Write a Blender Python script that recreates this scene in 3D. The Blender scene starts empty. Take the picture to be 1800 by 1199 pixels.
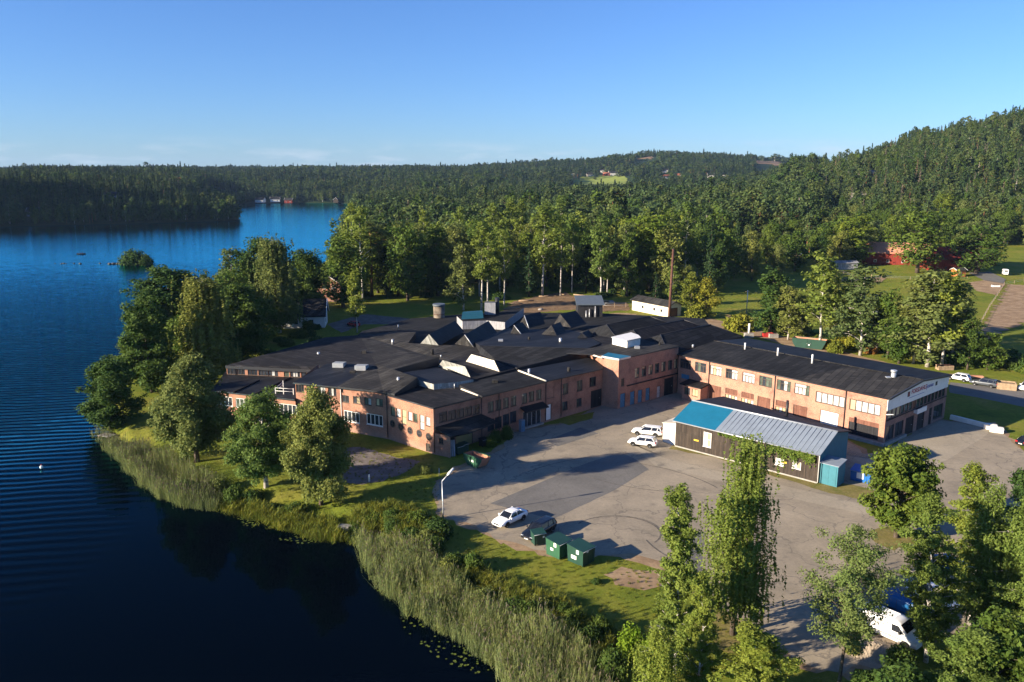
import bpy, math, random
import numpy as np
from mathutils import Vector, Matrix

scene = bpy.context.scene
R = math.radians
# ------------------------------------------------------------------ camera
CAM_H = 40.0
PITCH = R(11.7)
FPX = 1400.0
cam_d = bpy.data.cameras.new('camera')
cam_d.sensor_width = 36.0
cam_d.lens = 28.0
cam_d.clip_start = 0.5
cam_d.clip_end = 30000
cam = bpy.data.objects.new('camera', cam_d)
scene.collection.objects.link(cam)
cam.location = (0, 0, CAM_H)
cam.rotation_euler = (R(90) - PITCH, 0, 0)
scene.camera = cam
# ------------------------------------------------------------------ light
SUN_AZ = R(22)          # light travels towards +X and a little +Y
SUN_EL = R(17)
SUN_DIR = Vector((-math.cos(SUN_AZ) * math.cos(SUN_EL), -math.sin(SUN_AZ) * math.cos(SUN_EL), math.sin(SUN_EL)))
sun_d = bpy.data.lights.new('sun', 'SUN')
sun_d.energy = 5.0
sun_d.angle = R(0.5)
sun_d.color = (1.0, 0.86, 0.67)
sun = bpy.data.objects.new('sun', sun_d)
scene.collection.objects.link(sun)
sun.location = (-200, -80, 160)
sun.rotation_euler = SUN_DIR.to_track_quat('Z', 'Y').to_euler()

world = bpy.data.worlds.new('World')
scene.world = world
world.use_nodes = True
wn = world.node_tree
wn.nodes.clear()
w_out = wn.nodes.new('ShaderNodeOutputWorld')
w_bg = wn.nodes.new('ShaderNodeBackground')
w_sky = wn.nodes.new('ShaderNodeTexSky')
w_sky.sky_type = 'NISHITA'
w_sky.sun_disc = False
w_sky.sun_elevation = SUN_EL
# Nishita: rotation 0 puts the sun towards +Y, turning clockwise seen from above
w_sky.sun_rotation = math.atan2(SUN_DIR.x, SUN_DIR.y)
w_sky.altitude = 100
w_sky.air_density = 1.0
w_sky.dust_density = 0.25
w_sky.ozone_density = 4.0
w_bg.inputs['Strength'].default_value = 0.056
# a thin bank of small clouds low over the horizon, part of the sky itself
tc = wn.nodes.new('ShaderNodeTexCoord')
mp = wn.nodes.new('ShaderNodeMapping')
mp.inputs['Scale'].default_value = (9, 9, 60)
nz = wn.nodes.new('ShaderNodeTexNoise')
nz.inputs['Scale'].default_value = 1.6
nz.inputs['Detail'].default_value = 6
cr = wn.nodes.new('ShaderNodeValToRGB')
cr.color_ramp.elements[0].position = 0.50
cr.color_ramp.elements[1].position = 0.72
sep = wn.nodes.new('ShaderNodeSeparateXYZ')
band = wn.nodes.new('ShaderNodeValToRGB')
band.color_ramp.elements[0].position = 0.0
band.color_ramp.elements[0].color = (0.55, 0.55, 0.55, 1)
band.color_ramp.elements[1].position = 0.045
band.color_ramp.elements[1].color = (0, 0, 0, 1)
e_ = band.color_ramp.elements.new(0.022)
e_.color = (0.5, 0.5, 0.5, 1)
mul = wn.nodes.new('ShaderNodeMath')
mul.operation = 'MULTIPLY'
mixc = wn.nodes.new('ShaderNodeMixRGB')
mixc.inputs['Color2'].default_value = (5.0, 5.3, 5.8, 1)
tint = wn.nodes.new('ShaderNodeMixRGB')
tint.blend_type = 'MULTIPLY'
tint.inputs['Fac'].default_value = 1.0
tint.inputs['Color2'].default_value = (0.63, 0.835, 1.22, 1)
L = wn.links.new
L(tc.outputs['Generated'], mp.inputs['Vector'])
L(mp.outputs['Vector'], nz.inputs['Vector'])
L(nz.outputs['Fac'], cr.inputs['Fac'])
L(tc.outputs['Generated'], sep.inputs['Vector'])
L(sep.outputs['Z'], band.inputs['Fac'])
L(cr.outputs['Color'], mul.inputs[0])
L(band.outputs['Color'], mul.inputs[1])
L(mul.outputs[0], mixc.inputs['Fac'])
L(w_sky.outputs['Color'], tint.inputs['Color1'])
L(tint.outputs['Color'], mixc.inputs['Color1'])
L(mixc.outputs['Color'], w_bg.inputs['Color'])
L(w_bg.outputs['Background'], w_out.inputs['Surface'])

scene.view_settings.view_transform = 'Standard'
scene.view_settings.look = 'None'
scene.view_settings.gamma = 1.0
scene.view_settings.use_curve_mapping = False
scene.view_settings.exposure = 1.53
try:
    scene.cycles.max_bounces = 6
    scene.cycles.diffuse_bounces = 3
    scene.cycles.glossy_bounces = 3
    scene.cycles.transmission_bounces = 4
    scene.cycles.volume_bounces = 0
    scene.cycles.transparent_max_bounces = 6
    scene.cycles.use_denoising = True
except Exception:
    pass

# ------------------------------------------------------------------ tools
COL = scene.collection
rnd = random.Random(7)


def tag(o, label=None, cat=None, group=None, kind=None):
    if label: o['label'] = label
    if cat: o['category'] = cat
    if group: o['group'] = group
    if kind: o['kind'] = kind
    return o


def empty(name, loc=(0, 0, 0), rz=0.0):
    o = bpy.data.objects.new(name, None)
    o.empty_display_size = 0.3
    COL.objects.link(o)
    o.location = loc
    o.rotation_euler = (0, 0, rz)
    return o


def link(o, parent=None):
    COL.objects.link(o)
    if parent: o.parent = parent
    return o


def copy_tree(o, parent=None):
    c = o.copy()
    COL.objects.link(c)
    c.parent = parent
    for ch in list(o.children):
        copy_tree(ch, c)
    return c


class MB:
    """collects polygons, builds ONE mesh object"""

    def __init__(s):
        s.v, s.f, s.m, s.sm = [], [], [], []

    def add(s, vs, fs, mi=0, smooth=False):
        b = len(s.v)
        s.v += [tuple(map(float, p)) for p in vs]
        for f in fs:
            s.f.append([i + b for i in f])
            s.m.append(mi)
            s.sm.append(smooth)
        return s

    def quad(s, a, b, c, d, mi=0):
        return s.add([a, b, c, d], [(0, 1, 2, 3)], mi)

    def box(s, x0, x1, y0, y1, z0, z1, mi=0, M=None):
        vs = [(x, y, z) for z in (z0, z1) for x, y in ((x0, y0), (x1, y0), (x1, y1), (x0, y1))]
        if M is not None: vs = [M @ Vector(p) for p in vs]
        return s.add(vs, [(3, 2, 1, 0), (4, 5, 6, 7), (0, 1, 5, 4), (1, 2, 6, 5), (2, 3, 7, 6), (3, 0, 4, 7)], mi)

    def prism(s, top, z0, mi_top=0, mi_side=None, bottom=True):
        """top: list of 3D points (ccw seen from above); sides drop to z0"""
        n = len(top)
        ar = sum(top[i][0] * top[(i + 1) % n][1] - top[(i + 1) % n][0] * top[i][1] for i in range(n))
        if ar < 0: top = top[::-1]
        if mi_side is None: mi_side = mi_top
        b = [(p[0], p[1], z0) for p in top]
        s.add(top, [list(range(n))], mi_top)
        for i in range(n):
            j = (i + 1) % n
            s.add([b[i], b[j], top[j], top[i]], [(0, 1, 2, 3)], mi_side)
        if bottom: s.add(b, [list(range(n))[::-1]], mi_side)
        return s

    def slab(s, top, th, mi=0, mi_edge=None):
        """sheet of thickness th (measured down) with any top polygon"""
        n = len(top)
        ar = sum(top[i][0] * top[(i + 1) % n][1] - top[(i + 1) % n][0] * top[i][1] for i in range(n))
        if ar < 0: top = top[::-1]
        if mi_edge is None: mi_edge = mi
        b = [(p[0], p[1], p[2] - th) for p in top]
        s.add(top, [list(range(n))], mi)
        s.add(b, [list(range(n))[::-1]], mi_edge)
        for i in range(n):
            j = (i + 1) % n
            s.add([b[i], b[j], top[j], top[i]], [(0, 1, 2, 3)], mi_edge)
        return s

    def tube(s, pts, rad, n=6, mi=0, cap=True, smooth=True):
        pts = [Vector(p) for p in pts]
        if not hasattr(rad, '__len__'): rad = [rad] * len(pts)
        b = len(s.v)
        for i, p in enumerate(pts):
            d = (pts[min(i + 1, len(pts) - 1)] - pts[max(i - 1, 0)])
            d = d.normalized() if d.length > 1e-9 else Vector((0, 0, 1))
            u = d.cross(Vector((0, 1, 0)) if abs(d.y) < 0.9 else Vector((1, 0, 0))).normalized()
            w = d.cross(u)
            for k in range(n):
                a = 2 * math.pi * k / n
                s.v.append(tuple(p + (u * math.cos(a) + w * math.sin(a)) * rad[i]))
        for i in range(len(pts) - 1):
            for k in range(n):
                k2 = (k + 1) % n
                s.f.append([b + i * n + k, b + i * n + k2, b + (i + 1) * n + k2, b + (i + 1) * n + k])
                s.m.append(mi); s.sm.append(smooth)
        if cap:
            s.f.append([b + k for k in range(n)][::-1]); s.m.append(mi); s.sm.append(False)
            e = b + (len(pts) - 1) * n
            s.f.append([e + k for k in range(n)]); s.m.append(mi); s.sm.append(False)
        return s

    def cyl(s, c, r, z0, z1, n=16, mi=0, r2=None):
        return s.tube([(c[0], c[1], z0), (c[0], c[1], z1)], [r, r if r2 is None else r2], n, mi)

    def xf(s, M):
        s.v = [tuple(M @ Vector(p)) for p in s.v]
        return s

    def build(s, name, mats, parent=None, tri=False):
        me = bpy.data.meshes.new(name)
        me.from_pydata(s.v, [], s.f)
        if not isinstance(mats, (list, tuple)): mats = [mats]
        for m in mats: me.materials.append(m)
        me.polygons.foreach_set('material_index', s.m)
        me.polygons.foreach_set('use_smooth', s.sm)
        me.update()
        o = bpy.data.objects.new(name, me)
        return link(o, parent)


# pixel of the 1800 x 1199 photograph -> world point on the plane at height z
def W(x, y, z=0.0):
    u = (x - 900) / FPX
    v = -(y - 599.5) / FPX
    d = Vector((u, math.cos(PITCH) + v * math.sin(PITCH), -math.sin(PITCH) + v * math.cos(PITCH)))
    t = (z - CAM_H) / d.z
    return Vector((d.x * t, d.y * t, z))


def ray(x, y):
    u = (x - 900) / FPX
    v = -(y - 599.5) / FPX
    return Vector((u, math.cos(PITCH) + v * math.sin(PITCH), -math.sin(PITCH) + v * math.cos(PITCH)))


def proj(X, Y, Z):
    dz = Z - CAM_H
    dep = Y * math.cos(PITCH) - dz * math.sin(PITCH)
    up = Y * math.sin(PITCH) + dz * math.cos(PITCH)
    return 900 + FPX * X / dep, 599.5 - FPX * up / dep


def height_at(X, Y, py):
    """z of the point above (X, Y) that shows at picture row py"""
    lo, hi = -5.0, 160.0
    for _ in range(40):
        m = (lo + hi) / 2
        if proj(X, Y, m)[1] > py: lo = m
        else: hi = m
    return lo


# ------------------------------------------------------------------ materials
def new_mat(name):
    m = bpy.data.materials.new(name)
    m.use_nodes = True
    nt = m.node_tree
    b = nt.nodes['Principled BSDF']
    return m, nt, b


def N(nt, typ, **kw):
    n = nt.nodes.new(typ)
    for k, v in kw.items():
        if k.startswith('_'): setattr(n, k[1:], v)
        else: n.inputs[k.replace('__', ' ')].default_value = v
    return n


def ramp(nt, stops):
    n = nt.nodes.new('ShaderNodeValToRGB')
    e = n.color_ramp.elements
    while len(e) < len(stops): e.new(0.5)
    for i, (p, c) in enumerate(stops):
        e[i].position = p
        e[i].color = (c[0], c[1], c[2], 1) if hasattr(c, '__len__') else (c, c, c, 1)
    return n


def plain(name, col, rough=0.6, metal=0.0, var=0.12, scale=1.5, spec=0.4, bump=0.0):
    """paint or metal with soft uneven dirt"""
    m, nt, b = new_mat(name)
    t = N(nt, 'ShaderNodeTexCoord')
    n = N(nt, 'ShaderNodeTexNoise', Scale=scale, Detail=5.0, Roughness=0.65)
    nt.links.new(t.outputs['Object'], n.inputs['Vector'])
    lo = tuple(c * (1 - var) for c in col)
    hi = tuple(min(1, c * (1 + var)) for c in col)
    r = ramp(nt, [(0.3, lo), (0.7, hi)])
    nt.links.new(n.outputs['Fac'], r.inputs['Fac'])
    nt.links.new(r.outputs['Color'], b.inputs['Base Color'])
    b.inputs['Roughness'].default_value = rough
    b.inputs['Metallic'].default_value = metal
    b.inputs['Specular IOR Level'].default_value = spec
    if bump:
        bp = N(nt, 'ShaderNodeBump', Strength=bump, Distance=0.05)
        nt.links.new(n.outputs['Fac'], bp.inputs['Height'])
        nt.links.new(bp.outputs['Normal'], b.inputs['Normal'])
    return m


def noise_mat(name, stops, scale, rough=0.9, detail=8, scale2=None, stops2=None, mix=0.5, bump=0.3, bdist=0.1, spec=0.2, dist=0.0):
    m, nt, b = new_mat(name)
    t = N(nt, 'ShaderNodeTexCoord')
    n = N(nt, 'ShaderNodeTexNoise', Scale=scale, Detail=detail, Roughness=0.62, Distortion=dist)
    nt.links.new(t.outputs['Object'], n.inputs['Vector'])
    r = ramp(nt, stops)
    nt.links.new(n.outputs['Fac'], r.inputs['Fac'])
    out = r.outputs['Color']
    if scale2:
        n2 = N(nt, 'ShaderNodeTexNoise', Scale=scale2, Detail=6.0, Roughness=0.6)
        nt.links.new(t.outputs['Object'], n2.inputs['Vector'])
        r2 = ramp(nt, stops2)
        nt.links.new(n2.outputs['Fac'], r2.inputs['Fac'])
        mx = N(nt, 'ShaderNodeMixRGB', _blend_type='MULTIPLY', Fac=mix)
        nt.links.new(out, mx.inputs['Color1'])
        nt.links.new(r2.outputs['Color'], mx.inputs['Color2'])
        out = mx.outputs['Color']
    nt.links.new(out, b.inputs['Base Color'])
    b.inputs['Roughness'].default_value = rough
    b.inputs['Specular IOR Level'].default_value = spec
    if bump:
        bp = N(nt, 'ShaderNodeBump', Strength=bump, Distance=bdist)
        nt.links.new(n.outputs['Fac'], bp.inputs['Height'])
        nt.links.new(bp.outputs['Normal'], b.inputs['Normal'])
    return m


def wall_uv(nt):
    """(along wall, height) coordinates for any upright face, from world position and normal"""
    g = N(nt, 'ShaderNodeNewGeometry')
    cz = N(nt, 'ShaderNodeVectorMath', _operation='CROSS_PRODUCT')
    cz.inputs[0].default_value = (0, 0, 1)
    nt.links.new(g.outputs['True Normal'], cz.inputs[1])
    d = N(nt, 'ShaderNodeVectorMath', _operation='DOT_PRODUCT')
    nt.links.new(cz.outputs['Vector'], d.inputs[0])
    nt.links.new(g.outputs['Position'], d.inputs[1])
    s = N(nt, 'ShaderNodeSeparateXYZ')
    nt.links.new(g.outputs['Position'], s.inputs[0])
    c = N(nt, 'ShaderNodeCombineXYZ')
    nt.links.new(d.outputs['Value'], c.inputs['X'])
    nt.links.new(s.outputs['Z'], c.inputs['Y'])
    return c.outputs['Vector'], s.outputs['Z'], g.outputs['Position']


def brick_mat(name, c1, c2, mortar, grime=0.35):
    m, nt, b = new_mat(name)
    uv, z, pos = wall_uv(nt)
    br = N(nt, 'ShaderNodeTexBrick', Color1=(*c1, 1), Color2=(*c2, 1), Mortar=(*mortar, 1), Scale=1.0)
    br.inputs['Mortar Size'].default_value = 0.012
    br.inputs['Brick Width'].default_value = 0.26
    br.inputs['Row Height'].default_value = 0.077
    br.inputs['Bias'].default_value = -0.2
    nt.links.new(uv, br.inputs['Vector'])
    n = N(nt, 'ShaderNodeTexNoise', Scale=0.55, Detail=7.0, Roughness=0.65)
    nt.links.new(pos, n.inputs['Vector'])
    r = ramp(nt, [(0.30, (0.50, 0.48, 0.5)), (0.48, (0.92, 0.92, 0.92)), (0.72, (1.28, 1.2, 1.12))])
    nt.links.new(n.outputs['Fac'], r.inputs['Fac'])
    mx = N(nt, 'ShaderNodeMixRGB', _blend_type='MULTIPLY', Fac=0.85)
    nt.links.new(br.outputs['Color'], mx.inputs['Color1'])
    nt.links.new(r.outputs['Color'], mx.inputs['Color2'])
    # single odd bricks and pale efflorescence
    n2 = N(nt, 'ShaderNodeTexNoise', Scale=3.2, Detail=3.0, Roughness=0.8)
    mp2 = N(nt, 'ShaderNodeMapping')
    mp2.inputs['Scale'].default_value = (1, 3, 1)
    nt.links.new(uv, mp2.inputs['Vector'])
    nt.links.new(mp2.outputs['Vector'], n2.inputs['Vector'])
    r2 = ramp(nt, [(0.36, 1.0), (0.62, 0.0)])
    nt.links.new(n2.outputs['Fac'], r2.inputs['Fac'])
    mx2 = N(nt, 'ShaderNodeMixRGB', _blend_type='MULTIPLY', Color2=(0.72, 0.66, 0.66, 1))
    ml = N(nt, 'ShaderNodeMath', _operation='MULTIPLY')
    ml.inputs[1].default_value = 0.8
    nt.links.new(r2.outputs['Color'], ml.inputs[0])
    nt.links.new(ml.outputs[0], mx2.inputs['Fac'])
    nt.links.new(mx.outputs['Color'], mx2.inputs['Color1'])
    # splash zone at the foot of the wall: pale plinth stain with a ragged top
    zz = N(nt, 'ShaderNodeMath', _operation='MULTIPLY_ADD')
    zz.inputs[1].default_value = 1.1
    nt.links.new(n2.outputs['Fac'], zz.inputs[0])
    nt.links.new(z, zz.inputs[2])
    r3 = ramp(nt, [(0.9 / 4, 1.0), (1.7 / 4, 0.0)])
    dv = N(nt, 'ShaderNodeMath', _operation='DIVIDE')
    dv.inputs[1].default_value = 4.0
    nt.links.new(zz.outputs[0], dv.inputs[0])
    nt.links.new(dv.outputs[0], r3.inputs['Fac'])
    ml3 = N(nt, 'ShaderNodeMath', _operation='MULTIPLY')
    ml3.inputs[1].default_value = grime
    nt.links.new(r3.outputs['Color'], ml3.inputs[0])
    mx3 = N(nt, 'ShaderNodeMixRGB', Color2=(0.30, 0.24, 0.20, 1))
    nt.links.new(ml3.outputs[0], mx3.inputs['Fac'])
    nt.links.new(mx2.outputs['Color'], mx3.inputs['Color1'])
    nt.links.new(mx3.outputs['Color'], b.inputs['Base Color'])
    b.inputs['Roughness'].default_value = 0.9
    b.inputs['Specular IOR Level'].default_value = 0.15
    return m


def felt_mat(name, base, angle, seam=1.0, worn=0.5, rough=0.88):
    """bitumen felt in strips with seams, patches and pale worn spots"""
    m, nt, b = new_mat(name)
    g = N(nt, 'ShaderNodeNewGeometry')
    mp_ = N(nt, 'ShaderNodeMapping')
    mp_.inputs['Rotation'].default_value = (0, 0, angle)
    nt.links.new(g.outputs['Position'], mp_.inputs['Vector'])
    br = N(nt, 'ShaderNodeTexBrick', Scale=1.0, Color1=(0.62, 0.62, 0.64, 1), Color2=(1.45, 1.42, 1.38, 1), Mortar=(0.28, 0.28, 0.28, 1))
    br.inputs['Mortar Size'].default_value = 0.06
    br.inputs['Brick Width'].default_value = 7.0
    br.inputs['Row Height'].default_value = seam
    nt.links.new(mp_.outputs['Vector'], br.inputs['Vector'])
    n = N(nt, 'ShaderNodeTexNoise', Scale=0.22, Detail=8.0, Roughness=0.68)
    nt.links.new(g.outputs['Position'], n.inputs['Vector'])
    r = ramp(nt, [(0.3, tuple(c * 0.62 for c in base)), (0.55, base), (0.75, tuple(c * 1.7 for c in base))])
    nt.links.new(n.outputs['Fac'], r.inputs['Fac'])
    mx = N(nt, 'ShaderNodeMixRGB', _blend_type='MULTIPLY', Fac=0.9)
    nt.links.new(r.outputs['Color'], mx.inputs['Color1'])
    nt.links.new(br.outputs['Color'], mx.inputs['Color2'])
    n2 = N(nt, 'ShaderNodeTexNoise', Scale=0.9, Detail=10.0, Roughness=0.75)
    mp2 = N(nt, 'ShaderNodeMapping')
    mp2.inputs['Rotation'].default_value = (0, 0, angle)
    mp2.inputs['Scale'].default_value = (0.5, 2.2, 1)
    nt.links.new(g.outputs['Position'], mp2.inputs['Vector'])
    nt.links.new(mp2.outputs['Vector'], n2.inputs['Vector'])
    r2 = ramp(nt, [(0.54, 0.0), (0.74, worn)])
    nt.links.new(n2.outputs['Fac'], r2.inputs['Fac'])
    mx2 = N(nt, 'ShaderNodeMixRGB', Color2=(0.16, 0.145, 0.13, 1))
    nt.links.new(r2.outputs['Color'], mx2.inputs['Fac'])
    nt.links.new(mx.outputs['Color'], mx2.inputs['Color1'])
    nt.links.new(mx2.outputs['Color'], b.inputs['Base Color'])
    b.inputs['Roughness'].default_value = rough
    b.inputs['Specular IOR Level'].default_value = 0.14
    bp = N(nt, 'ShaderNodeBump', Strength=0.4, Distance=0.06)
    nt.links.new(n2.outputs['Fac'], bp.inputs['Height'])
    nt.links.new(bp.outputs['Normal'], b.inputs['Normal'])
    return m


def board_mat(name, c1, c2, width=0.16, rough=0.85):
    """upright boards on any wall"""
    m, nt, b = new_mat(name)
    uv, z, pos = wall_uv(nt)
    mp_ = N(nt, 'ShaderNodeMapping')
    mp_.inputs['Rotation'].default_value = (0, 0, R(90))
    nt.links.new(uv, mp_.inputs['Vector'])
    br = N(nt, 'ShaderNodeTexBrick', Scale=1.0, Color1=(*c1, 1), Color2=(*c2, 1), Mortar=tuple(c * 0.3 for c in c1) + (1,))
    br.inputs['Mortar Size'].default_value = 0.012
    br.inputs['Brick Width'].default_value = 5.0
    br.inputs['Row Height'].default_value = width
    nt.links.new(mp_.outputs['Vector'], br.inputs['Vector'])
    n = N(nt, 'ShaderNodeTexNoise', Scale=1.0, Detail=6.0, Roughness=0.7)
    mp2 = N(nt, 'ShaderNodeMapping')
    mp2.inputs['Scale'].default_value = (3.0, 0.5, 1)
    nt.links.new(uv, mp2.inputs['Vector'])
    nt.links.new(mp2.outputs['Vector'], n.inputs['Vector'])
    r = ramp(nt, [(0.3, 0.55), (0.7, 1.35)])
    nt.links.new(n.outputs['Fac'], r.inputs['Fac'])
    mx = N(nt, 'ShaderNodeMixRGB', _blend_type='MULTIPLY', Fac=0.9)
    nt.links.new(br.outputs['Color'], mx.inputs['Color1'])
    nt.links.new(r.outputs['Color'], mx.inputs['Color2'])
    nt.links.new(mx.outputs['Color'], b.inputs['Base Color'])
    b.inputs['Roughness'].default_value = rough
    b.inputs['Specular IOR Level'].default_value = 0.2
    return m


def leaf_mat(name, ca, cb, trans=0.3, hue_var=0.85):
    """leaf colour differs leaf clump by leaf clump (attribute) and tree by tree (object random)"""
    m, nt, b = new_mat(name)
    at = N(nt, 'ShaderNodeAttribute')
    at.attribute_name = 'tint'
    oi = N(nt, 'ShaderNodeObjectInfo')
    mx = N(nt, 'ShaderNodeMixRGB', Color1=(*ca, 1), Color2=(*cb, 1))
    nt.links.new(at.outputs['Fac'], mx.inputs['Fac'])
    r = ramp(nt, [(0.0, (0.60, 0.74, 0.80)), (0.3, (0.88, 0.95, 0.9)), (0.65, (1.08, 1.04, 0.85)), (1.0, (1.34, 1.22, 0.8))])
    nt.links.new(oi.outputs['Random'], r.inputs['Fac'])
    m2 = N(nt, 'ShaderNodeMixRGB', _blend_type='MULTIPLY', Fac=hue_var)
    nt.links.new(mx.outputs['Color'], m2.inputs['Color1'])
    nt.links.new(r.outputs['Color'], m2.inputs['Color2'])
    nt.links.new(m2.outputs['Color'], b.inputs['Base Color'])
    b.inputs['Roughness'].default_value = 0.75
    b.inputs['Specular IOR Level'].default_value = 0.12
    tr = N(nt, 'ShaderNodeBsdfTranslucent')
    nt.links.new(m2.outputs['Color'], tr.inputs['Color'])
    ms = N(nt, 'ShaderNodeMixShader', Fac=trans)
    out = nt.nodes['Material Output']
    nt.links.new(b.outputs[0], ms.inputs[1])
    nt.links.new(tr.outputs[0], ms.inputs[2])
    nt.links.new(ms.outputs[0], out.inputs['Surface'])
    return m


def glass_mat(name, col, rough=0.06):
    m, nt, b = new_mat(name)
    t = N(nt, 'ShaderNodeNewGeometry')
    n = N(nt, 'ShaderNodeTexNoise', Scale=0.9, Detail=2.0)
    nt.links.new(t.outputs['Position'], n.inputs['Vector'])
    r = ramp(nt, [(0.35, tuple(c * 0.6 for c in col)), (0.65, tuple(min(1, c * 1.5) for c in col))])
    nt.links.new(n.outputs['Fac'], r.inputs['Fac'])
    nt.links.new(r.outputs['Color'], b.inputs['Base Color'])
    b.inputs['Roughness'].default_value = rough
    b.inputs['Specular IOR Level'].default_value = 0.6
    return m


M = {}
M['brick'] = brick_mat('brick_wall', (0.40, 0.165, 0.10), (0.31, 0.125, 0.08), (0.38, 0.27, 0.20))
M['brick_brown'] = brick_mat('brown_brick_wall', (0.30, 0.155, 0.115), (0.22, 0.115, 0.09), (0.34, 0.26, 0.22), 0.2)
M['brick_pale'] = brick_mat('pale_brick_wall', (0.44, 0.195, 0.125), (0.35, 0.15, 0.095), (0.42, 0.31, 0.24), 0.2)
M['felt'] = felt_mat('roof_felt', (0.015, 0.016, 0.018), R(-46), 1.0, 0.35)
M['felt2'] = felt_mat('roof_felt_cross', (0.016, 0.016, 0.019), R(44), 1.0, 0.5)
M['felt_grey'] = felt_mat('roof_felt_weathered', (0.031, 0.030, 0.029), R(-52), 1.0, 0.6)
M['felt_dark'] = felt_mat('roof_felt_new', (0.015, 0.016, 0.019), R(-46), 1.0, 0.15, 0.6)
M['black'] = plain('black_paint', (0.012, 0.012, 0.014), 0.5)
M['dark_metal'] = plain('dark_metal', (0.03, 0.03, 0.033), 0.45, 0.3)
M['white'] = plain('white_paint', (0.74, 0.72, 0.68), 0.5, var=0.08)
M['white_wall'] = plain('white_render', (0.70, 0.67, 0.60), 0.8, var=0.12, scale=0.8)
M['cream'] = plain('cream_render', (0.66, 0.58, 0.46), 0.85, var=0.12, scale=0.8)
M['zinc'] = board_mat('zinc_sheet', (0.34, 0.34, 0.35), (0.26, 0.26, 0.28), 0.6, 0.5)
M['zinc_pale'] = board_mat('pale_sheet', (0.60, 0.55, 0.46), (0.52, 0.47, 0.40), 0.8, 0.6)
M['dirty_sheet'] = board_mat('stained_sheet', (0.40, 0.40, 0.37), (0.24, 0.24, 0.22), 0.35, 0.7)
M['blue_sheet'] = plain('blue_sheet_metal', (0.010, 0.118, 0.205), 0.6, 0.0, 0.12, 0.6, 0.15)
M['grey_sheet'] = plain('grey_blue_sheet', (0.20, 0.235, 0.28), 0.55, 0.1, 0.12, 0.7)
M['teal'] = plain('teal_paint', (0.03, 0.145, 0.185), 0.6)
M['blue_door'] = plain('blue_door_paint', (0.035, 0.15, 0.26), 0.6, var=0.25)
M['boards'] = board_mat('weathered_boards', (0.064, 0.049, 0.038), (0.036, 0.029, 0.024), 0.15)
M['boards_red'] = board_mat('falu_red_boards', (0.23, 0.035, 0.022), (0.17, 0.026, 0.018), 0.2)
M['boards_dark'] = board_mat('dark_boards', (0.03, 0.03, 0.034), (0.018, 0.018, 0.02), 0.2)
M['glass'] = glass_mat('window_glass', (0.025, 0.03, 0.038))
M['glass_pale'] = plain('blind_behind_glass', (0.40, 0.40, 0.385), 0.3, var=0.3)
M['glass_tan'] = plain('tan_board_behind_glass', (0.42, 0.33, 0.19), 0.4, var=0.1)
M['glass_green'] = glass_mat('greenish_glass', (0.07, 0.09, 0.07))
M['frame_brown'] = plain('brown_frame', (0.06, 0.038, 0.026), 0.6)
M['frame_dark'] = plain('dark_frame', (0.03, 0.024, 0.02), 0.6)
M['frame_white'] = plain('white_frame', (0.72, 0.70, 0.66), 0.5)
M['door_brown'] = board_mat('brown_door', (0.17, 0.075, 0.05), (0.14, 0.06, 0.04), 0.5, 0.6)
M['door_ochre'] = plain('ochre_door', (0.30, 0.24, 0.10), 0.7)
M['concrete'] = noise_mat('concrete', [(0.3, (0.22, 0.21, 0.19)), (0.7, (0.36, 0.34, 0.31))], 1.2, 0.9)
M['rust'] = noise_mat('rusty_steel', [(0.3, (0.06, 0.030, 0.022)), (0.7, (0.13, 0.06, 0.042))], 1.5, 0.85)
M['galv'] = plain('galvanised_steel', (0.45, 0.46, 0.47), 0.4, 0.5)
M['bin_green'] = plain('bin_green', (0.014, 0.050, 0.034), 0.45, var=0.15)
M['skip_green'] = plain('skip_green', (0.022, 0.09, 0.045), 0.5, var=0.2)
M['tile_red'] = noise_mat('red_roof_tile', [(0.3, (0.30, 0.09, 0.05)), (0.7, (0.42, 0.15, 0.08))], 2.0, 0.85)
M['tile_orange'] = noise_mat('orange_rust_roof', [(0.3, (0.40, 0.17, 0.10)), (0.7, (0.55, 0.27, 0.17))], 0.5, 0.8)
M['orange'] = plain('orange_paint', (0.45, 0.14, 0.04), 0.7)
M['wood'] = noise_mat('raw_wood', [(0.3, (0.22, 0.15, 0.09)), (0.7, (0.38, 0.28, 0.18))], 2.5, 0.9)
M['red'] = plain('red_paint', (0.42, 0.03, 0.025), 0.5)
M['blue'] = plain('blue_plastic', (0.01, 0.11, 0.36), 0.45)
M['rubber'] = plain('rubber', (0.012, 0.012, 0.012), 0.8)
M['car_white'] = plain('white_car_paint', (0.80, 0.80, 0.79), 0.18, var=0.02, spec=0.6)
M['car_black'] = plain('black_car_paint', (0.008, 0.010, 0.014), 0.15, var=0.1, spec=0.6)
M['car_silver'] = plain('silver_car_paint', (0.45, 0.46, 0.47), 0.25, 0.5, 0.05)
M['car_grey'] = plain('grey_car_paint', (0.10, 0.11, 0.12), 0.2, 0.3, 0.05)
M['car_blue'] = plain('blue_car_paint', (0.02, 0.13, 0.33), 0.2, 0.1, 0.05)
M['car_glass'] = glass_mat('car_glass', (0.012, 0.014, 0.018), 0.04)
M['tail_red'] = plain('tail_lamp', (0.35, 0.01, 0.01), 0.25)
M['lamp_glass'] = plain('head_lamp', (0.65, 0.68, 0.7), 0.15)
M['rim'] = plain('alloy_rim', (0.42, 0.43, 0.44), 0.3, 0.6)
M['bark'] = noise_mat('grey_bark', [(0.3, (0.05, 0.038, 0.028)), (0.7, (0.13, 0.10, 0.075))], 3.0, 0.95)
M['bark_pine'] = noise_mat('orange_pine_bark', [(0.3, (0.13, 0.06, 0.03)), (0.7, (0.27, 0.13, 0.065))], 3.0, 0.95)
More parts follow.
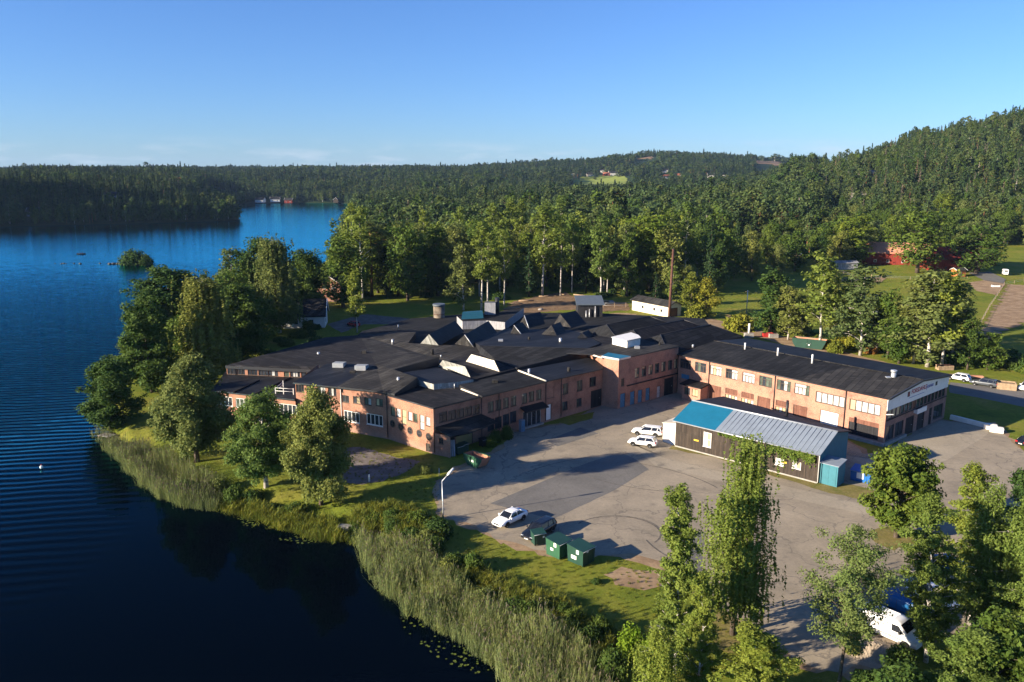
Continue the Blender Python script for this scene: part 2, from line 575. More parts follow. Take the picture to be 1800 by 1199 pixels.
M['bark_birch'] = noise_mat('birch_bark', [(0.36, (0.045, 0.04, 0.036)), (0.44, (0.42, 0.38, 0.33)), (0.7, (0.60, 0.56, 0.50))], 2.2, 0.8, dist=0.6)
M['leaf_birch'] = leaf_mat('birch_leaves', (0.108, 0.156, 0.030), (0.195, 0.235, 0.050), .35)
M['leaf_oak'] = leaf_mat('oak_leaves', (0.058, 0.105, 0.017), (0.130, 0.166, 0.028))
M['leaf_alder'] = leaf_mat('alder_leaves', (0.040, 0.080, 0.018), (0.085, 0.125, 0.026))
M['leaf_yellow'] = leaf_mat('yellowing_leaves', (0.15, 0.17, 0.02), (0.24, 0.22, 0.03))
M['leaf_sparse'] = leaf_mat('dry_pale_leaves', (0.12, 0.16, 0.04), (0.19, 0.21, 0.062))
M['leaf_willow'] = leaf_mat('willow_leaves', (0.100, 0.128, 0.036), (0.175, 0.195, 0.058))
M['needle'] = leaf_mat('spruce_needles', (0.022, 0.045, 0.018), (0.045, 0.075, 0.026), 0.12)
M['needle_pine'] = leaf_mat('pine_needles', (0.045, 0.070, 0.026), (0.075, 0.10, 0.035), 0.12)
M['needle_dead'] = leaf_mat('dead_needles', (0.13, 0.10, 0.075), (0.20, 0.16, 0.12), 0.05)
M['leaf_shrub'] = leaf_mat('shrub_leaves', (0.045, 0.085, 0.018), (0.095, 0.13, 0.028))
M['leaf_lime'] = leaf_mat('lime_green_leaves', (0.14, 0.22, 0.012), (0.22, 0.28, 0.02))
M['leaf_rust'] = leaf_mat('rusty_leaves', (0.20, 0.085, 0.025), (0.28, 0.13, 0.035))
M['ivy'] = leaf_mat('creeper_leaves', (0.05, 0.095, 0.02), (0.10, 0.14, 0.03))
M['reed'] = leaf_mat('reed_leaves', (0.15, 0.185, 0.06), (0.24, 0.25, 0.10), 0.25, 0.4)
M['reed_plume'] = leaf_mat('reed_plumes', (0.17, 0.14, 0.10), (0.24, 0.20, 0.14), 0.2, 0.4)
M['lily'] = leaf_mat('lily_pad', (0.07, 0.10, 0.02), (0.13, 0.15, 0.03), 0.1)
M['grass_blade'] = leaf_mat('grass_blades', (0.12, 0.15, 0.018), (0.20, 0.19, 0.04), 0.25)
M['rock'] = noise_mat('rock', [(0.3, (0.16, 0.145, 0.13)), (0.7, (0.34, 0.31, 0.28))], 0.8, 0.95, bump=0.6)
M['leaf_far'] = leaf_mat('far_leaves', (0.052, 0.090, 0.032), (0.104, 0.136, 0.045))
M['tower_roof'] = plain('dull_blue_grey_sheet', (0.085, 0.105, 0.125), 0.6)
M['tarp'] = plain('teal_tarpaulin', (0.015, 0.085, 0.12), 0.5)
M['dark_rock'] = plain('wet_rock', (0.06, 0.055, 0.05), 0.8, var=.3)
M['skin'] = plain('skin', (0.5, 0.3, 0.22), 0.6)
M['cloth'] = plain('dark_jacket', (0.03, 0.04, 0.06), 0.9)
# ------------------------------------------------------------------ terrain
AZ = np.array([-900, -600, -250, 0, 300, 445, 600, 800, 960, 1150, 1300, 1400, 1500, 1600, 1800, 2100, 2600.])
DR = np.array([0, 250, 330, 420, 520, 650, 800, 1000, 1300, 1700, 2200, 3000, 5000, 9000.])
HT = np.array([
    # 0 250 330 420 520 650 800 1000 1300 1700 2200 3000 5000 9000
    [0, 0, 0, 60, 145, 155, 130, 100, 70, 50, 50, 50, 50, 50],  # unseen hill, this row and next, added to shade the far shore
    [0, 0, 0, 40, 125, 140, 115, 90, 60, 50, 50, 50, 50, 50],
    [0, 0, 0, 0, 10, 30, 34, 36, 38, 44, 48, 52, 70, 100],
    [0, 0, 0, 0, 0, 2, 14, 26, 36, 40, 46, 56, 78, 120],
    [0, 0, 0, 0, 0, 1, 8, 26, 36, 40, 46, 58, 84, 130],
    [0, 0, 0, 0, 0, 1, 3, 6, 14, 34, 46, 58, 84, 130],
    [0, 0, 0, 0, 0, 1, 4, 6, 12, 34, 48, 58, 82, 130],
    [0, 0, 0, 1, 1, 2, 4, 8, 18, 36, 50, 60, 80, 130],
    [0, 0, 0, 2, 3, 4, 5, 8, 14, 34, 62, 66, 80, 130],
    [0, 0, 1, 3, 5, 6, 6, 8, 16, 44, 90, 80, 80, 130],
    [0, 0, 1, 4, 7, 9, 10, 14, 22, 46, 78, 84, 90, 130],
    [0, 0, 1, 4, 9, 18, 32, 40, 40, 50, 74, 84, 90, 130],
    [0, 0, 1, 4, 11, 28, 50, 56, 56, 60, 70, 80, 90, 130],
    [0, 0, 2, 5, 14, 38, 68, 74, 74, 74, 74, 80, 90, 130],
    [0, 0, 2, 6, 20, 55, 92, 100, 100, 100, 90, 90, 90, 130],
    [0, 0, 2, 8, 30, 80, 125, 130, 130, 120, 100, 90, 90, 130],
    [0, 0, 2, 10, 40, 95, 130, 135, 130, 120, 100, 90, 90, 130.],
]).astype(float)


def _sm(t): return t * t * (3 - 2 * t)


def h_land(x, y):
    x = np.asarray(x, float); y = np.asarray(y, float)
    yy = np.maximum(y, 30.0)
    a = np.clip(900 + 1400 * x / yy, AZ[0], AZ[-1] - 1e-6)
    d = np.clip(y, 0, DR[-1] - 1e-6)
    i = np.clip(np.searchsorted(AZ, a, 'right') - 1, 0, len(AZ) - 2)
    j = np.clip(np.searchsorted(DR, d, 'right') - 1, 0, len(DR) - 2)
    s = _sm((a - AZ[i]) / (AZ[i + 1] - AZ[i])); t = _sm((d - DR[j]) / (DR[j + 1] - DR[j])) * 0.5 + 0.5 * (d - DR[j]) / (DR[j + 1] - DR[j])
    h = (HT[i, j] * (1 - s) + HT[i + 1, j] * s) * (1 - t) + (HT[i, j + 1] * (1 - s) + HT[i + 1, j + 1] * s) * t
    # gentle lumps on the hills
    k = np.clip((d - 330) / 300, 0, 1)
    h = h + k * (2.2 * np.sin(x / 37 + y / 61) + 1.8 * np.sin(x / 23 - y / 47) + 2.5 * np.sin(x / 90 + 1.3) * np.cos(y / 120))* np.clip(h / 12, 0, 1)
    return h


WZ = -1.2
_near = [(905, 1260), (900, 1199), (868, 1150), (815, 1110), (760, 1075), (700, 1050), (668, 1010), (645, 975), (630, 950), (596, 938),
         (560, 930), (500, 912), (440, 890), (400, 874), (350, 868), (300, 850), (255, 815), (215, 785), (188, 768), (172, 745), (175, 715), (190, 670)]
LAKE = [(40, 20), (60, -250), (-900, -250), (-760, 300), (-640, 430), (-540, 560), (-445, 655), (-335, 715), (-258, 757), (-270, 800), (-330, 900), (-408, 1240),
        (-330, 1258), (-262, 1250), (-190, 1080), (-165, 900), (-160, 780), (-156, 742), (-132, 690), (-116, 600), (-98, 470),
        (-92, 380), (-90, 300), (-88, 260), (-88, 230), (-88, 205), (-85, 180)] + [tuple(W(x, y, WZ)[:2]) for x, y in _near[::-1]]
LAKE = np.array(LAKE)


def poly_sd(P, x, y):
    """signed distance to polygon P, positive inside"""
    x = np.asarray(x, float); y = np.asarray(y, float)
    best = np.full(x.shape, 1e18); ins = np.zeros(x.shape, bool)
    n = len(P)
    for i in range(n):
        ax, ay = P[i]; bx, by = P[(i + 1) % n]
        ex, ey = bx - ax, by - ay
        t = np.clip(((x - ax) * ex + (y - ay) * ey) / (ex * ex + ey * ey + 1e-12), 0, 1)
        best = np.minimum(best, (x - ax - t * ex) ** 2 + (y - ay - t * ey) ** 2)
        c = (ay > y) != (by > y)
        if abs(by - ay) > 1e-12:
            ins ^= c & (x < ex * (y - ay) / (by - ay) + ax)
    return np.where(ins, 1, -1) * np.sqrt(best)


ISLAND = W(240, 463, WZ)


def T(x, y):
    x = np.asarray(x, float); y = np.asarray(y, float)
    sd = poly_sd(LAKE, x, y)
    wob = 0.5 * np.sin(x * 0.7 + 1.0) * np.sin(y * 0.6) + 0.3 * np.sin(x * 1.9 + y * 1.3)
    sd = sd + np.where(y < 260, wob, 0)
    h = h_land(x, y)
    h = np.where(y > 480, np.minimum(h, 0.4 + 0.14 * np.maximum(-sd, 0) + 1.1 * np.maximum(-sd - 45, 0)), h)
    t = np.clip((-sd + 1.0) / 6.0, 0, 1)
    land = -1.5 + (h + 1.5) * _sm(t)
    water = -1.5 - np.clip(sd, 0, 12) * 0.3
    z = np.where(sd > -1.0, np.minimum(water, -1.5), land)
    r = np.hypot(x - ISLAND.x, (y - ISLAND.y) * 0.8)
    z = np.maximum(z, -0.3 - 0.035 * r * r)
    return z


def T1(x, y): return float(T(np.array([x]), np.array([y]))[0])


def G(px, py):
    """where the sight line through a photograph pixel meets the ground (or lake)"""
    d = ray(px, py)
    ts = np.concatenate([np.arange(30, 400, 0.5), np.arange(400, 3000, 2.0)])
    X, Y, Z = d.x * ts, d.y * ts, CAM_H + d.z * ts
    below = Z <= np.maximum(T(X, Y), WZ)
    k = int(np.argmax(below)) if below.any() else len(ts) - 1
    return Vector((X[k], Y[k], max(T1(X[k], Y[k]), WZ)))


def grid_mesh(name, xs, ys, zf):
    nx, ny = xs.shape
    co = np.stack([xs, ys, zf], -1).reshape(-1, 3)
    idx = np.arange(nx * ny).reshape(nx, ny)
    q = np.stack([idx[:-1, :-1], idx[1:, :-1], idx[1:, 1:], idx[:-1, 1:]], -1).reshape(-1, 4)
    return np_mesh(name, co, q)


def np_mesh(name, co, q, mats=(), mi=None, tint=None, smooth=False):
    """fast mesh from numpy arrays; q is (n,4) or (n,3)"""
    k = q.shape[1]
    me = bpy.data.meshes.new(name)
    me.vertices.add(len(co)); me.vertices.foreach_set('co', co.astype(np.float32).ravel())
    me.loops.add(len(q) * k); me.loops.foreach_set('vertex_index', q.astype(np.int32).ravel())
    me.polygons.add(len(q)); me.polygons.foreach_set('loop_start', (np.arange(len(q)) * k).astype(np.int32))
    for m in mats: me.materials.append(m)
    if mi is not None: me.polygons.foreach_set('material_index', mi.astype(np.int32))
    me.polygons.foreach_set('use_smooth', np.full(len(q), smooth))
    me.update(calc_edges=True)
    if tint is not None:
        a = me.attributes.new('tint', 'FLOAT', 'FACE')
        a.data.foreach_set('value', tint.astype(np.float32))
    return me


def ground_mat():
    m, nt, b = new_mat('grass_ground')
    g = N(nt, 'ShaderNodeNewGeometry')
    n1 = N(nt, 'ShaderNodeTexNoise', Scale=0.09, Detail=8.0, Roughness=0.65)
    n2 = N(nt, 'ShaderNodeTexNoise', Scale=1.1, Detail=8.0, Roughness=0.75)
    n3 = N(nt, 'ShaderNodeTexNoise', Scale=7.0, Detail=4.0, Roughness=0.8)
    for n in (n1, n2, n3): nt.links.new(g.outputs['Position'], n.inputs['Vector'])
    r1 = ramp(nt, [(0.30, (0.105, 0.145, 0.018)), (0.46, (0.17, 0.20, 0.024)), (0.58, (0.215, 0.21, 0.034)), (0.72, (0.28, 0.225, 0.065))])
    nt.links.new(n1.outputs['Fac'], r1.inputs['Fac'])
    r2 = ramp(nt, [(0.25, (0.5, 0.55, 0.5)), (0.55, (1, 1, 1)), (0.78, (1.5, 1.3, 1.2))])
    nt.links.new(n2.outputs['Fac'], r2.inputs['Fac'])
    mx = N(nt, 'ShaderNodeMixRGB', _blend_type='MULTIPLY', Fac=0.8)
    nt.links.new(r1.outputs['Color'], mx.inputs['Color1']); nt.links.new(r2.outputs['Color'], mx.inputs['Color2'])
    r3 = ramp(nt, [(0.3, (0.55, 0.58, 0.55)), (0.7, (1.25, 1.25, 1.2))])
    nt.links.new(n3.outputs['Fac'], r3.inputs['Fac'])
    mx2 = N(nt, 'ShaderNodeMixRGB', _blend_type='MULTIPLY', Fac=0.7)
    nt.links.new(mx.outputs['Color'], mx2.inputs['Color1']); nt.links.new(r3.outputs['Color'], mx2.inputs['Color2'])
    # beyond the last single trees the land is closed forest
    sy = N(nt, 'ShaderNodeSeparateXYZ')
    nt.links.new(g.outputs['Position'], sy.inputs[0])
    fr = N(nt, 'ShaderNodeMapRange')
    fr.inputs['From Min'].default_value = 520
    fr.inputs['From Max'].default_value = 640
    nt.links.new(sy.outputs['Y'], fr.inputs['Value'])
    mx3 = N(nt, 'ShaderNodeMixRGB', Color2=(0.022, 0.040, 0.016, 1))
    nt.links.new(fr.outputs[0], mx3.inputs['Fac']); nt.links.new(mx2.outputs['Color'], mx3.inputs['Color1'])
    nt.links.new(mx3.outputs['Color'], b.inputs['Base Color'])
    b.inputs['Roughness'].default_value = 0.95
    b.inputs['Specular IOR Level'].default_value = 0.1
    bp = N(nt, 'ShaderNodeBump', Strength=0.8, Distance=0.25)
    nt.links.new(n3.outputs['Fac'], bp.inputs['Height'])
    nt.links.new(bp.outputs['Normal'], b.inputs['Normal'])
    return m


M['ground'] = ground_mat()
_rr = np.concatenate([np.arange(-260, 30, 12.0), np.arange(30, 180, 0.8), np.arange(180, 330, 2.0), np.arange(330, 900, 7.0), np.arange(900, 2600, 25.0), np.geomspace(2600, 9000, 20)])
_tt = np.concatenate([np.linspace(-1.0, -0.62, 12, endpoint=False), np.linspace(-0.62, 0.62, 300), np.linspace(0.62, 1.0, 13)[1:]])
_RY, _TX = np.meshgrid(_rr, _tt, indexing='ij')
_gx = np.where(_RY > 120, _TX * 1.35 * _RY, _TX * 1.35 * 120 + _TX * 0)
me = grid_mesh('ground', _gx, _RY, T(_gx, _RY))
me.materials.append(M['ground'])
me.polygons.foreach_set('use_smooth', np.full(len(me.polygons), True))
tag(link(bpy.data.objects.new('ground', me)), kind='structure')


def water_mat():
    m, nt, b = new_mat('lake_water')
    b.inputs['Base Color'].default_value = (0.0006, 0.0012, 0.0028, 1)
    b.inputs['Roughness'].default_value = 0.035
    b.inputs['IOR'].default_value = 1.333
    b.inputs['Specular IOR Level'].default_value = 0.10
    b.inputs['Specular Tint'].default_value = (0.25, 0.65, 1.0, 1)
    g = N(nt, 'ShaderNodeNewGeometry')
    mp_ = N(nt, 'ShaderNodeMapping')
    mp_.inputs['Rotation'].default_value = (0, 0, R(-14))
    mp_.inputs['Scale'].default_value = (0.22, 0.9, 1)
    nt.links.new(g.outputs['Position'], mp_.inputs['Vector'])
    n1 = N(nt, 'ShaderNodeTexNoise', Scale=0.55, Detail=4.0, Roughness=0.55)
    nt.links.new(mp_.outputs['Vector'], n1.inputs['Vector'])
    # long boat-wake ripples, strongest to the left, calm along the near bank
    wv = N(nt, 'ShaderNodeTexWave', Scale=0.16, Distortion=2.2, Detail=2.0)
    wv.bands_direction = 'Y'
    wv.inputs['Detail Scale'].default_value = 0.7
    mp2 = N(nt, 'ShaderNodeMapping')
    mp2.inputs['Rotation'].default_value = (0, 0, R(-10))
    nt.links.new(g.outputs['Position'], mp2.inputs['Vector'])
    nt.links.new(mp2.outputs['Vector'], wv.inputs['Vector'])
    n3 = N(nt, 'ShaderNodeTexNoise', Scale=0.012, Detail=3.0)
    nt.links.new(g.outputs['Position'], n3.inputs['Vector'])
    sx = N(nt, 'ShaderNodeSeparateXYZ')
    nt.links.new(g.outputs['Position'], sx.inputs[0])
    mr = N(nt, 'ShaderNodeMapRange')
    mr.inputs['From Min'].default_value = -40
    mr.inputs['From Max'].default_value = -95
    nt.links.new(sx.outputs['X'], mr.inputs['Value'])
    mrd = N(nt, 'ShaderNodeMapRange')
    mrd.inputs['From Min'].default_value = 420
    mrd.inputs['From Max'].default_value = 180
    nt.links.new(sx.outputs['Y'], mrd.inputs['Value'])
    ml0 = N(nt, 'ShaderNodeMath', _operation='MULTIPLY')
    nt.links.new(mr.outputs[0], ml0.inputs[0]); nt.links.new(mrd.outputs[0], ml0.inputs[1])
    ml1 = N(nt, 'ShaderNodeMath', _operation='MULTIPLY')
    nt.links.new(wv.outputs['Fac'], ml1.inputs[0]); nt.links.new(ml0.outputs[0], ml1.inputs[1])
    ml2 = N(nt, 'ShaderNodeMath', _operation='MULTIPLY')
    ml2.inputs[1].default_value = 0.7
    nt.links.new(ml1.outputs[0], ml2.inputs[0])
    # wind roughens the open lake, the lee of the bank is calm
    mr2 = N(nt, 'ShaderNodeMapRange')
    mr2.inputs['From Min'].default_value = 90
    mr2.inputs['From Max'].default_value = 330
    mr2.inputs['To Min'].default_value = 0.10
    mr2.inputs['To Max'].default_value = 0.9
    nt.links.new(sx.outputs['Y'], mr2.inputs['Value'])
    ml4 = N(nt, 'ShaderNodeMath', _operation='MULTIPLY')
    nt.links.new(n1.outputs['Fac'], ml4.inputs[0]); nt.links.new(mr2.outputs[0], ml4.inputs[1])
    ad = N(nt, 'ShaderNodeMath', _operation='ADD')
    nt.links.new(ml4.outputs[0], ad.inputs[0]); nt.links.new(ml2.outputs[0], ad.inputs[1])
    bp = N(nt, 'ShaderNodeBump', Strength=0.5, Distance=0.35)
    nt.links.new(ad.outputs[0], bp.inputs['Height'])
    nt.links.new(bp.outputs['Normal'], b.inputs['Normal'])
    # a dark peaty body under a reflecting skin
    fr = N(nt, 'ShaderNodeFresnel', IOR=1.333)
    nt.links.new(bp.outputs['Normal'], fr.inputs['Normal'])
    fa = N(nt, 'ShaderNodeMath', _operation='MULTIPLY_ADD')
    fa.inputs[2].default_value = 0.0015
    fa.use_clamp = True
    f2 = N(nt, 'ShaderNodeMath', _operation='MULTIPLY')
    f2.inputs[1].default_value = 3.0
    nt.links.new(fr.outputs[0], f2.inputs[0])
    nt.links.new(fr.outputs[0], fa.inputs[0]); nt.links.new(f2.outputs[0], fa.inputs[1])
    gl = N(nt, 'ShaderNodeBsdfGlossy', Roughness=0.05, Color=(0.13, 0.74, 1.0, 1))
    nt.links.new(bp.outputs['Normal'], gl.inputs['Normal'])
    rg_ = N(nt, 'ShaderNodeMapRange')
    rg_.inputs['From Min'].default_value = 110
    rg_.inputs['From Max'].default_value = 320
    rg_.inputs['To Min'].default_value = 0.02
    rg_.inputs['To Max'].default_value = 0.05
    nt.links.new(sx.outputs['Y'], rg_.inputs['Value'])
    nt.links.new(rg_.outputs[0], gl.inputs['Roughness'])
    df = N(nt, 'ShaderNodeBsdfDiffuse', Color=(0.0005, 0.0014, 0.003, 1))
    ms = N(nt, 'ShaderNodeMixShader')
    nt.links.new(fa.outputs[0], ms.inputs['Fac'])
    nt.links.new(df.outputs[0], ms.inputs[1]); nt.links.new(gl.outputs[0], ms.inputs[2])
    nt.links.new(ms.outputs[0], nt.nodes['Material Output'].inputs['Surface'])
    nt.nodes.remove(b)
    return m


M['water'] = water_mat()
b = MB().quad((-1400, -260, WZ), (120, -260, WZ), (120, 1500, WZ), (-1400, 1500, WZ))
tag(b.build('lake', M['water']), kind='structure')


# ------------------------------------------------------------------ sheets laid on flat ground
def inset_poly(pts, n=6):
    return pts


def sheet(name, px, z, mat, ragged=0.0, seed=1, kind='structure', world=False):
    """flat patch given by photograph pixels on z = 0, its border roughened"""
    r = random.Random(seed)
    P = [Vector(p) if world else W(p[0], p[1], 0) for p in px]
    out = []
    n = len(P)
    for i in range(n):
        a, b_ = P[i], P[(i + 1) % n]
        k = max(1, int((b_ - a).length / 1.2)) if ragged else 1
        for j in range(k):
            p = a.lerp(b_, j / k)
            out.append((p.x + r.uniform(-ragged, ragged), p.y + r.uniform(-ragged, ragged), z))
    ar = sum(out[i][0] * out[(i + 1) % len(out)][1] - out[(i + 1) % len(out)][0] * out[i][1] for i in range(len(out)))
    if ar < 0: out = out[::-1]
    bm = MB().add(out, [list(range(len(out)))])
    o = bm.build(name, mat)
    if kind: tag(o, kind=kind)
    return o


def asphalt_mat(name, lo, mid, hi, cracks=0.6, sc=0.12):
    m, nt, b = new_mat(name)
    g = N(nt, 'ShaderNodeNewGeometry')
    n1 = N(nt, 'ShaderNodeTexNoise', Scale=sc, Detail=9.0, Roughness=0.7, Distortion=0.4)
    n2 = N(nt, 'ShaderNodeTexNoise', Scale=2.6, Detail=6.0, Roughness=0.8)
    for n in (n1, n2): nt.links.new(g.outputs['Position'], n.inputs['Vector'])
    r1 = ramp(nt, [(0.28, lo), (0.48, mid), (0.72, hi)])
    nt.links.new(n1.outputs['Fac'], r1.inputs['Fac'])
    r2 = ramp(nt, [(0.25, (0.72, 0.72, 0.72)), (0.7, (1.18, 1.17, 1.15))])
    nt.links.new(n2.outputs['Fac'], r2.inputs['Fac'])
    mx = N(nt, 'ShaderNodeMixRGB', _blend_type='MULTIPLY', Fac=0.8)
    nt.links.new(r1.outputs['Color'], mx.inputs['Color1']); nt.links.new(r2.outputs['Color'], mx.inputs['Color2'])
    vo = N(nt, 'ShaderNodeTexVoronoi', Scale=0.11)
    vo.feature = 'DISTANCE_TO_EDGE'
    # wander the crack lines
    n4 = N(nt, 'ShaderNodeTexNoise', Scale=0.35, Detail=5.0)
    nt.links.new(g.outputs['Position'], n4.inputs['Vector'])
    va = N(nt, 'ShaderNodeVectorMath', _operation='MULTIPLY_ADD')
    va.inputs[1].default_value = (5, 5, 0)
    nt.links.new(n4.outputs['Color'], va.inputs[0]); nt.links.new(g.outputs['Position'], va.inputs[2])
    nt.links.new(va.outputs['Vector'], vo.inputs['Vector'])
    r3 = ramp(nt, [(0.0, cracks), (0.012, 0.0)])
    nt.links.new(vo.outputs['Distance'], r3.inputs['Fac'])
    # tyre-worn oil spots
    n5 = N(nt, 'ShaderNodeTexNoise', Scale=0.5, Detail=3.0, Roughness=0.5)
    nt.links.new(g.outputs['Position'], n5.inputs['Vector'])
    r5 = ramp(nt, [(0.60, 0.0), (0.74, 0.5)])
    nt.links.new(n5.outputs['Fac'], r5.inputs['Fac'])
    mm = N(nt, 'ShaderNodeMath', _operation='MAXIMUM')
    nt.links.new(r3.outputs['Color'], mm.inputs[0]); nt.links.new(r5.outputs['Color'], mm.inputs[1])
    m2 = N(nt, 'ShaderNodeMixRGB', Color2=(0.09, 0.082, 0.075, 1))
    nt.links.new(mm.outputs[0], m2.inputs['Fac']); nt.links.new(mx.outputs['Color'], m2.inputs['Color1'])
    nt.links.new(m2.outputs['Color'], b.inputs['Base Color'])
    b.inputs['Roughness'].default_value = 0.9
    b.inputs['Specular IOR Level'].default_value = 0.2
    bp = N(nt, 'ShaderNodeBump', Strength=0.3, Distance=0.04)
    nt.links.new(n2.outputs['Fac'], bp.inputs['Height'])
    nt.links.new(bp.outputs['Normal'], b.inputs['Normal'])
    return m


M['asphalt'] = asphalt_mat('worn_asphalt', (0.18, 0.156, 0.118), (0.272, 0.23, 0.17), (0.37, 0.31, 0.225))
M['asphalt_dark'] = asphalt_mat('newer_asphalt', (0.115, 0.110, 0.102), (0.145, 0.138, 0.126), (0.18, 0.17, 0.154), 0.35)
M['asphalt_light'] = asphalt_mat('pale_asphalt', (0.255, 0.22, 0.165), (0.32, 0.275, 0.205), (0.385, 0.33, 0.245), 0.3)
M['dirt'] = noise_mat('bare_dirt', [(0.3, (0.19, 0.125, 0.07)), (0.5, (0.28, 0.19, 0.11)), (0.7, (0.37, 0.265, 0.155))], 0.35, 0.95, scale2=2.5, stops2=[(0.3, 0.7), (0.7, 1.2)], mix=0.7)
M['dirt_red'] = noise_mat('felled_ground', [(0.3, (0.12, 0.085, 0.045)), (0.5, (0.20, 0.125, 0.07)), (0.72, (0.28, 0.19, 0.10))], 0.5, 0.95, scale2=3.0, stops2=[(0.3, 0.5), (0.7, 1.3)], mix=0.8, bump=0.6, bdist=0.3)
M['sandpit'] = noise_mat('sandy_soil', [(0.3, (0.26, 0.21, 0.15)), (0.7, (0.40, 0.33, 0.25))], 0.8, 0.95)
M['gravel'] = noise_mat('old_tarmac', [(0.3, (0.10, 0.085, 0.07)), (0.5, (0.155, 0.13, 0.11)), (0.72, (0.23, 0.20, 0.17))], 0.5, 0.95, scale2=3.0, stops2=[(0.3, 0.7), (0.7, 1.2)], mix=0.7)
M['dry_grass'] = noise_mat('dry_grass', [(0.3, (0.11, 0.12, 0.02)), (0.5, (0.18, 0.15, 0.045)), (0.7, (0.23, 0.185, 0.07))], 0.6, 0.95, scale2=4.0, stops2=[(0.3, 0.6), (0.7, 1.3)], mix=0.8)
M['field'] = noise_mat('mown_field', [(0.3, (0.15, 0.20, 0.03)), (0.7, (0.22, 0.25, 0.045))], 0.05, 0.95)

CARPARK = [(768, 868), (775, 905), (800, 915), (835, 925), (870, 945), (940, 968), (1010, 976), (1110, 975), (1160, 990), (1230, 1010), (1260, 1060), (1330, 1110), (1400, 1165),
                   (1480, 1180), (1560, 1145), (1680, 1115), (1860, 1090), (1990, 960), (1850, 840), (1745, 745), (1640, 738), (1560, 790), (1520, 800), (1495, 778), (1250, 700), (1196, 688), (1100, 716),
                   (1058, 712), (990, 745), (905, 760), (880, 790), (850, 808), (812, 822), (770, 850)]
_c = sum((W(x, y, 0) for x, y in CARPARK), Vector()) / len(CARPARK)
sheet('gravel_edge', [W(x, y, 0) + (W(x, y, 0) - _c).normalized() * .75 for x, y in CARPARK], 0.012, M['dirt'], 0.7, 33, world=True)
sheet('car_park', CARPARK, 0.020, M['asphalt'], 0.35, 3)
M['tyre'] = noise_mat('tyre_rubber_marks', [(0.35, (0.07, 0.064, 0.056)), (0.65, (0.17, 0.148, 0.122))], 1.3, 0.9, bump=0)
for k_, (cx_, cy_, r_, a0_, a1_, w_) in enumerate(((1085, 935, 4.2, -40, 150, .16), (1090, 933, 4.0, 10, 120, .12), (1020, 890, 17, 20, 62, .14), (1215, 905, 22, 100, 140, .14), (1340, 935, 12, 190, 260, .16), (1180, 800, 14, 200, 262, .13))):
    c_ = W(cx_, cy_, 0)
    tm = MB()
    n_ = 36
    for i_ in range(n_):
        q_ = []
        for j_, rr_ in ((i_, r_), (i_ + 1, r_), (i_ + 1, r_ + w_), (i_, r_ + w_)):
            a_ = R(a0_ + (a1_ - a0_) * j_ / n_)
            q_.append((c_.x + math.cos(a_) * rr_ * 1.15, c_.y + math.sin(a_) * rr_, .0345 + .0006 * k_))
        tm.quad(*q_)
    tag(tm.build('tyre_mark', M['tyre']), kind='structure')
sheet('asphalt_patch', [(862, 885), (940, 905), (972, 913), (1010, 895), (1080, 862), (1140, 825), (1118, 808), (1090, 795), (1030, 815)], 0.030, M['asphalt_dark'], 0.06, 4)
sheet('asphalt_strip', [(1090, 772), (1105, 776), (1150, 818), (1250, 842), (1400, 878), (1520, 905), (1540, 893), (1440, 868), (1300, 838), (1170, 806), (1125, 785)], 0.026, M['asphalt_light'], 0.0, 5)
sheet('asphalt_repair', [(960, 775), (1020, 752), (1052, 762), (980, 785)], 0.030, M['asphalt_dark'], 0.05, 6)
sheet('asphalt_mend', [(1200, 930), (1240, 938), (1232, 1010), (1190, 985)], 0.030, M['asphalt_dark'], 0.1, 7)
sheet('concrete_apron', [(1560, 792), (1500, 805), (1560, 845), (1600, 850), (1735, 765), (1740, 750), (1655, 740)], 0.027, M['asphalt_light'], 0.08, 8)
sheet('old_tarmac', [(604, 788), (640, 786), (690, 802), (740, 812), (700, 838), (640, 852), (600, 846)], 0.022, M['gravel'], 0.35, 9)
sheet('dirt_verge', [(1060, 1010), (1090, 998), (1160, 1005), (1180, 1025), (1130, 1038), (1085, 1030)], 0.024, M['dirt'], 0.3, 10)
sheet('dirt_patch', [(1240, 1060), (1330, 1110), (1360, 1150), (1280, 1150), (1215, 1085)], 0.016, M['dry_grass'], 0.4, 11)
sheet('sand_heap_bed', [(1490, 1125), (1530, 1112), (1575, 1125), (1580, 1160), (1545, 1180), (1500, 1165)], 0.034, M['sandpit'], 0.25, 12)
sheet('dry_verge', [(1530, 935), (1560, 925), (1600, 930), (1610, 955), (1570, 970), (1535, 955)], 0.036, M['dry_grass'], 0.3, 13)
sheet('shed_verge', [(1178, 790), (1260, 805), (1440, 862), (1520, 880), (1540, 862), (1490, 850), (1440, 846), (1186, 782)], 0.033, M['dry_grass'], 0.25, 14)
sheet('access_road', [(1668, 690), (1735, 702), (1830, 722), (1990, 755), (1990, 700), (1830, 683), (1745, 680), (1670, 672)], 0.024, M['asphalt_dark'], 0.1, 15)
sheet('rear_track', [(1210, 562), (1280, 580), (1330, 592), (1400, 612), (1470, 628), (1560, 645), (1670, 672), (1670, 664), (1520, 628), (1400, 596), (1330, 580), (1260, 562), (1215, 552)], 0.02, M['dirt'], 0.3, 16)
sheet('clearing', [(880, 548), (905, 530), (950, 520), (1000, 512), (1050, 516), (1100, 530), (1110, 545), (1060, 548), (1040, 545), (985, 545), (930, 552)], 0.03, M['dirt_red'], 0.8, 17)
sheet('yard_dirt', [(1055, 553), (1085, 550), (1120, 552), (1110, 562), (1060, 564)], 0.022, M['dirt'], 0.3, 18)
sheet('drive', [(575, 570), (640, 552), (720, 560), (765, 566), (760, 572), (690, 570), (640, 570), (600, 585)], 0.02, M['gravel'], 0.3, 19)


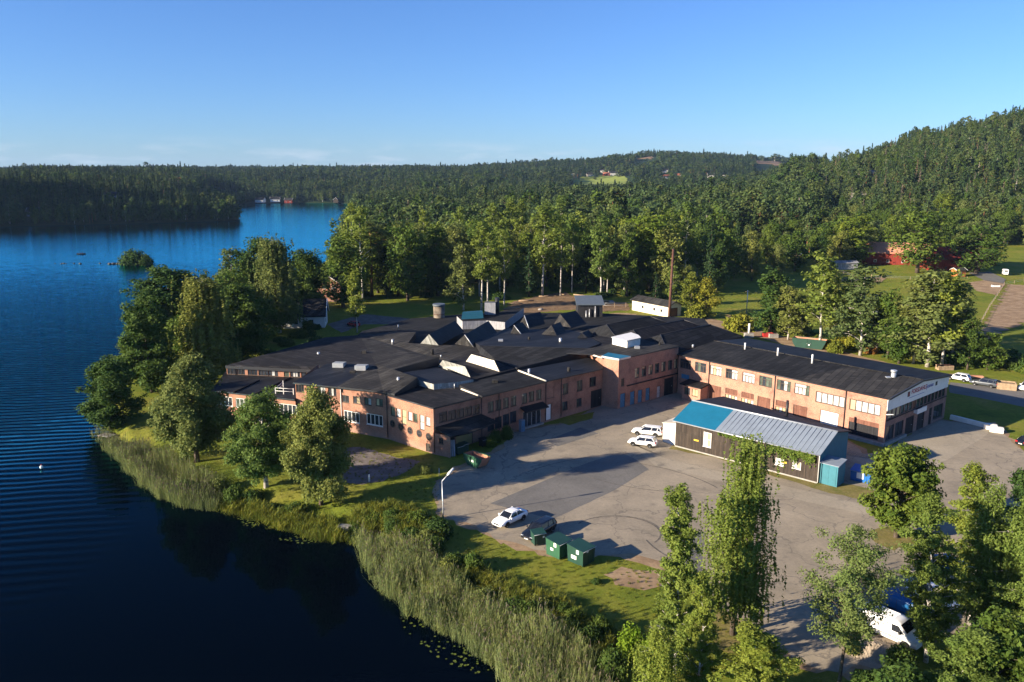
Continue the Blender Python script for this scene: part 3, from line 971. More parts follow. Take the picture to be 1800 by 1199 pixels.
def draped(name, px, mat, n=24, lift=0.12):
    """patch that follows sloping ground: the pixel polygon's world outline filled with a fine grid"""
    P = np.array([tuple(G(x, y)[:2]) for x, y in px])
    x0, y0 = P.min(0); x1, y1 = P.max(0)
    xs = np.linspace(x0, x1, n * 2); ys = np.linspace(y0, y1, n * 2)
    X, Y = np.meshgrid(xs, ys, indexing='ij')
    X = X + 0.3 * (xs[1] - xs[0]) * np.sin(Y * 1.7); Y = Y + 0.3 * (ys[1] - ys[0]) * np.sin(X * 1.3)
    sd = poly_sd(P, X, Y)
    Z = T(X, Y) + lift
    idx = np.arange(X.size).reshape(X.shape)
    q = np.stack([idx[:-1, :-1], idx[1:, :-1], idx[1:, 1:], idx[:-1, 1:]], -1).reshape(-1, 4)
    c = sd.ravel()[q].min(1) > -0.01
    me = np_mesh(name, np.stack([X, Y, Z], -1).reshape(-1, 3), q[c], (mat,))
    return tag(link(bpy.data.objects.new(name, me)), kind='structure')


draped('paddock_track', [(1712, 590), (1742, 540), (1765, 500), (1800, 500), (1860, 520), (1830, 560), (1760, 590), (1730, 610)], M['dirt'])
draped('riding_ground', [(1700, 497), (1735, 492), (1770, 500), (1752, 520), (1715, 512)], M['dirt'])
draped('farm_drive', [(1700, 480), (1740, 478), (1770, 492), (1765, 500), (1730, 494)], M['asphalt_dark'])
draped('paddock_dirt', [(1465, 491), (1500, 487), (1560, 489), (1550, 497), (1500, 498)], M['dirt'])
draped('hill_clearing', [(1086, 284), (1150, 284), (1152, 271), (1092, 273)], M['dirt_red'], 16, 0.6)
draped('clear_cut', [(1320, 291), (1382, 291), (1382, 280), (1324, 279)], M['dirt_red'], 16, 0.6)
draped('far_field', [(1000, 316), (1020, 311), (1095, 308), (1105, 318), (1100, 325), (1040, 326), (1008, 325)], M['field'], 20, 0.5)
# ------------------------------------------------------------------ trees
def unit(a):
    return a / np.maximum(np.linalg.norm(a, axis=1, keepdims=True), 1e-9)


def leaf_quads(rg, c, nrm, size, narrow=0.62):
    n = len(c)
    t = unit(np.cross(nrm, rg.normal(size=(n, 3))))
    b_ = np.cross(nrm, t)
    s = np.asarray(size).reshape(-1, 1) * np.ones((n, 1))
    co = np.stack([c + t * s * .5, c + b_ * s * .5 * narrow, c - t * s * .5, c - b_ * s * .5 * narrow], 1).reshape(-1, 3)
    return co, np.arange(4 * n).reshape(n, 4)


PROF = {
    'round': lambda u: np.sqrt(np.maximum(0, 1 - (2 * u - 1) ** 2)) ** 0.8,
    'oval': lambda u: np.sin(np.pi * np.clip(u, 0, 1) ** 0.8) ** 0.65,
    'birch': lambda u: np.clip(u / .16, 0, 1) ** .6 * np.clip(1.06 - u, 0, 1) ** .62,
    'cone': lambda u: np.clip(u / .06, 0, 1) * np.clip(1.02 - u, 0, 1) ** .85,
    'column': lambda u: np.clip(u / .1, 0, 1) ** .5 * np.clip(1.04 - u, 0, 1) ** .35,
    'weep': lambda u: np.clip(u / .06, 0, 1) ** .5 * (1.0 - .48 * u) * np.clip(1.05 - u, 0, 1) ** .3,
    'top': lambda u: np.sin(np.pi * np.clip(u, 0, 1)) ** .5,
}


def decid(seed, H, Rw, z0, prof, nl, leaves, ls, cr, droop=0.0, rise=0.35, strands=0, lean=0.0, inner=0.4, up=0.5, tr=0.16, rv=(.62, 1.12), bark=None, leaf=None, flat=0.75, holes=0.0, name='tree', limb_r=1.0, narrow=0.62):
    """deciduous tree or pine: tapered trunk, limbs out to a profile, leaves in clumps along the limbs"""
    rg = np.random.default_rng(seed)
    tb = MB()
    k = 7
    zz = np.linspace(0, H * .94, k)
    wx = np.cumsum(rg.normal(0, .012 * H, k)) * np.linspace(0, 1, k); wy = np.cumsum(rg.normal(0, .012 * H, k)) * np.linspace(0, 1, k)
    wx = wx - wx[0] + lean * zz; wy = wy - wy[0]
    rad = tr * (1 - np.linspace(0, 1, k) * .88)
    rad[0] *= 1.25
    tb.tube([(wx[i], wy[i], zz[i] if i else -0.3) for i in range(k)], list(rad), 7)
    cl, cs, ct = [], [], []
    for i in range(nl):
        u = ((i + .5) / nl) ** 0.9 + rg.normal(0, .02)
        u = min(max(u, 0.01), .99)
        h = z0 + (H - z0) * u
        a = i * 2.399 + rg.normal(0, .35)
        r = Rw * float(PROF[prof](np.array(u))) * rg.uniform(*rv)
        if rg.random() < holes: r *= rg.uniform(.3, .6)
        hs = max(z0 * .75, h - r * rise - .1 * H * (1 - u) * .3)
        tx, ty = np.interp(hs, zz, wx), np.interp(hs, zz, wy)
        ex, ey = tx + math.cos(a) * r, ty + math.sin(a) * r
        p0 = np.array([tx, ty, hs]); p3 = np.array([ex, ey, h - droop * r])
        pm = (p0 + p3) / 2 + np.array([rg.normal(0, .06 * r), rg.normal(0, .06 * r), (.10 + droop * .45) * r])
        if r > .25:
            lr = limb_r * tr * .42 * (1 - .7 * u)
            tb.tube([p0, (p0 * .5 + pm * .5) + np.array([0, 0, .03 * r]), pm, p3], [lr, lr * .75, lr * .5, lr * .12], 4, cap=False)
        ncl = max(2, int(2 + r / (cr * .8)))
        for q in range(ncl):
            t = inner + (1 - inner) * (q + rg.uniform(.2, .9)) / ncl
            p = p0 * (1 - t) ** 2 + 2 * pm * t * (1 - t) + p3 * t * t
            p = p + rg.normal(0, cr * .42, 3) * np.array([1, 1, .8])
            cl.append(p); cs.append(cr * rg.uniform(.55, 1.25)); ct.append(rg.random())
    # crown tip
    cl.append(np.array([wx[-1], wy[-1], H - cr * .5])); cs.append(cr * .7); ct.append(.5)
    cl = np.array(cl); cs = np.array(cs); ct = np.array(ct)
    wgt = cs ** 2 / (cs ** 2).sum()
    pick = rg.choice(len(cl), leaves, p=wgt)
    off = unit(rg.normal(size=(leaves, 3))) * (rg.random((leaves, 1)) ** .45) * cs[pick][:, None]
    off[:, 2] *= flat
    c = cl[pick] + off
    if strands:
        # hanging twigs under the clumps
        ns = leaves // strands
        sp = rg.choice(len(cl), ns, p=wgt)
        base = cl[sp] + rg.normal(size=(ns, 3)) * cs[sp][:, None] * np.array([.75, .75, .35])
        ln = rg.uniform(.09, .36, ns) * H * .72
        ln = np.minimum(ln, np.maximum(base[:, 2] - z0 * .62, .4))
        tt = rg.random((ns, strands))
        c = np.repeat(base, strands, 0)
        sway = rg.normal(0, .22, (ns, 1, 2)) * tt[..., None]
        c[:, 2] -= (tt * ln[:, None]).ravel()
        c[:, :2] += sway.reshape(-1, 2) + rg.normal(0, .04, (len(c), 2))
        pick = np.repeat(sp, strands)
    out = c - np.stack([np.interp(c[:, 2], zz, wx), np.interp(c[:, 2], zz, wy), c[:, 2] - .35 * Rw], 1)
    nrm = unit(unit(out) * .65 + np.array([0, 0, up]) + rg.normal(size=c.shape) * .62)
    co, q = leaf_quads(rg, c, nrm, ls * rg.uniform(.5, 1.55, len(c)), narrow)
    tint = np.clip(ct[pick] * .65 + rg.random(len(c)) * .45 - .05, 0, 1)
    crown = np_mesh('crown', co, q, (leaf,), tint=tint)
    return dict(trunk=tb_mesh(tb, bark), crown=crown, H=H, R=Rw, name=name)


def tb_mesh(tb, mat):
    me = bpy.data.meshes.new('trunk')
    me.from_pydata(tb.v, [], tb.f)
    me.materials.append(mat)
    me.polygons.foreach_set('use_smooth', tb.sm)
    me.update()
    return me


def conifer(seed, H, Rw, z0, step, nb, nq, ls, leaf, bark, dens=1.0, name='spruce_tree'):
    rg = np.random.default_rng(seed)
    tb = MB()
    tb.tube([(0, 0, -.3), (rg.normal(0, .05), rg.normal(0, .05), H * .5), (0, 0, H)], [H * .014, H * .009, .02], 6)
    C, Nn, S, Tt = [], [], [], []
    z = z0
    while z < H - .2:
        u = (z - z0) / (H - z0)
        r0 = Rw * (1 - u) ** .85 * min(1, .55 + u * 4)
        for k in range(nb):
            if rg.random() > dens: continue
            a = rg.uniform(0, 6.283)
            r = r0 * rg.uniform(.65, 1.15)
            n = max(2, int(nq * r / Rw + 1))
            t = (np.arange(n) + rg.random(n)) / n
            t = .12 + .88 * t
            x = np.cos(a) * r * t; y = np.sin(a) * r * t
            zz = z + rg.uniform(-.5, .5) * step - (.42 * t - .16 * t * t) * r + .05 * r
            side = rg.normal(0, .10, n) * r * t
            C.append(np.stack([x - np.sin(a) * side, y + np.cos(a) * side, zz], 1))
            Nn.append(np.tile([np.cos(a) * .5, np.sin(a) * .5, .8], (n, 1)) + rg.normal(0, .45, (n, 3)))
            S.append(ls * (.6 + .5 * (1 - t)) * rg.uniform(.8, 1.25, n))
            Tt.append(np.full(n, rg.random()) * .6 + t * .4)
        z += step * (1 - .45 * u)
    C.append(np.array([[0, 0, H]])); Nn.append(np.array([[1, 0, .2]])); S.append(np.array([ls * .7])); Tt.append(np.array([.5]))
    C = np.concatenate(C); S = np.concatenate(S); Tt = np.concatenate(Tt); Nn = unit(np.concatenate(Nn))
    co, q = leaf_quads(rg, C, Nn, S, .5)
    return dict(trunk=tb_mesh(tb, bark), crown=np_mesh('crown', co, q, (leaf,), tint=np.clip(Tt, 0, 1)), H=H, R=Rw, name=name)


def shrub(seed, Rw, H, leaves, ls, leaf, name='shrub', ncl=16):
    rg = np.random.default_rng(seed)
    tb = MB()
    cl = []
    for i in range(ncl):
        a = i * 2.399; r = Rw * math.sqrt((i + .5) / ncl) * rg.uniform(.7, 1.0)
        h = H * (1 - .55 * (r / Rw) ** 2) * rg.uniform(.6, .95)
        p = np.array([math.cos(a) * r * .85, math.sin(a) * r * .85, h * .78])
        tb.tube([(math.cos(a) * .1, math.sin(a) * .1, -.15), p * np.array([.5, .5, .6]), p], [.04, .025, .01], 4, cap=False)
        cl.append(p); cl.append(p * np.array([1.05, 1.05, .55])); cl.append(p * np.array([1.0, 1.0, .2]))
    cl = np.array(cl)
    pick = rg.integers(0, len(cl), leaves)
    cr = Rw * .36
    off = unit(rg.normal(size=(leaves, 3))) * (rg.random((leaves, 1)) ** .45) * cr * rg.uniform(.6, 1.2, (leaves, 1))
    c = cl[pick] + off * np.array([1, 1, .8])
    c[:, 2] = np.maximum(c[:, 2], .05)
    out = c - np.array([0, 0, H * .25])
    nrm = unit(unit(out) * .7 + np.array([0, 0, .45]) + rg.normal(size=c.shape) * .6)
    co, q = leaf_quads(rg, c, nrm, ls * rg.uniform(.65, 1.3, leaves))
    tint = np.clip(rg.random(len(cl))[pick] * .65 + rg.random(leaves) * .4, 0, 1)
    return dict(trunk=tb_mesh(tb, M['bark']), crown=np_mesh('foliage', co, q, (leaf,), tint=tint), H=H, R=Rw, name=name, stems=True)


def grow(p, pos, H=None, Wd=None, rz=None, label=None, cat='tree', group=None, name=None):
    """one plant: an Empty at its foot with trunk and crown as parts"""
    e = empty(name or p['name'], pos, rnd.uniform(0, 6.28) if rz is None else rz)
    sz = (H or p['H']) / p['H']
    sw = (Wd / 2 / p['R']) if Wd else sz
    e.scale = (sw, sw, sz)
    t = bpy.data.objects.new('stem' if p.get('stems') else 'trunk', p['trunk']); link(t, e)
    c = bpy.data.objects.new('foliage' if p.get('stems') else 'crown', p['crown']); link(c, e)
    tag(e, label, cat, group)
    return e


# prototypes, from the most detailed (foreground) to the plainest (far slopes)
P = {}
P['weeping'] = decid(11, 20, 4.6, 4.5, 'weep', 48, 50000, .22, .85, droop=.34, rise=.5, strands=34, rv=(.6, 1.15), inner=.3, tr=.24, bark=M['bark'], leaf=M['leaf_birch'], name='weeping_birch', holes=.25)
P['birchA'] = decid(21, 15, 2.6, 2.2, 'birch', 84, 36000, .175, .42, droop=.12, inner=.25, rv=(.5, 1.25), rise=.7, tr=.17, bark=M['bark_birch'], leaf=M['leaf_birch'], name='birch_tree', holes=.2)
P['birchB'] = decid(22, 15, 3.0, 2.0, 'oval', 76, 36000, .19, .48, droop=.2, inner=.25, rv=(.45, 1.25), rise=.6, strands=0, tr=.18, bark=M['bark_birch'], leaf=M['leaf_birch'], name='birch_tree', holes=.25)
P['birchC'] = decid(23, 14, 3.2, 3.0, 'column', 60, 36000, .195, .58, droop=.25, inner=.25, rv=(.5, 1.2), rise=.5, strands=12, tr=.18, bark=M['bark_birch'], leaf=M['leaf_birch'], name='birch_tree', holes=.3)
P['willow'] = decid(24, 11, 3.9, 1.6, 'oval', 48, 50000, .235, 1.0, droop=.15, rise=.5, tr=.24, bark=M['bark'], leaf=M['leaf_willow'], name='willow_tree')
P['lawn'] = decid(30, 9, 3.2, 1.7, 'round', 50, 38000, .21, .75, droop=.15, rise=.5, tr=.22, bark=M['bark_birch'], leaf=M['leaf_birch'], name='birch_tree')
P['maple'] = decid(25, 9, 3.2, 1.7, 'round', 48, 22000, .30, .82, rise=.5, tr=.24, bark=M['bark'], leaf=M['leaf_oak'], name='maple_tree')
P['sparse'] = decid(26, 13, 3.4, 4.6, 'round', 50, 20000, .165, .62, rise=.6, tr=.16, bark=M['bark'], leaf=M['leaf_sparse'], name='rowan_tree', limb_r=.8)
P['alder'] = decid(27, 12, 3.6, 1.0, 'oval', 48, 23000, .33, 1.0, rise=.5, tr=.24, bark=M['bark'], leaf=M['leaf_alder'], name='alder_tree')
P['alderB'] = decid(28, 15, 4.6, 1.5, 'round', 54, 26000, .38, 1.2, rise=.5, tr=.3, bark=M['bark'], leaf=M['leaf_alder'], name='alder_tree')
P['lakebirch'] = decid(29, 19, 3.6, 3.0, 'column', 44, 30000, .32, 1.05, droop=.28, rise=.5, strands=18, tr=.24, bark=M['bark_birch'], leaf=M['leaf_willow'], name='birch_tree', holes=.2)
# middle distance
P['oakM'] = decid(31, 17, 6.0, 2.5, 'round', 40, 5200, .62, 1.5, rise=.4, tr=.4, bark=M['bark'], leaf=M['leaf_oak'], name='oak_tree', holes=.2)
P['oakM2'] = decid(32, 16, 5.0, 2.0, 'oval', 36, 4600, .60, 1.4, rise=.4, tr=.36, bark=M['bark'], leaf=M['leaf_oak'], name='oak_tree', holes=.25)
P['aspenM'] = decid(33, 22, 4.0, 8.5, 'oval', 30, 3600, .52, 1.15, rise=.7, tr=.24, bark=M['bark_birch'], leaf=M['leaf_birch'], name='aspen_tree', holes=.3)
P['birchM'] = decid(34, 19, 3.6, 5.0, 'birch', 34, 4000, .50, 1.0, droop=.15, rise=.6, tr=.22, bark=M['bark_birch'], leaf=M['leaf_birch'], name='birch_tree', holes=.3)
P['birchM2'] = decid(35, 17, 3.8, 3.0, 'column', 32, 4200, .50, 1.1, droop=.2, rise=.5, tr=.22, bark=M['bark_birch'], leaf=M['leaf_willow'], name='birch_tree', holes=.3)
P['ashM'] = decid(36, 18, 5.0, 3.0, 'oval', 36, 4800, .58, 1.35, rise=.55, tr=.32, bark=M['bark'], leaf=M['leaf_alder'], name='ash_tree', holes=.25)
P['yellowM'] = decid(37, 13, 4.0, 1.0, 'oval', 30, 4200, .52, 1.15, rise=.5, tr=.26, bark=M['bark'], leaf=M['leaf_yellow'], name='maple_tree', holes=.2)
P['oliveM'] = decid(38, 16, 5.2, 1.5, 'round', 38, 5000, .58, 1.3, rise=.45, tr=.34, bark=M['bark'], leaf=M['leaf_willow'], name='lime_tree', holes=.2)
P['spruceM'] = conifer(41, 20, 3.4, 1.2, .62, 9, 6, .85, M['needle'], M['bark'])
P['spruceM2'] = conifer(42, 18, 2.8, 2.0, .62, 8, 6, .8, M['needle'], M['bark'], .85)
P['pineM'] = decid(43, 20, 3.6, 11.0, 'top', 24, 2600, .55, 1.0, rise=.25, tr=.26, bark=M['bark_pine'], leaf=M['needle_pine'], name='pine_tree', flat=.55, narrow=.4)
# far slopes
P['f_oak'] = decid(51, 15, 5.2, 1.0, 'round', 22, 900, 1.25, 1.6, tr=.3, bark=M['bark'], leaf=M['leaf_far'], holes=.25)
P['f_birch'] = decid(52, 16, 3.8, 1.5, 'oval', 20, 760, 1.05, 1.25, tr=.2, bark=M['bark_birch'], leaf=M['leaf_far'], holes=.25)
P['f_alder'] = decid(53, 15, 4.6, 1.0, 'oval', 22, 860, 1.15, 1.45, tr=.25, bark=M['bark'], leaf=M['leaf_alder'], holes=.3)
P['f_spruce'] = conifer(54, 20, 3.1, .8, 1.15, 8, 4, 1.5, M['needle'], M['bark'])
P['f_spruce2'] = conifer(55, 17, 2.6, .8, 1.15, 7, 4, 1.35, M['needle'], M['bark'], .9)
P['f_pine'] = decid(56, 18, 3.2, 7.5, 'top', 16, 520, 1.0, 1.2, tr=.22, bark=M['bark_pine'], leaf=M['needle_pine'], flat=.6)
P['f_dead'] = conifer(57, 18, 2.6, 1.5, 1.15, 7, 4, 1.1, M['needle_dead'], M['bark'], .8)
# shrubs
P['shrubA'] = shrub(61, 1.6, 2.0, 3200, .24, M['leaf_shrub'])
P['shrubB'] = shrub(62, 1.5, 1.7, 3000, .23, M['leaf_alder'])
P['shrubL'] = shrub(63, 1.8, 2.2, 3600, .24, M['leaf_lime'])
P['shrubR'] = shrub(64, 1.2, 1.6, 1600, .24, M['leaf_rust'])
P['shrubM'] = shrub(65, 2.2, 2.8, 2000, .46, M['leaf_shrub'])
P['shrubY'] = shrub(66, 2.2, 2.8, 2000, .46, M['leaf_yellow'])
P['isle'] = shrub(68, 2.0, 2.6, 3000, .30, M['leaf_alder'], ncl=22)
P['shrubW'] = shrub(67, 1.6, 1.8, 3000, .22, M['leaf_willow'])


def tree_px(kind, bx, by, ty, wpx, label, group=None, rz=None, name=None, cat='tree', base=None):
    """foot at pixel (bx, by); its top shows at row ty; crown wpx wide"""
    b_ = base or G(bx, by)
    top = height_at(b_.x, b_.y, ty)
    dep = b_.y * math.cos(PITCH) - ((top + b_.z) / 2 - CAM_H) * math.sin(PITCH)
    return grow(P[kind], b_, top - b_.z, wpx * dep / FPX, rz, label, cat, group, name)


# -- bank, lawn and foreground trees, each known by itself
for a in [
    ('willow', 565, 888, 690, 122, 'olive green willow with a leaning pale trunk, nearest the factory on the lawn'),
    ('lawn', 468, 856, 700, 116, 'low round green tree with a short pale trunk, second from the lakeside on the lawn'),
    ('willow', 347, 812, 632, 138, 'olive willow standing right behind the tall lakeside reeds'),
    ('alder', 196, 755, 632, 100, 'dark round alder at the very tip of the bank beside the little jetty'),
    ('alder', 268, 690, 526, 96, 'dark green alder rising above the round tree at the jetty'),
    ('alderB', 305, 615, 476, 130, 'broad dark tree, topmost crown on the lakeside edge of the grove'),
    ('lakebirch', 372, 668, 478, 104, 'tall drooping birch whose bare white trunk shows beside the low factory wing'),
    ('alderB', 425, 640, 505, 100, 'leafy dark tree between the drooping birch and the white house'),
    ('lakebirch', 492, 585, 412, 86, 'tall pale topped birch in front of the white house'),
    ('alderB', 470, 560, 425, 96, 'round crowned dark tree on the lake side of the tall pale birch'),
    ('birchM2', 408, 560, 438, 72, 'slim greyish birch standing up against the open lake'),
    ('alderB', 540, 565, 445, 80, 'dark full tree close beside the gable of the white house'),
    ('birchM', 628, 585, 475, 42, 'thin young tree on a bare stem at the end of the long felt roof'),
    ('pineM', 654, 522, 392, 80, 'tall pine with a bare orange trunk left of the wood'),
    ('maple', 330, 660, 560, 84, 'small leafy tree filling the gap below the drooping birch'),
    ('alder', 240, 665, 590, 70, 'small dark alder tucked behind the round tree at the jetty'),
    ('birchA', 1187, 1185, 858, 116, 'slender white stemmed birch in front of the green bins, left of the weeping birch'),
    ('weeping', 1287, 1120, 756, 180, 'tall weeping birch with hanging curtains of leaves in front of the wooden shed'),
    ('sparse', 1472, 1218, 924, 150, 'thin pale tree with a see-through crown on a long bare trunk by the white van'),
    ('maple', 1575, 945, 790, 112, 'dense round dark green tree alone at the edge of the yard'),
    ('birchB', 1627, 1166, 880, 128, 'birch with forked white stem directly in front of the parked white van'),
    ('birchB', 1705, 1100, 822, 118, 'birch with yellow green hanging twigs at the near end of the yard'),
    ('birchC', 1722, 1130, 850, 110, 'birch with a long straight white stem right of the van'),
    ('birchC', 1770, 1150, 870, 120, 'drooping birch at the right edge of the picture'),
    ('alder', 1812, 1010, 800, 110, 'dark leafy tree cut by the right edge of the picture, above the birches'),
    ('birchB', 1810, 1215, 960, 130, 'pale green birch in the bottom right corner'),
    ('birchB', 1320, 1300, 1088, 165, 'bushy young birch at the bottom edge below the weeping birch'),
    ('birchA', 1225, 1260, 1010, 80, 'small pale sapling right beside the slender birch'),
    ('alder', 1560, 1340, 1178, 150, 'bushy green treetop at the bottom edge below the white van'),
    ('birchB', 1660, 1330, 1100, 160, 'leafy treetop at the bottom edge right of the sandy heap'),
    ('alder', 1740, 1320, 1085, 150, 'full green treetop at the bottom edge near the right corner'),
    ('birchC', 1150, 1290, 1090, 100, 'short leafy tree at the bottom edge right of the reeds'),
]:
    tree_px(*a[:6])

for x, y, ty, w_, lab in ((236, 465, 431, 50, 'rounded clump of trees that covers the tiny island in the lake'), (256, 466, 441, 28, 'lower right clump of bushes on the tiny island')):
    tree_px('isle', x, y, ty, w_, lab, name='island_tree')

# -- trees round the paddock and behind the brick hall
for a in [
    ('yellowM', 1214, 556, 482, 52, 'yellowing bushy tree just right of the rusty chimney pole'),
    ('yellowM', 1240, 560, 490, 50, 'yellow green bushy tree at the paddock corner'),
    ('shrubY', 1300, 580, 545, 58, 'rounded yellow bush beside the track behind the brick hall'),
    ('ashM', 1352, 590, 478, 84, 'bluish green tree behind the brick hall, nearest to the yellow bush'),
    ('birchM2', 1408, 595, 520, 46, 'small pale birch left of the green open container'),
    ('birchM', 1440, 612, 446, 84, 'tallest light birch in the row behind the brick hall'),
    ('birchM2', 1462, 600, 480, 52, 'slim birch crowded close to the tallest birch of the row'),
    ('birchM2', 1512, 625, 470, 96, 'light birch with white stem in the middle of the row behind the hall'),
    ('birchM2', 1540, 620, 520, 60, 'short birch in the row behind the hall'),
    ('oakM2', 1580, 640, 560, 70, 'dark leafy tree low in the row behind the hall roof'),
    ('birchM2', 1630, 645, 478, 120, 'broad pale birch at the right end of the row behind the hall'),
    ('birchM2', 1385, 598, 505, 60, 'slim grey green birch between the bluish tree and the small pale birch'),
    ('birchM', 1490, 612, 490, 66, 'loose light birch left of the middle one in the row behind the hall'),
    ('ashM', 1560, 630, 515, 70, 'dark ash between the short birch and the broad pale birch'),
    ('birchM2', 1605, 640, 490, 80, 'full pale birch crowding the left side of the broad pale birch'),
    ('birchM', 1655, 645, 478, 84, 'tall loose birch crowding the right side of the broad pale birch'),
    ('oakM2', 1735, 650, 585, 60, 'low rounded tree at the right end of the thicket'),
    ('birchM2', 1672, 640, 500, 70, 'grey green birch at the far right of the row'),
    ('ashM', 1700, 650, 560, 54, 'small ash at the right of the broad pale birch'),
    ('oakM', 1494, 466, 380, 84, 'dark oak left of the red barn, beside the grey shed'),
    ('oakM', 1612, 480, 372, 100, 'large round oak standing between the two red barns'),
    ('oakM', 1716, 482, 398, 92, 'oak on a thick bare trunk right of the dark red barn'),
    ('birchM', 1180, 540, 468, 34, 'narrow pale birch beside the beige garage'),
    ('spruceM2', 1152, 540, 480, 26, 'small light spruce behind the beige garage'),
]:
    tree_px(*a[:6], cat='bush' if a[0] == 'shrubY' else 'tree')

# -- the front edge of the wood behind the factory, each trunk apart
WOODLAB = 'tree in the wood behind the factory roofs'
EDGE = [
    ('aspenM', 846, 546, 392, 60, 'aspen with three close white stems at the front of the wood', None),
    ('aspenM', 857, 546, 400, 50, 'tall white stemmed aspen in the bright clump left of the clearing', None),
    ('aspenM', 886, 538, 405, 46, 'leaning white aspen at the left foot of the clearing', None),
    ('birchM2', 815, 545, 430, 56, 'bushy olive birch at the left of the white aspen clump', None),
    ('aspenM', 953, 520, 364, 70, 'tallest broad topped aspen on a long bare trunk over the clearing', None),
    ('aspenM', 985, 520, 380, 40, 'slim bare trunked tree above the middle of the clearing', None),
    ('aspenM', 1005, 515, 378, 34, 'slim bare trunk beside the slim tree of the clearing', None),
    ('birchM', 1056, 522, 380, 56, 'thin forked birch at the right of the clearing', None),
    ('oakM', 1140, 512, 378, 110, 'big dark oak right above the beige garage', None),
    ('spruceM2', 930, 522, 420, 40, 'dark spruce left of the tallest broad topped aspen', None),
    ('spruceM2', 1030, 515, 430, 40, 'small dark spruce under the forked birch', None),
    ('oakM2', 720, 525, 402, 78, 'golden green round tree right of the tall pine', None),
    ('oliveM', 700, 520, 420, 66, 'olive round tree close to the tall pine', None),
    ('oakM2', 770, 520, 398, 70, 'dark hollow tree left of the white aspen clump', None),
    ('oliveM', 800, 500, 392, 70, 'pale crowned tree above the dark hollow', None),
    ('alderB', 600, 505, 415, 52, 'greyish tree at the water end of the wood', None),
    ('birchM2', 622, 500, 425, 46, 'light birch at the water end of the wood', None),
    ('spruceM', 680, 520, 420, 44, 'dark spruce between the tall pine and the olive tree', None),
]
for a in EDGE: tree_px(*a[:6])


def in_poly(poly, x, y): return bool(poly_sd(np.array(poly), np.array([x]), np.array([y]))[0] > 0)


placed = [(o.location.x, o.location.y) for o in COL.objects if o.type == 'EMPTY']


def scatter(poly, spacing, seed, avoid=True, cap=10 ** 9):
    """poisson-like points in a world polygon"""
    rg = random.Random(seed)
    P_ = np.array(poly)
    x0, y0 = P_.min(0); x1, y1 = P_.max(0)
    n = int((x1 - x0) * (y1 - y0) / spacing ** 2 * 1.6)
    X = np.array([rg.uniform(x0, x1) for _ in range(n)]); Y = np.array([rg.uniform(y0, y1) for _ in range(n)])
    ok = (poly_sd(P_, X, Y) > 0) & (poly_sd(LAKE, X, Y) < -2.5)
    X, Y = X[ok], Y[ok]
    cell = {}
    out = []
    for x, y in zip(X, Y):
        k = (int(x // spacing), int(y // spacing))
        good = True
        for i in (-1, 0, 1):
            for j in (-1, 0, 1):
                for (qx, qy) in cell.get((k[0] + i, k[1] + j), ()):
                    if (qx - x) ** 2 + (qy - y) ** 2 < spacing ** 2 * .7: good = False
        if good:
            cell.setdefault(k, []).append((x, y)); out.append((x, y))
    return out[:cap]


def zone_px(pts): return [tuple(G(x, y)[:2]) for x, y in pts]


def wood(poly, spacing, seed, mix, hr, group, where, dark=None):
    """single trees of a wood; same kind in the same wood share one true label"""
    n = 0
    rg = random.Random(seed)
    names = {'spruce_tree': 'dark spruce', 'pine_tree': 'pine', 'oak_tree': 'broad leafy tree', 'aspen_tree': 'pale stemmed aspen', 'birch_tree': 'light green birch',
             'ash_tree': 'dark leafy ash', 'maple_tree': 'yellowing tree', 'lime_tree': 'olive green leafy tree'}
    for x, y in scatter(poly, spacing, seed):
        if any((x - px) ** 2 + (y - py) ** 2 < 12 for px, py in placed): continue
        k = rg.choices([m_[0] for m_ in mix], [m_[1] for m_ in mix])[0]
        p = P[k]
        f = rg.uniform(*hr)
        z = T1(x, y)
        grow(p, (x, y, z), p['H'] * f, 2 * p['R'] * f * rg.uniform(.85, 1.15), None, names[p['name']] + ' ' + where, 'tree', names[p['name']] + ' trees, ' + group)
        placed.append((x, y)); n += 1
    return n


MIXW = [('oakM', 2), ('oakM2', 3), ('aspenM', 3), ('birchM', 3), ('ashM', 3), ('oliveM', 3), ('spruceM', 2), ('spruceM2', 1.4), ('pineM', .8), ('birchM2', 2)]
n1 = wood([(-50, 236), (-44, 246), (-18, 262), (0, 270), (30, 268), (62, 258), (74, 262), (86, 300), (60, 372), (-10, 360), (-66, 330), (-60, 270)], 8.6, 5, MIXW, (.95, 1.4), 'wood behind the factory', 'in the wood right behind the factory roofs')
n2 = wood([(88, 296), (110, 312), (150, 345), (170, 376), (195, 395), (240, 388), (300, 400), (320, 470), (200, 470), (110, 420), (84, 372)], 11.0, 6,
          [('oakM', 3), ('oakM2', 3), ('oliveM', 4), ('ashM', 2), ('birchM2', 2), ('spruceM', .7)], (.75, 1.05), 'wood around the farm', 'in the wood around the red barns and the paddock')
wood(zone_px([(255, 668), (345, 640), (430, 618), (490, 590), (500, 560), (480, 510), (430, 490), (330, 530), (268, 590)]), 6.6, 8, [('ashM', 3), ('oakM2', 2), ('birchM2', 2), ('oakM', 1)], (.62, .95),
     'lakeside grove', 'in the grove between the lake and the factory')
print('wood trees', n1, n2)


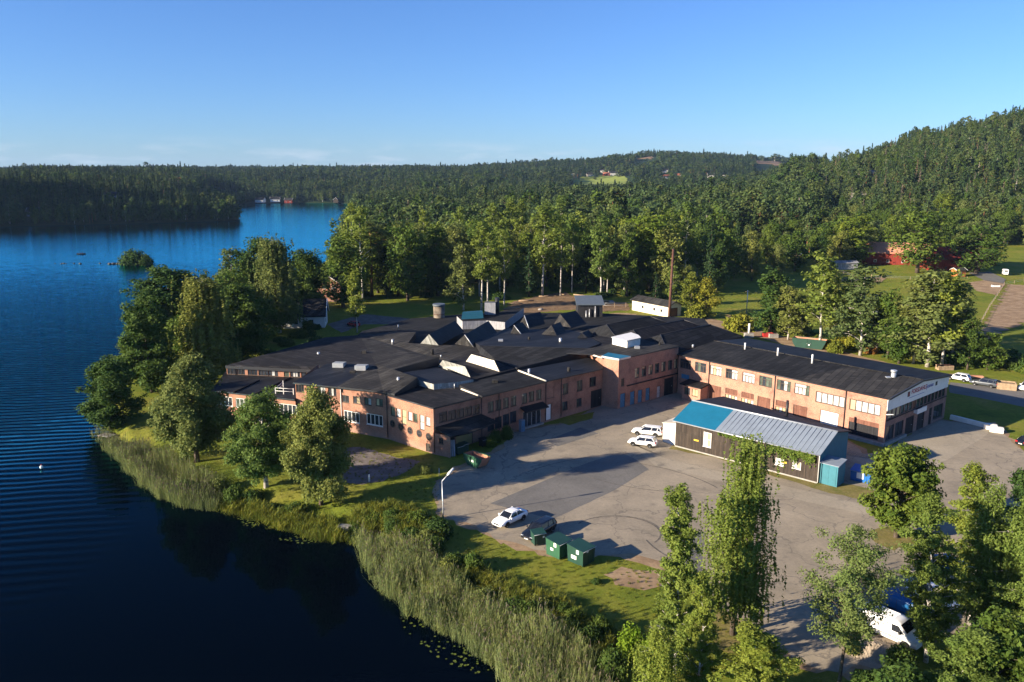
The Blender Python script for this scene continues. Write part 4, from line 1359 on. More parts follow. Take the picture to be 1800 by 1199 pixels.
# ------------------------------------------------------------------ far forest, too many to count: one object per wood and kind
def gn_scatter(name, pts, protos, parent=None):
    """points with size and turn; geometry nodes put one of the plants on each"""
    me = bpy.data.meshes.new(name)
    me.from_pydata([p[:3] for p in pts], [], [])
    for nm, i in (('sz', 3), ('sw', 4), ('rot', 5), ('pick', 6)):
        a = me.attributes.new(nm, 'FLOAT', 'POINT')
        a.data.foreach_set('value', [float(p[i]) for p in pts])
    o = bpy.data.objects.new(name, me)
    link(o)
    ng = bpy.data.node_groups.new('scatter_' + name, 'GeometryNodeTree')
    ng.interface.new_socket('Geometry', in_out='INPUT', socket_type='NodeSocketGeometry')
    ng.interface.new_socket('Geometry', in_out='OUTPUT', socket_type='NodeSocketGeometry')
    nd = ng.nodes.new
    gi, go = nd('NodeGroupInput'), nd('NodeGroupOutput')
    jn = nd('GeometryNodeJoinGeometry')

    def attr(nm):
        a = nd('GeometryNodeInputNamedAttribute')
        a.data_type = 'FLOAT'
        a.inputs['Name'].default_value = nm
        return a.outputs['Attribute']
    for k, src in enumerate(protos):
        cmp_ = nd('FunctionNodeCompare')
        cmp_.data_type = 'FLOAT'; cmp_.operation = 'EQUAL'
        cmp_.inputs['B'].default_value = float(k); cmp_.inputs['Epsilon'].default_value = 0.1
        ng.links.new(attr('pick'), cmp_.inputs['A'])
        ip = nd('GeometryNodeInstanceOnPoints')
        oi = nd('GeometryNodeObjectInfo')
        oi.inputs['Object'].default_value = src
        oi.inputs['As Instance'].default_value = True
        oi.transform_space = 'ORIGINAL'
        cs = nd('ShaderNodeCombineXYZ'); cr_ = nd('ShaderNodeCombineXYZ')
        ng.links.new(attr('sw'), cs.inputs[0]); ng.links.new(attr('sw'), cs.inputs[1]); ng.links.new(attr('sz'), cs.inputs[2])
        ng.links.new(attr('rot'), cr_.inputs[2])
        ng.links.new(gi.outputs[0], ip.inputs['Points'])
        ng.links.new(cmp_.outputs['Result'], ip.inputs['Selection'])
        ng.links.new(oi.outputs['Geometry'], ip.inputs['Instance'])
        ng.links.new(cr_.outputs[0], ip.inputs['Rotation'])
        ng.links.new(cs.outputs[0], ip.inputs['Scale'])
        ng.links.new(ip.outputs['Instances'], jn.inputs[0])
    ng.links.new(jn.outputs[0], go.inputs[0])
    md = o.modifiers.new('scatter', 'NODES')
    md.node_group = ng
    return o


def source(p):
    """trunk and crown in one mesh, used only as the pattern for a forest (not in the scene itself)"""
    ms = [p['trunk'], p['crown']]
    co, q, mi, ti = [], [], [], []
    b_ = 0
    me = bpy.data.meshes.new('forest_tree')
    faces = []
    tint = []
    for k, m in enumerate(ms):
        v = np.empty(len(m.vertices) * 3, np.float32); m.vertices.foreach_get('co', v)
        co.append(v.reshape(-1, 3))
        faces += [[i + b_ for i in pl.vertices] for pl in m.polygons]
        mi += [k] * len(m.polygons)
        if 'tint' in m.attributes:
            t = np.empty(len(m.polygons), np.float32); m.attributes['tint'].data.foreach_get('value', t); tint += list(t)
        else: tint += [0] * len(m.polygons)
        b_ += len(m.vertices)
    me.from_pydata(np.concatenate(co).tolist(), [], faces)
    for m in ms: me.materials.append(m.materials[0])
    me.polygons.foreach_set('material_index', mi)
    a = me.attributes.new('tint', 'FLOAT', 'FACE'); a.data.foreach_set('value', tint)
    me.update()
    return bpy.data.objects.new('forest_tree', me)


FAR = ['f_oak', 'f_birch', 'f_alder', 'f_spruce', 'f_spruce2', 'f_pine', 'f_dead']
SRC = [source(P[k]) for k in FAR]


def az_points(a0, a1, d0, d1, sp, seed, ok=None):
    """points over a sector of the land, spacing sp"""
    rg = np.random.default_rng(seed)
    x0 = min((a0 - 900) / 1400 * d for d in (d0, d1)); x1 = max((a1 - 900) / 1400 * d for d in (d0, d1))
    nx, ny = int((x1 - x0) / sp) + 1, int((d1 - d0) / sp) + 1
    X, Y = np.meshgrid(x0 + np.arange(nx) * sp, d0 + np.arange(ny) * sp, indexing='ij')
    X = X + rg.uniform(-.48, .48, X.shape) * sp; Y = Y + rg.uniform(-.48, .48, Y.shape) * sp
    X, Y = X.ravel(), Y.ravel()
    a = 900 + 1400 * X / Y
    m = (a > a0) & (a < a1) & (Y > d0) & (Y < d1) & (poly_sd(LAKE, X, Y) < -2)
    X, Y = X[m], Y[m]
    if ok is not None:
        m = ok(X, Y); X, Y = X[m], Y[m]
    return X, Y


def forest(name, label, sectors, weights, hr, seed, clump=0.0):
    rg = np.random.default_rng(seed)
    pts = []
    for (a0, a1, d0, d1, sp, ok) in sectors:
        X, Y = az_points(a0, a1, d0, d1, sp, rg.integers(1e6), ok)
        Z = T(X, Y)
        w = np.array(weights, float)
        # kinds stand in stands: the mix drifts with place
        for x, y, z in zip(X, Y, Z):
            ww = w.copy()
            s = math.sin(x / 70 + 1.7 * math.sin(y / 110)) + math.sin(y / 53 + x / 140)
            ww[3:6] *= math.exp(.8 * s); ww[:3] *= math.exp(-.8 * s)
            k = rg.choice(len(w), p=ww / ww.sum())
            f = rg.uniform(*hr) * (1 + .1 * math.sin(x / 31) * math.sin(y / 27))
            if rg.random() < .05: f *= 1.25
            wd = f * rg.uniform(.85, 1.2) * max(1, sp / 8.0)
            pts.append((x, y, z - .2, f, wd, rg.uniform(0, 6.28), k))
    print(name, len(pts))
    o = gn_scatter(name, pts, SRC)
    return tag(o, label, 'forest', kind='stuff')


def field_gap(X, Y):
    a = 900 + 1400 * X / Y
    return ~((a > 995) & (a < 1110) & (Y > 1150) & (Y < 1620)) & ~((a > 1085) & (a < 1150) & (Y > 1850) & (Y < 2150) & (a > 1110)) & ~((a > 1318) & (a < 1385) & (Y > 1500))


FARHOUSES = [(1078, 309, 20), (1005, 308, 16), (1037, 310, 14), (1060, 303, 12), (1066, 309.5, 14), (983, 301, 14), (1169, 314, 16), (1168, 303, 14), (1190, 312, 12), (1249, 312, 12), (1277, 315, 14),
             (290, 321, 16), (312, 322, 12), (197, 350, 14), (60, 380, 12), (458, 356, 14), (484, 355, 14), (508, 357, 12), (592, 357, 8)]
FH = [(G(x, y), L_) for x, y, L_ in FARHOUSES]


def not_house(X, Y):
    ok = np.ones(X.shape, bool)
    for p, L_ in FH:
        u = X - p.x * Y / p.y
        ok &= ~((np.abs(u) < L_ * .62) & (Y < p.y + 9) & (Y > p.y * .90))
    return ok


ROCKS = [(G(1507, 352), 9), (G(1516, 343), 6), (G(1535, 305), 6), (G(1790, 350), 6)]


def not_rock(X, Y):
    ok = np.ones(X.shape, bool)
    for p, r in ROCKS:
        ok &= ~((np.abs(X - p.x * Y / p.y) < r) & (Y < p.y + 8) & (Y > p.y - 42))
    return ok


def not_near(X, Y):
    P_ = np.array(placed)
    return np.array([((P_[:, 0] - x) ** 2 + (P_[:, 1] - y) ** 2).min() > 30 for x, y in zip(X, Y)])


forest('far_shore_forest', 'dark mixed forest on the far shore of the lake, left', [(-700, -200, 430, 900, 11, None), (-200, 450, 640, 900, 7.5, not_house), (-200, 450, 900, 1500, 10.5, not_house), (-200, 442, 1500, 2300, 15, None), (-200, 1400, 2300, 3000, 26, None), (-200, 460, 640, 800, 4.2, lambda X, Y: poly_sd(LAKE, X, Y) > -13)],
       [1.2, 1.2, 1.5, 2.6, 2.0, .8, .05], (.72, 1.05), 1)
forest('headland_forest', 'sunlit forest behind the small houses on the far point', [(440, 640, 1200, 1400, 8, not_house), (440, 1000, 1400, 2300, 15, None)],
       [1.4, 1.5, 1.0, 2.0, 1.5, 1.0, .05], (.8, 1.1), 2)
forest('middle_forest', 'mixed forest on the low ground beyond the near wood', [(600, 975, 560, 760, 7.5, not_near), (600, 975, 760, 1000, 8.5, None), (600, 985, 1000, 1400, 12, None)],
       [1.2, 1.2, 1.3, 1.6, 1.2, 1.6, .05], (.8, 1.18), 3)
forest('hill_forest', 'blue green forest on the distant rounded hill', [(960, 1440, 1000, 2500, 15, lambda X, Y: field_gap(X, Y) & not_house(X, Y))],
       [1.0, 1.0, 1.3, 2.4, 1.8, .8, .03], (.8, 1.1), 4)
forest('valley_wood', 'leafy wood between the near trees and the distant hill', [(600, 980, 360, 560, 9, not_near), (960, 1440, 372, 620, 9, not_near), (960, 1420, 620, 1000, 10, not_house)],
       [2.6, 2.4, 2.0, .35, .3, .5, .02], (.95, 1.4), 5)
forest('slope_forest', 'mixed forest covering the steep hill on the right', [(1400, 2000, 405, 560, 6.6, lambda X, Y: not_near(X, Y) & not_rock(X, Y)), (1400, 2050, 560, 960, 7.2, not_rock)],
       [1.9, 2.2, 1.5, .55, .5, 1.3, .6], (.5, 1.0), 6)
# ------------------------------------------------------------------ buildings: tools
def thing(name, loc, label, cat, group=None):
    return tag(empty(name, loc), label, cat, group)


def part(mb, name, mats, parent, label=None):
    """mesh built in world coordinates, parented to a thing (or part) standing at its own place"""
    o = mb.build(name, mats)
    o.parent = parent
    o.matrix_basis = parent_world(parent).inverted()
    if label: o['label'] = label
    return o


def parent_world(p):
    m = p.matrix_basis.copy()
    while p.parent:
        p = p.parent
        m = p.matrix_basis @ m
    return m


def put(o, parent, Mw):
    o.parent = parent
    o.matrix_basis = parent_world(parent).inverted() @ Mw
    return o


class Wall:
    """upright wall from P0 to P1 (left to right seen from outside); holes carry windows and doors"""

    def __init__(s, p0, p1, z0, z1):
        s.p0 = Vector((p0[0], p0[1])); s.p1 = Vector((p1[0], p1[1]))
        s.d = (s.p1 - s.p0).normalized(); s.L = (s.p1 - s.p0).length
        s.z0, s.z1 = z0, z1
        s.holes = []
        s.M = Matrix(((s.d.x, -s.d.y, 0, s.p0.x), (s.d.y, s.d.x, 0, s.p0.y), (0, 0, 1, 0), (0, 0, 0, 1)))

    def at(s, px, py):
        r = ray(px, py)
        n = Vector((s.d.y, -s.d.x))
        t = s.p0.dot(n) / (r.x * n.x + r.y * n.y)
        q = Vector((r.x * t, r.y * t))
        return (q - s.p0).dot(s.d), CAM_H + r.z * t

    def pt(s, u, z, out=0.0):
        return s.M @ Vector((u, -out, z))

    def hole(s, u, z, w, h):
        s.holes.append((u - w / 2, u + w / 2, z - h / 2, z + h / 2))

    def mesh(s, mb, mi=0, depth=0.16, mi_rev=None):
        us = sorted({0.0, s.L} | {min(max(v, 0), s.L) for h in s.holes for v in h[:2]})
        zs = sorted({s.z0, s.z1} | {min(max(v, s.z0), s.z1) for h in s.holes for v in h[2:]})
        for i in range(len(us) - 1):
            for j in range(len(zs) - 1):
                uc, zc = (us[i] + us[i + 1]) / 2, (zs[j] + zs[j + 1]) / 2
                if any(h[0] < uc < h[1] and h[2] < zc < h[3] for h in s.holes): continue
                if us[i + 1] - us[i] < 1e-5 or zs[j + 1] - zs[j] < 1e-5: continue
                mb.quad(*[s.pt(*q) for q in ((us[i], zs[j]), (us[i + 1], zs[j]), (us[i + 1], zs[j + 1]), (us[i], zs[j + 1]))], mi)
        for a, b_, c, d in s.holes:
            for q in (((a, c), (b_, c)), ((b_, c), (b_, d)), ((b_, d), (a, d)), ((a, d), (a, c))):
                (u0, z0), (u1, z1) = q
                mb.quad(s.pt(u0, z0), s.pt(u0, z0, -depth), s.pt(u1, z1, -depth), s.pt(u1, z1), mi if mi_rev is None else mi_rev)
        return mb


_wc = {}


def window(wall, parent, u, z, w, h, cols=2, rows=1, frame='frame_brown', glass='glass', name='window', bar=0.07, panes=None, transom=0.0, cut=True, sill=True, label=None):
    """frame with bars as the part, its panes as a sub-part, set back in a hole of the wall"""
    w = round(w * 10) / 10; h = round(h * 10) / 10
    if cut: wall.hole(u, z, w, h)
    key = (w, h, cols, rows, frame, glass, bar, str(panes), transom, sill)
    if key not in _wc:
        f, g = MB(), MB()
        y0, y1 = 0.05, 0.13
        f.box(-w / 2, w / 2, y0, y1, -h / 2, -h / 2 + bar); f.box(-w / 2, w / 2, y0, y1, h / 2 - bar, h / 2)
        f.box(-w / 2, -w / 2 + bar, y0, y1, -h / 2 + bar, h / 2 - bar); f.box(w / 2 - bar, w / 2, y0, y1, -h / 2 + bar, h / 2 - bar)
        zt = h / 2 - bar if not transom else h / 2 - transom * h
        for c in range(1, cols):
            x = -w / 2 + w * c / cols
            f.box(x - bar * .45, x + bar * .45, y0 + .005, y1 - .005, -h / 2 + bar, zt)
        for r in range(1, rows):
            zz = -h / 2 + h * r / rows
            f.box(-w / 2 + bar, w / 2 - bar, y0 + .01, y1 - .01, zz - bar * .4, zz + bar * .4)
        if transom: f.box(-w / 2 + bar, w / 2 - bar, y0 + .004, y1 - .004, zt - bar * .4, zt + bar * .4)
        if sill: f.box(-w / 2 - .06, w / 2 + .06, -.06, y0 - .002, -h / 2 - .05, -h / 2 - .002)
        mats = [M[glass]]
        for c in range(cols):
            a, b_ = -w / 2 + w * c / cols, -w / 2 + w * (c + 1) / cols
            mi = 0
            if panes and panes[c % len(panes)]:
                if M[panes[c % len(panes)]] not in mats: mats.append(M[panes[c % len(panes)]])
                mi = mats.index(M[panes[c % len(panes)]])
            g.quad((a, y1 - .03, -h / 2 + .01), (b_, y1 - .03, -h / 2 + .01), (b_, y1 - .03, h / 2 - .01), (a, y1 - .03, h / 2 - .01), mi)
        of, og = f.build(name, M[frame]), g.build('pane', mats)
        _wc[key] = (of.data, og.data)
        bpy.data.objects.remove(of); bpy.data.objects.remove(og)
    fm, gm = _wc[key]
    o = bpy.data.objects.new(name, fm); link(o)
    put(o, parent, wall.M @ Matrix.Translation((u, 0, z)))
    p = bpy.data.objects.new('pane', gm); link(p, o)
    if label: o['label'] = label
    return o


def win_px(wall, parent, x, y, w, h, **kw):
    u, z = wall.at(x, y)
    return window(wall, parent, u, z, w, h, **kw)


def leaf_door(wall, parent, u, z0, w, h, mat, name='door', out=0.04, handle=True, ribs=0, label=None, cut=True):
    """door leaf with frame, set in a hole; ribs are the panels of a gate"""
    if cut: wall.hole(u, z0 + h / 2, w, h)
    b_ = MB()
    b_.box(u - w / 2 + .08, u + w / 2 - .08, .09, .15, z0 + .02, z0 + h - .08, 0)
    b_.box(u - w / 2, u - w / 2 + .08, .04, .155, z0, z0 + h, 1); b_.box(u + w / 2 - .08, u + w / 2, .04, .155, z0, z0 + h, 1)
    b_.box(u - w / 2 + .08, u + w / 2 - .08, .04, .155, z0 + h - .08, z0 + h, 1)
    for r in range(ribs):
        zz = z0 + h * (r + 1) / (ribs + 1)
        b_.box(u - w / 2 + .09, u + w / 2 - .09, .07, .088, zz - .03, zz + .03, 0)
    b_.xf(wall.M)
    o = part(b_, name, [M[mat], M['frame_dark']], parent, label)
    if handle:
        k = MB().box(u + w * .3, u + w * .3 + .12, .03, .085, z0 + h * .47, z0 + h * .47 + .05).xf(wall.M)
        part(k, 'handle', M['galv'], o)
    return o


def roofpoly(pts): return [tuple(W(x, y, z)) for x, y, z in pts]


def gable(apex, ridge_end, bl, br, zb):
    """gabled dormer: front triangle at apex, ridge running back; four world points"""
    a, r = Vector(apex), Vector(ridge_end)
    d = r - a; d.z = 0
    bl, br = Vector((bl[0], bl[1], zb)), Vector((br[0], br[1], zb))
    return a, r, bl, br, bl + d, br + d


def cable(name, pts, r, mat, label, cat): pass


# ------------------------------------------------------------------ the old brick factory
fac = thing('factory', (-4, 140, 0), 'sprawling old brick factory by the lake with a patchwork of black felt roofs and skylights', 'factory')
A0, A1 = (-50.4, 130.0), (-35.1, 124.4)
B0, C0, Q, K = (-35.1, 124.9), (-27.1, 122.3), (-19.2, 118.0), (-11.2, 111.0)
D2, D3, T0, T1_, F1 = (-4.6, 117.5), (5.6, 126.6), (16.0, 136.4), (18.5, 134.3), (31.0, 145.0)
K2 = (-8.9, 109.6)
wA, wB, wC = Wall(A0, A1, 0, 4.5), Wall(B0, C0, 0, 7.3), Wall(C0, Q, 0, 7.35)
wC2 = Wall(Q, K, 0, 7.2)
wK, wD1, wD2, wD3 = Wall(K, K2, 0, 3.3), Wall(K, D2, 0, 7.05), Wall(D2, D3, 0, 7.2), Wall(D3, T0, 0, 7.15)
wT, wF = Wall(T0, T1_, 0, 8.8), Wall(T1_, F1, 0, 8.8)
a2a, a2b = W(398, 643.5, 6.2), W(561, 650.5, 6.2)
wA2 = Wall(a2a, a2b, 4.4, 6.2)
wBl = Wall((-34.3, 137.4), B0, 0, 7.3)
wAl = Wall((-49.3, 143), A0, 0, 4.5)

WH = dict(frame='frame_white', sill=True)
for x, y in ((394.4, 705.0), (428.6, 709.3), (468, 714.5), (506, 719)):
    win_px(wA, fac, x, y, 3.3, 1.6, cols=4, bar=.1, panes=[None, None, None, None] if x != 428.6 else ['glass_green'] * 4, **WH)
for x, y, pn in ((397, 650, None), (408, 651, None), (422, 652.5, None), (444, 654.2, None), (463, 655.5, None), (480, 655.2, ['glass', 'glass_pale', 'glass']), (503.5, 656, ['glass_green']), (518.6, 656.5, ['glass', 'glass_pale', 'glass_pale', 'glass']), (538, 658, ['glass', 'glass_tan'])):
    u, z = wA2.at(x, y)
    if .8 < u < wA2.L - .8: window(wA2, fac, u, 5.25, 1.9 if x not in (503.5,) else 1.0, 1.1, cols=len(pn) if pn and len(pn) > 1 else 3 if x != 503.5 else 2, panes=pn, bar=.06)
for x, y, pn in ((527.3, 682.8, None), (546, 684.5, ['glass', 'glass']), (565, 687, ['glass', 'glass_pale', 'glass_pale']), (584, 689.5, ['glass', 'glass_pale', 'glass'])):
    win_px(wB, fac, x, y, 1.5, 1.3, cols=3, panes=pn)
for x, y in ((530, 722), (553, 727), (577, 727)):
    win_px(wB, fac, x, y, 1.7, 1.7, cols=3, bar=.1, **WH)
for x, y, pn in ((607.6, 701.3, None), (626.6, 703.4, ['glass', 'glass_tan']), (646.6, 705.7, ['glass_green', 'glass_pale']), (666.8, 707.6, ['glass_tan', 'glass_green'])):
    win_px(wC, fac, x, y, 1.45, 1.2, cols=2, panes=pn, bar=.1)
for x, y in ((618, 732.8), (658.5, 738.2)):
    win_px(wC, fac, x, y, 3.25, 1.75, cols=4, bar=.12, **WH)
win_px(wC, fac, 601, 687, .65, .5, cols=1, frame='frame_dark')
for x, y, tall, pn in ((690.2, 711.8, 0, 'glass_green'), (700, 715.5, 0, 'glass_pale'), (709.9, 722.8, 1, 'glass_tan'), (720.6, 722.1, 0, 'glass_pale'), (729.9, 725.7, 0, 'glass_green'), (741.5, 733.6, 1, 'glass_pale'), (752, 731.9, 0, 'glass_pale')):
    u, z = wC2.at(x, y)
    if tall:
        window(wC2, fac, u, 4.35, .95, 2.3, cols=1, rows=2, panes=[pn], frame='frame_brown', name='door')
    else:
        window(wC2, fac, u, 4.75, 1.0, 1.45, cols=1, panes=[pn], bar=.08)
for x, y in ((690.2, 744.9), (705, 750.9), (720.9, 756.9), (737, 762), (753.5, 767.7)):
    u, z = wC2.at(x, y)
    # round window: frame ring and pane sit on a shallow round recess
    b_, g = MB(), MB()
    n = 20
    for k in range(n):
        a0, a1 = 2 * math.pi * k / n, 2 * math.pi * (k + 1) / n
        for r0, r1, y0, y1 in ((.60, .60, .0, -.05), (.60, .46, -.05, -.05), (.46, .46, -.05, .06)):
            b_.quad(*[(u + math.cos(a) * r, yy, z + math.sin(a) * r) for a, r, yy in ((a0, r0, y0), (a1, r0, y0), (a1, r1, y1), (a0, r1, y1))])
        g.add([(u, -.012, z), (u + math.cos(a0) * .47, -.012, z + math.sin(a0) * .47), (u + math.cos(a1) * .47, -.012, z + math.sin(a1) * .47)], [(0, 1, 2)])
    b_.box(u - .46, u + .46, -.045, -.014, z - .03, z + .03); b_.box(u - .03, u + .03, -.046, -.015, z - .46, z - .031); b_.box(u - .03, u + .03, -.046, -.015, z + .031, z + .46)
    o = part(b_.xf(wC2.M), 'round_window', M['frame_brown'], fac)
    part(g.xf(wC2.M), 'pane', M['glass'], o)
win_px(wK, fac, 775.3, 775.6, .8, .9, cols=2, rows=2)
leaf_door(wC2, fac, wC2.L - 1.6, .05, .9, 1.3, 'frame_dark', 'cellar_door')

for x, y in ((779, 733), (794.5, 730), (809, 727), (823, 723), (837, 720)):
    win_px(wD1, fac, x, y, 1.5, 1.5, cols=2, transom=.3, frame='frame_dark', panes=['glass', 'glass'])
leaf_door(wD1, fac, 3.2, .05, 1.1, 2.3, 'boards_dark', 'door')
leaf_door(wD1, fac, 5.6, .05, 3.4, 2.9, 'door_ochre', 'loading_gate', ribs=3)
for x, y in ((862.5, 715.5), (876, 712), (889, 708.5), (902.5, 705), (922, 700.5), (934, 697), (947, 694)):
    win_px(wD2, fac, x, y, 1.25, 1.7, cols=2, transom=.3, frame='frame_dark', panes=['glass', 'glass_green'])
win_px(wD2, fac, 968, 689.5, 1.5, 1.9, cols=3, frame='frame_dark')
for x, y in ((863, 747), (876, 743), (889.5, 738), (902, 733)):
    win_px(wD2, fac, x, y, 1.35, 1.9, cols=2, frame='frame_dark')
u0, _ = wD2.at(920, 740); u1, _ = wD2.at(950, 730)
window(wD2, fac, (u0 + u1) / 2, 1.45, u1 - u0 + .2, 2.7, cols=4, frame='galv', bar=.09, sill=False, name='glass_entrance')
u, _ = wD2.at(963, 722)
leaf_door(wD3 if u > wD2.L else wD2, fac, u - (wD2.L if u > wD2.L else 0), .3, 1.7, 2.7, 'white', 'door', label='white door with a dark notice at the steps')
for x, y, h in ((994, 683.5, 1.9), (1019, 678, 1.9), (1042, 671, 1.7)):
    win_px(wD3, fac, x, y, 1.35 if h > 1.8 else 1.7, h, cols=3, frame='frame_dark', panes=['glass', 'glass_green', 'glass'])
for x, y in ((993, 713.5), (1018, 707.5)):
    win_px(wD3, fac, x, y, 1.3, 1.5, cols=2, frame='frame_dark', panes=['glass_green', 'glass'])
ug, _ = wD3.at(1048, 701)
leaf_door(wD3, fac, ug, .05, 2.9, 3.2, 'boards_dark', 'loading_gate', ribs=3)
for k, (x, y) in enumerate(((1120, 657), (1132, 655), (1143.7, 652.5), (1155, 649), (1166.5, 646), (1178, 643), (1188.5, 640.5))):
    u, z = wF.at(x, y)
    window(wF, fac, u, 5.75, 1.2, 1.75, cols=2, transom=.3, frame='frame_dark', panes=['glass_green', 'glass'] if k % 2 else ['glass_tan', 'glass_green'])
win_px(wF, fac, 1094.6, 672, .85, 1.4, cols=2, frame='frame_dark')
for x, w, m, h in ((1094.5, 1.35, 'blue_door', 2.6), (1111.3, 1.25, 'blue_door', 2.5), (1124.7, 1.2, 'blue_door', 2.4), (1138, 1.2, 'blue_door', 2.4), (1157, 1.0, 'glass_pale', 2.2)):
    u, _ = wF.at(x, 705)
    leaf_door(wF, fac, u, .05, w, h, m, 'door', ribs=1)
u, _ = wF.at(1175, 690)
leaf_door(wF, fac, u, .05, 2.7, 3.3, 'boards_dark', 'loading_gate', ribs=3)

for w_, mi in ((wA, 'brick'), (wA2, 'brick'), (wB, 'brick'), (wC, 'brick'), (wC2, 'brick'), (wK, 'brick'), (wBl, 'brick'), (wAl, 'brick'), (wD1, 'brick'), (wD2, 'brick'), (wD3, 'brick'), (wT, 'brick_pale'), (wF, 'brick')):
    b_ = MB()
    w_.mesh(b_)
    part(b_, 'wall', M[mi], fac)
# dark rooms behind the glass so that no daylight shines through
b_ = MB().prism([(x, y, 6.85) for x, y in ((-49.0, 131.0), (-35.3, 126.2), (-26.8, 123.3), (-18.6, 118.9), (-11.2, 112.1), (-4.9, 118.3), (5.2, 127.3), (15.4, 137.2), (18.4, 135.4), (30.0, 145.6), (44, 165), (46, 192), (20, 199), (-10, 199), (-24, 190), (-42, 172), (-49, 142))][:0] or
               [(-34.6, 126.2, 6.6), (-26.8, 123.3, 6.6), (-18.6, 118.9, 6.6), (-11.2, 112.1, 6.6), (-4.9, 118.3, 6.6), (5.2, 127.3, 6.6), (15.4, 137.2, 6.6), (18.6, 135.5, 6.6), (30.4, 145.8, 6.6), (44, 165, 6.6), (46, 188, 6.6), (20, 196, 6.6), (-8, 196, 6.6), (-24, 188, 6.6), (-33, 172, 6.6), (-34, 138, 6.6)], 0, 0, 1)
part(b_, 'core', [M['felt'], M['black']], fac)


def roof(pts, z0, mat, edge='dark_metal', name='roof', world=False, label=None):
    b_ = MB().prism(pts if world else roofpoly(pts), z0, 0, 1)
    return part(b_, name, [M[mat], M[edge]], fac, label)


def off(p, d, z): return (p[0] + d[0], p[1] + d[1], z)


o_ = (-.2, -.28)
# low wing
b_ = MB().prism([off(A0, (-.3, -.35), 4.66), off(A1, (-.02, -.35), 4.66), (-34.9, 137.0, 4.66), tuple(W(561, 651, 4.6))[:2] + (4.66,), tuple(W(398, 652, 4.6))[:2] + (4.66,)], 4.46, 0, 1)
part(b_, 'roof', [M['felt_dark'], M['dark_metal']], fac)
for x0, y0, x1, y1 in ((410, 690.5, 456, 669), (446, 694, 511, 664.5)):
    a, c = W(x0, y0, 4.7), W(x1, y1, 4.7)
    part(MB().tube([(a.x, a.y, 4.78), (c.x, c.y, 4.78)], .12, 4), 'roof_batten', M['felt_grey'], fac)
# white railing where the low wing meets the taller block
rl = MB()
ra, rb, rc = W(484.5, 692, 4.66), W(516, 694, 4.66), W(498, 680, 4.66)
for p in (ra, rb, ra.lerp(rb, .45), rc):
    rl.box(p.x - .06, p.x + .06, p.y - .06, p.y + .06, 4.66, 5.75)
for z in (5.15, 5.65):
    rl.tube([(ra.x, ra.y, z), (rb.x, rb.y, z)], .05, 4); rl.tube([(ra.x, ra.y, z - .1), (rc.x, rc.y, z - .1)], .05, 4)
part(rl, 'railing', M['frame_white'], fac)
# big left hall, gently sloping
roof([(396, 642.6, 6.35), (572, 593, 6.5), (632, 589, 7.1), (661, 641, 7.25), (640, 645, 7.1), (561, 650.8, 6.35)], 5.8, 'felt2')
roof([(632, 589, 7.1), (697, 583, 7.6), (731, 583.7, 7.9), (717.5, 603, 7.6), (843, 609, 7.9), (843, 640, 7.0), (800, 640, 7.0), (772, 641, 7.3), (661, 641, 7.25)], 5.9, 'felt_grey')
# block B and block C
roof([(514.8, 672.3, 7.5), (594.5, 680.3, 7.5), (660, 641, 8.1), (575, 639.2, 8.1)], 7.28, 'felt_dark')
roof([(593.2, 679.6, 7.55), (673.5, 688.8, 7.55), (693.5, 692.6, 7.55), (734, 663.5, 8.7), (692, 649.5, 8.5), (772, 627.5, 8.7), (716, 622, 8.4), (661, 640, 8.15)], 7.25, 'felt_grey')
# corner roofs behind the court front
b_ = MB().prism([off(Q, (-.3, .2), 7.22), off(K, (-.15, -.4), 7.22), off(D2, (.3, -.35), 7.22), (-3.8, 124.5, 7.22), (-12, 139, 7.22), (-19, 131, 7.22)], 7.0, 0, 1)
part(b_, 'roof', [M['felt2'], M['dark_metal']], fac)
roof([(738, 669, 8.1), (704, 655, 8.1), (770, 646.5, 8.1), (832, 667.5, 8.1), (807.5, 671, 8.1), (762.5, 675.5, 8.1)], 6.9, 'felt_dark', 'dirty_sheet', 'roof_light')
roof([(770, 640, 7.5), (843, 621, 7.7), (909, 647.5, 7.6), (830, 668, 7.5)], 6.9, 'felt2')
# two shed skylights, pale sheet towards the sun
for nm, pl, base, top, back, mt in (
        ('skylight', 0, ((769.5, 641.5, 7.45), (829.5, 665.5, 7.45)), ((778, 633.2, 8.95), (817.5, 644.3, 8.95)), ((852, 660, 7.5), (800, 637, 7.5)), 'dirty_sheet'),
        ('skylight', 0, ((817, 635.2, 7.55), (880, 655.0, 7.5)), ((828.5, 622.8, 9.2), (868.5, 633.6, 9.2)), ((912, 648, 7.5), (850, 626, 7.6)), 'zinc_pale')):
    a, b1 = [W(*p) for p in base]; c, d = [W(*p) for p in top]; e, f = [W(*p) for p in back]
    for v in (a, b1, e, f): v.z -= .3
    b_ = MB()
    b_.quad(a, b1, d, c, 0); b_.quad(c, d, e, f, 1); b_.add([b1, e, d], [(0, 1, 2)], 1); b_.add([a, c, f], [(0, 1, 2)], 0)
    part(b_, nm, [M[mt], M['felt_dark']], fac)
# court-front roofs, with the pale verge between them
roof([(807, 676.5, 7.7), (910, 652, 7.9), (960, 670.2, 7.4), (847.5, 696.6, 7.4)], 7.18, 'felt')
roof([(911.5, 651.4, 7.85), (1036, 628, 7.8), (1057.5, 641, 7.4), (1061, 648, 7.3), (960.6, 670.0, 7.32)], 7.14, 'felt_dark')
for x0, y0, z0, x1, y1, z1 in ((811, 684, 7.3, 841, 695.5, 7.3), (911, 651.5, 8.0, 960, 669.8, 7.5), (1036, 622.5, 8.75, 1059, 629.5, 8.75)):
    a, c = W(x0, y0, z0), W(x1, y1, z1)
    part(MB().tube([a, c], .16, 4), 'flashing', M['cream'], fac)
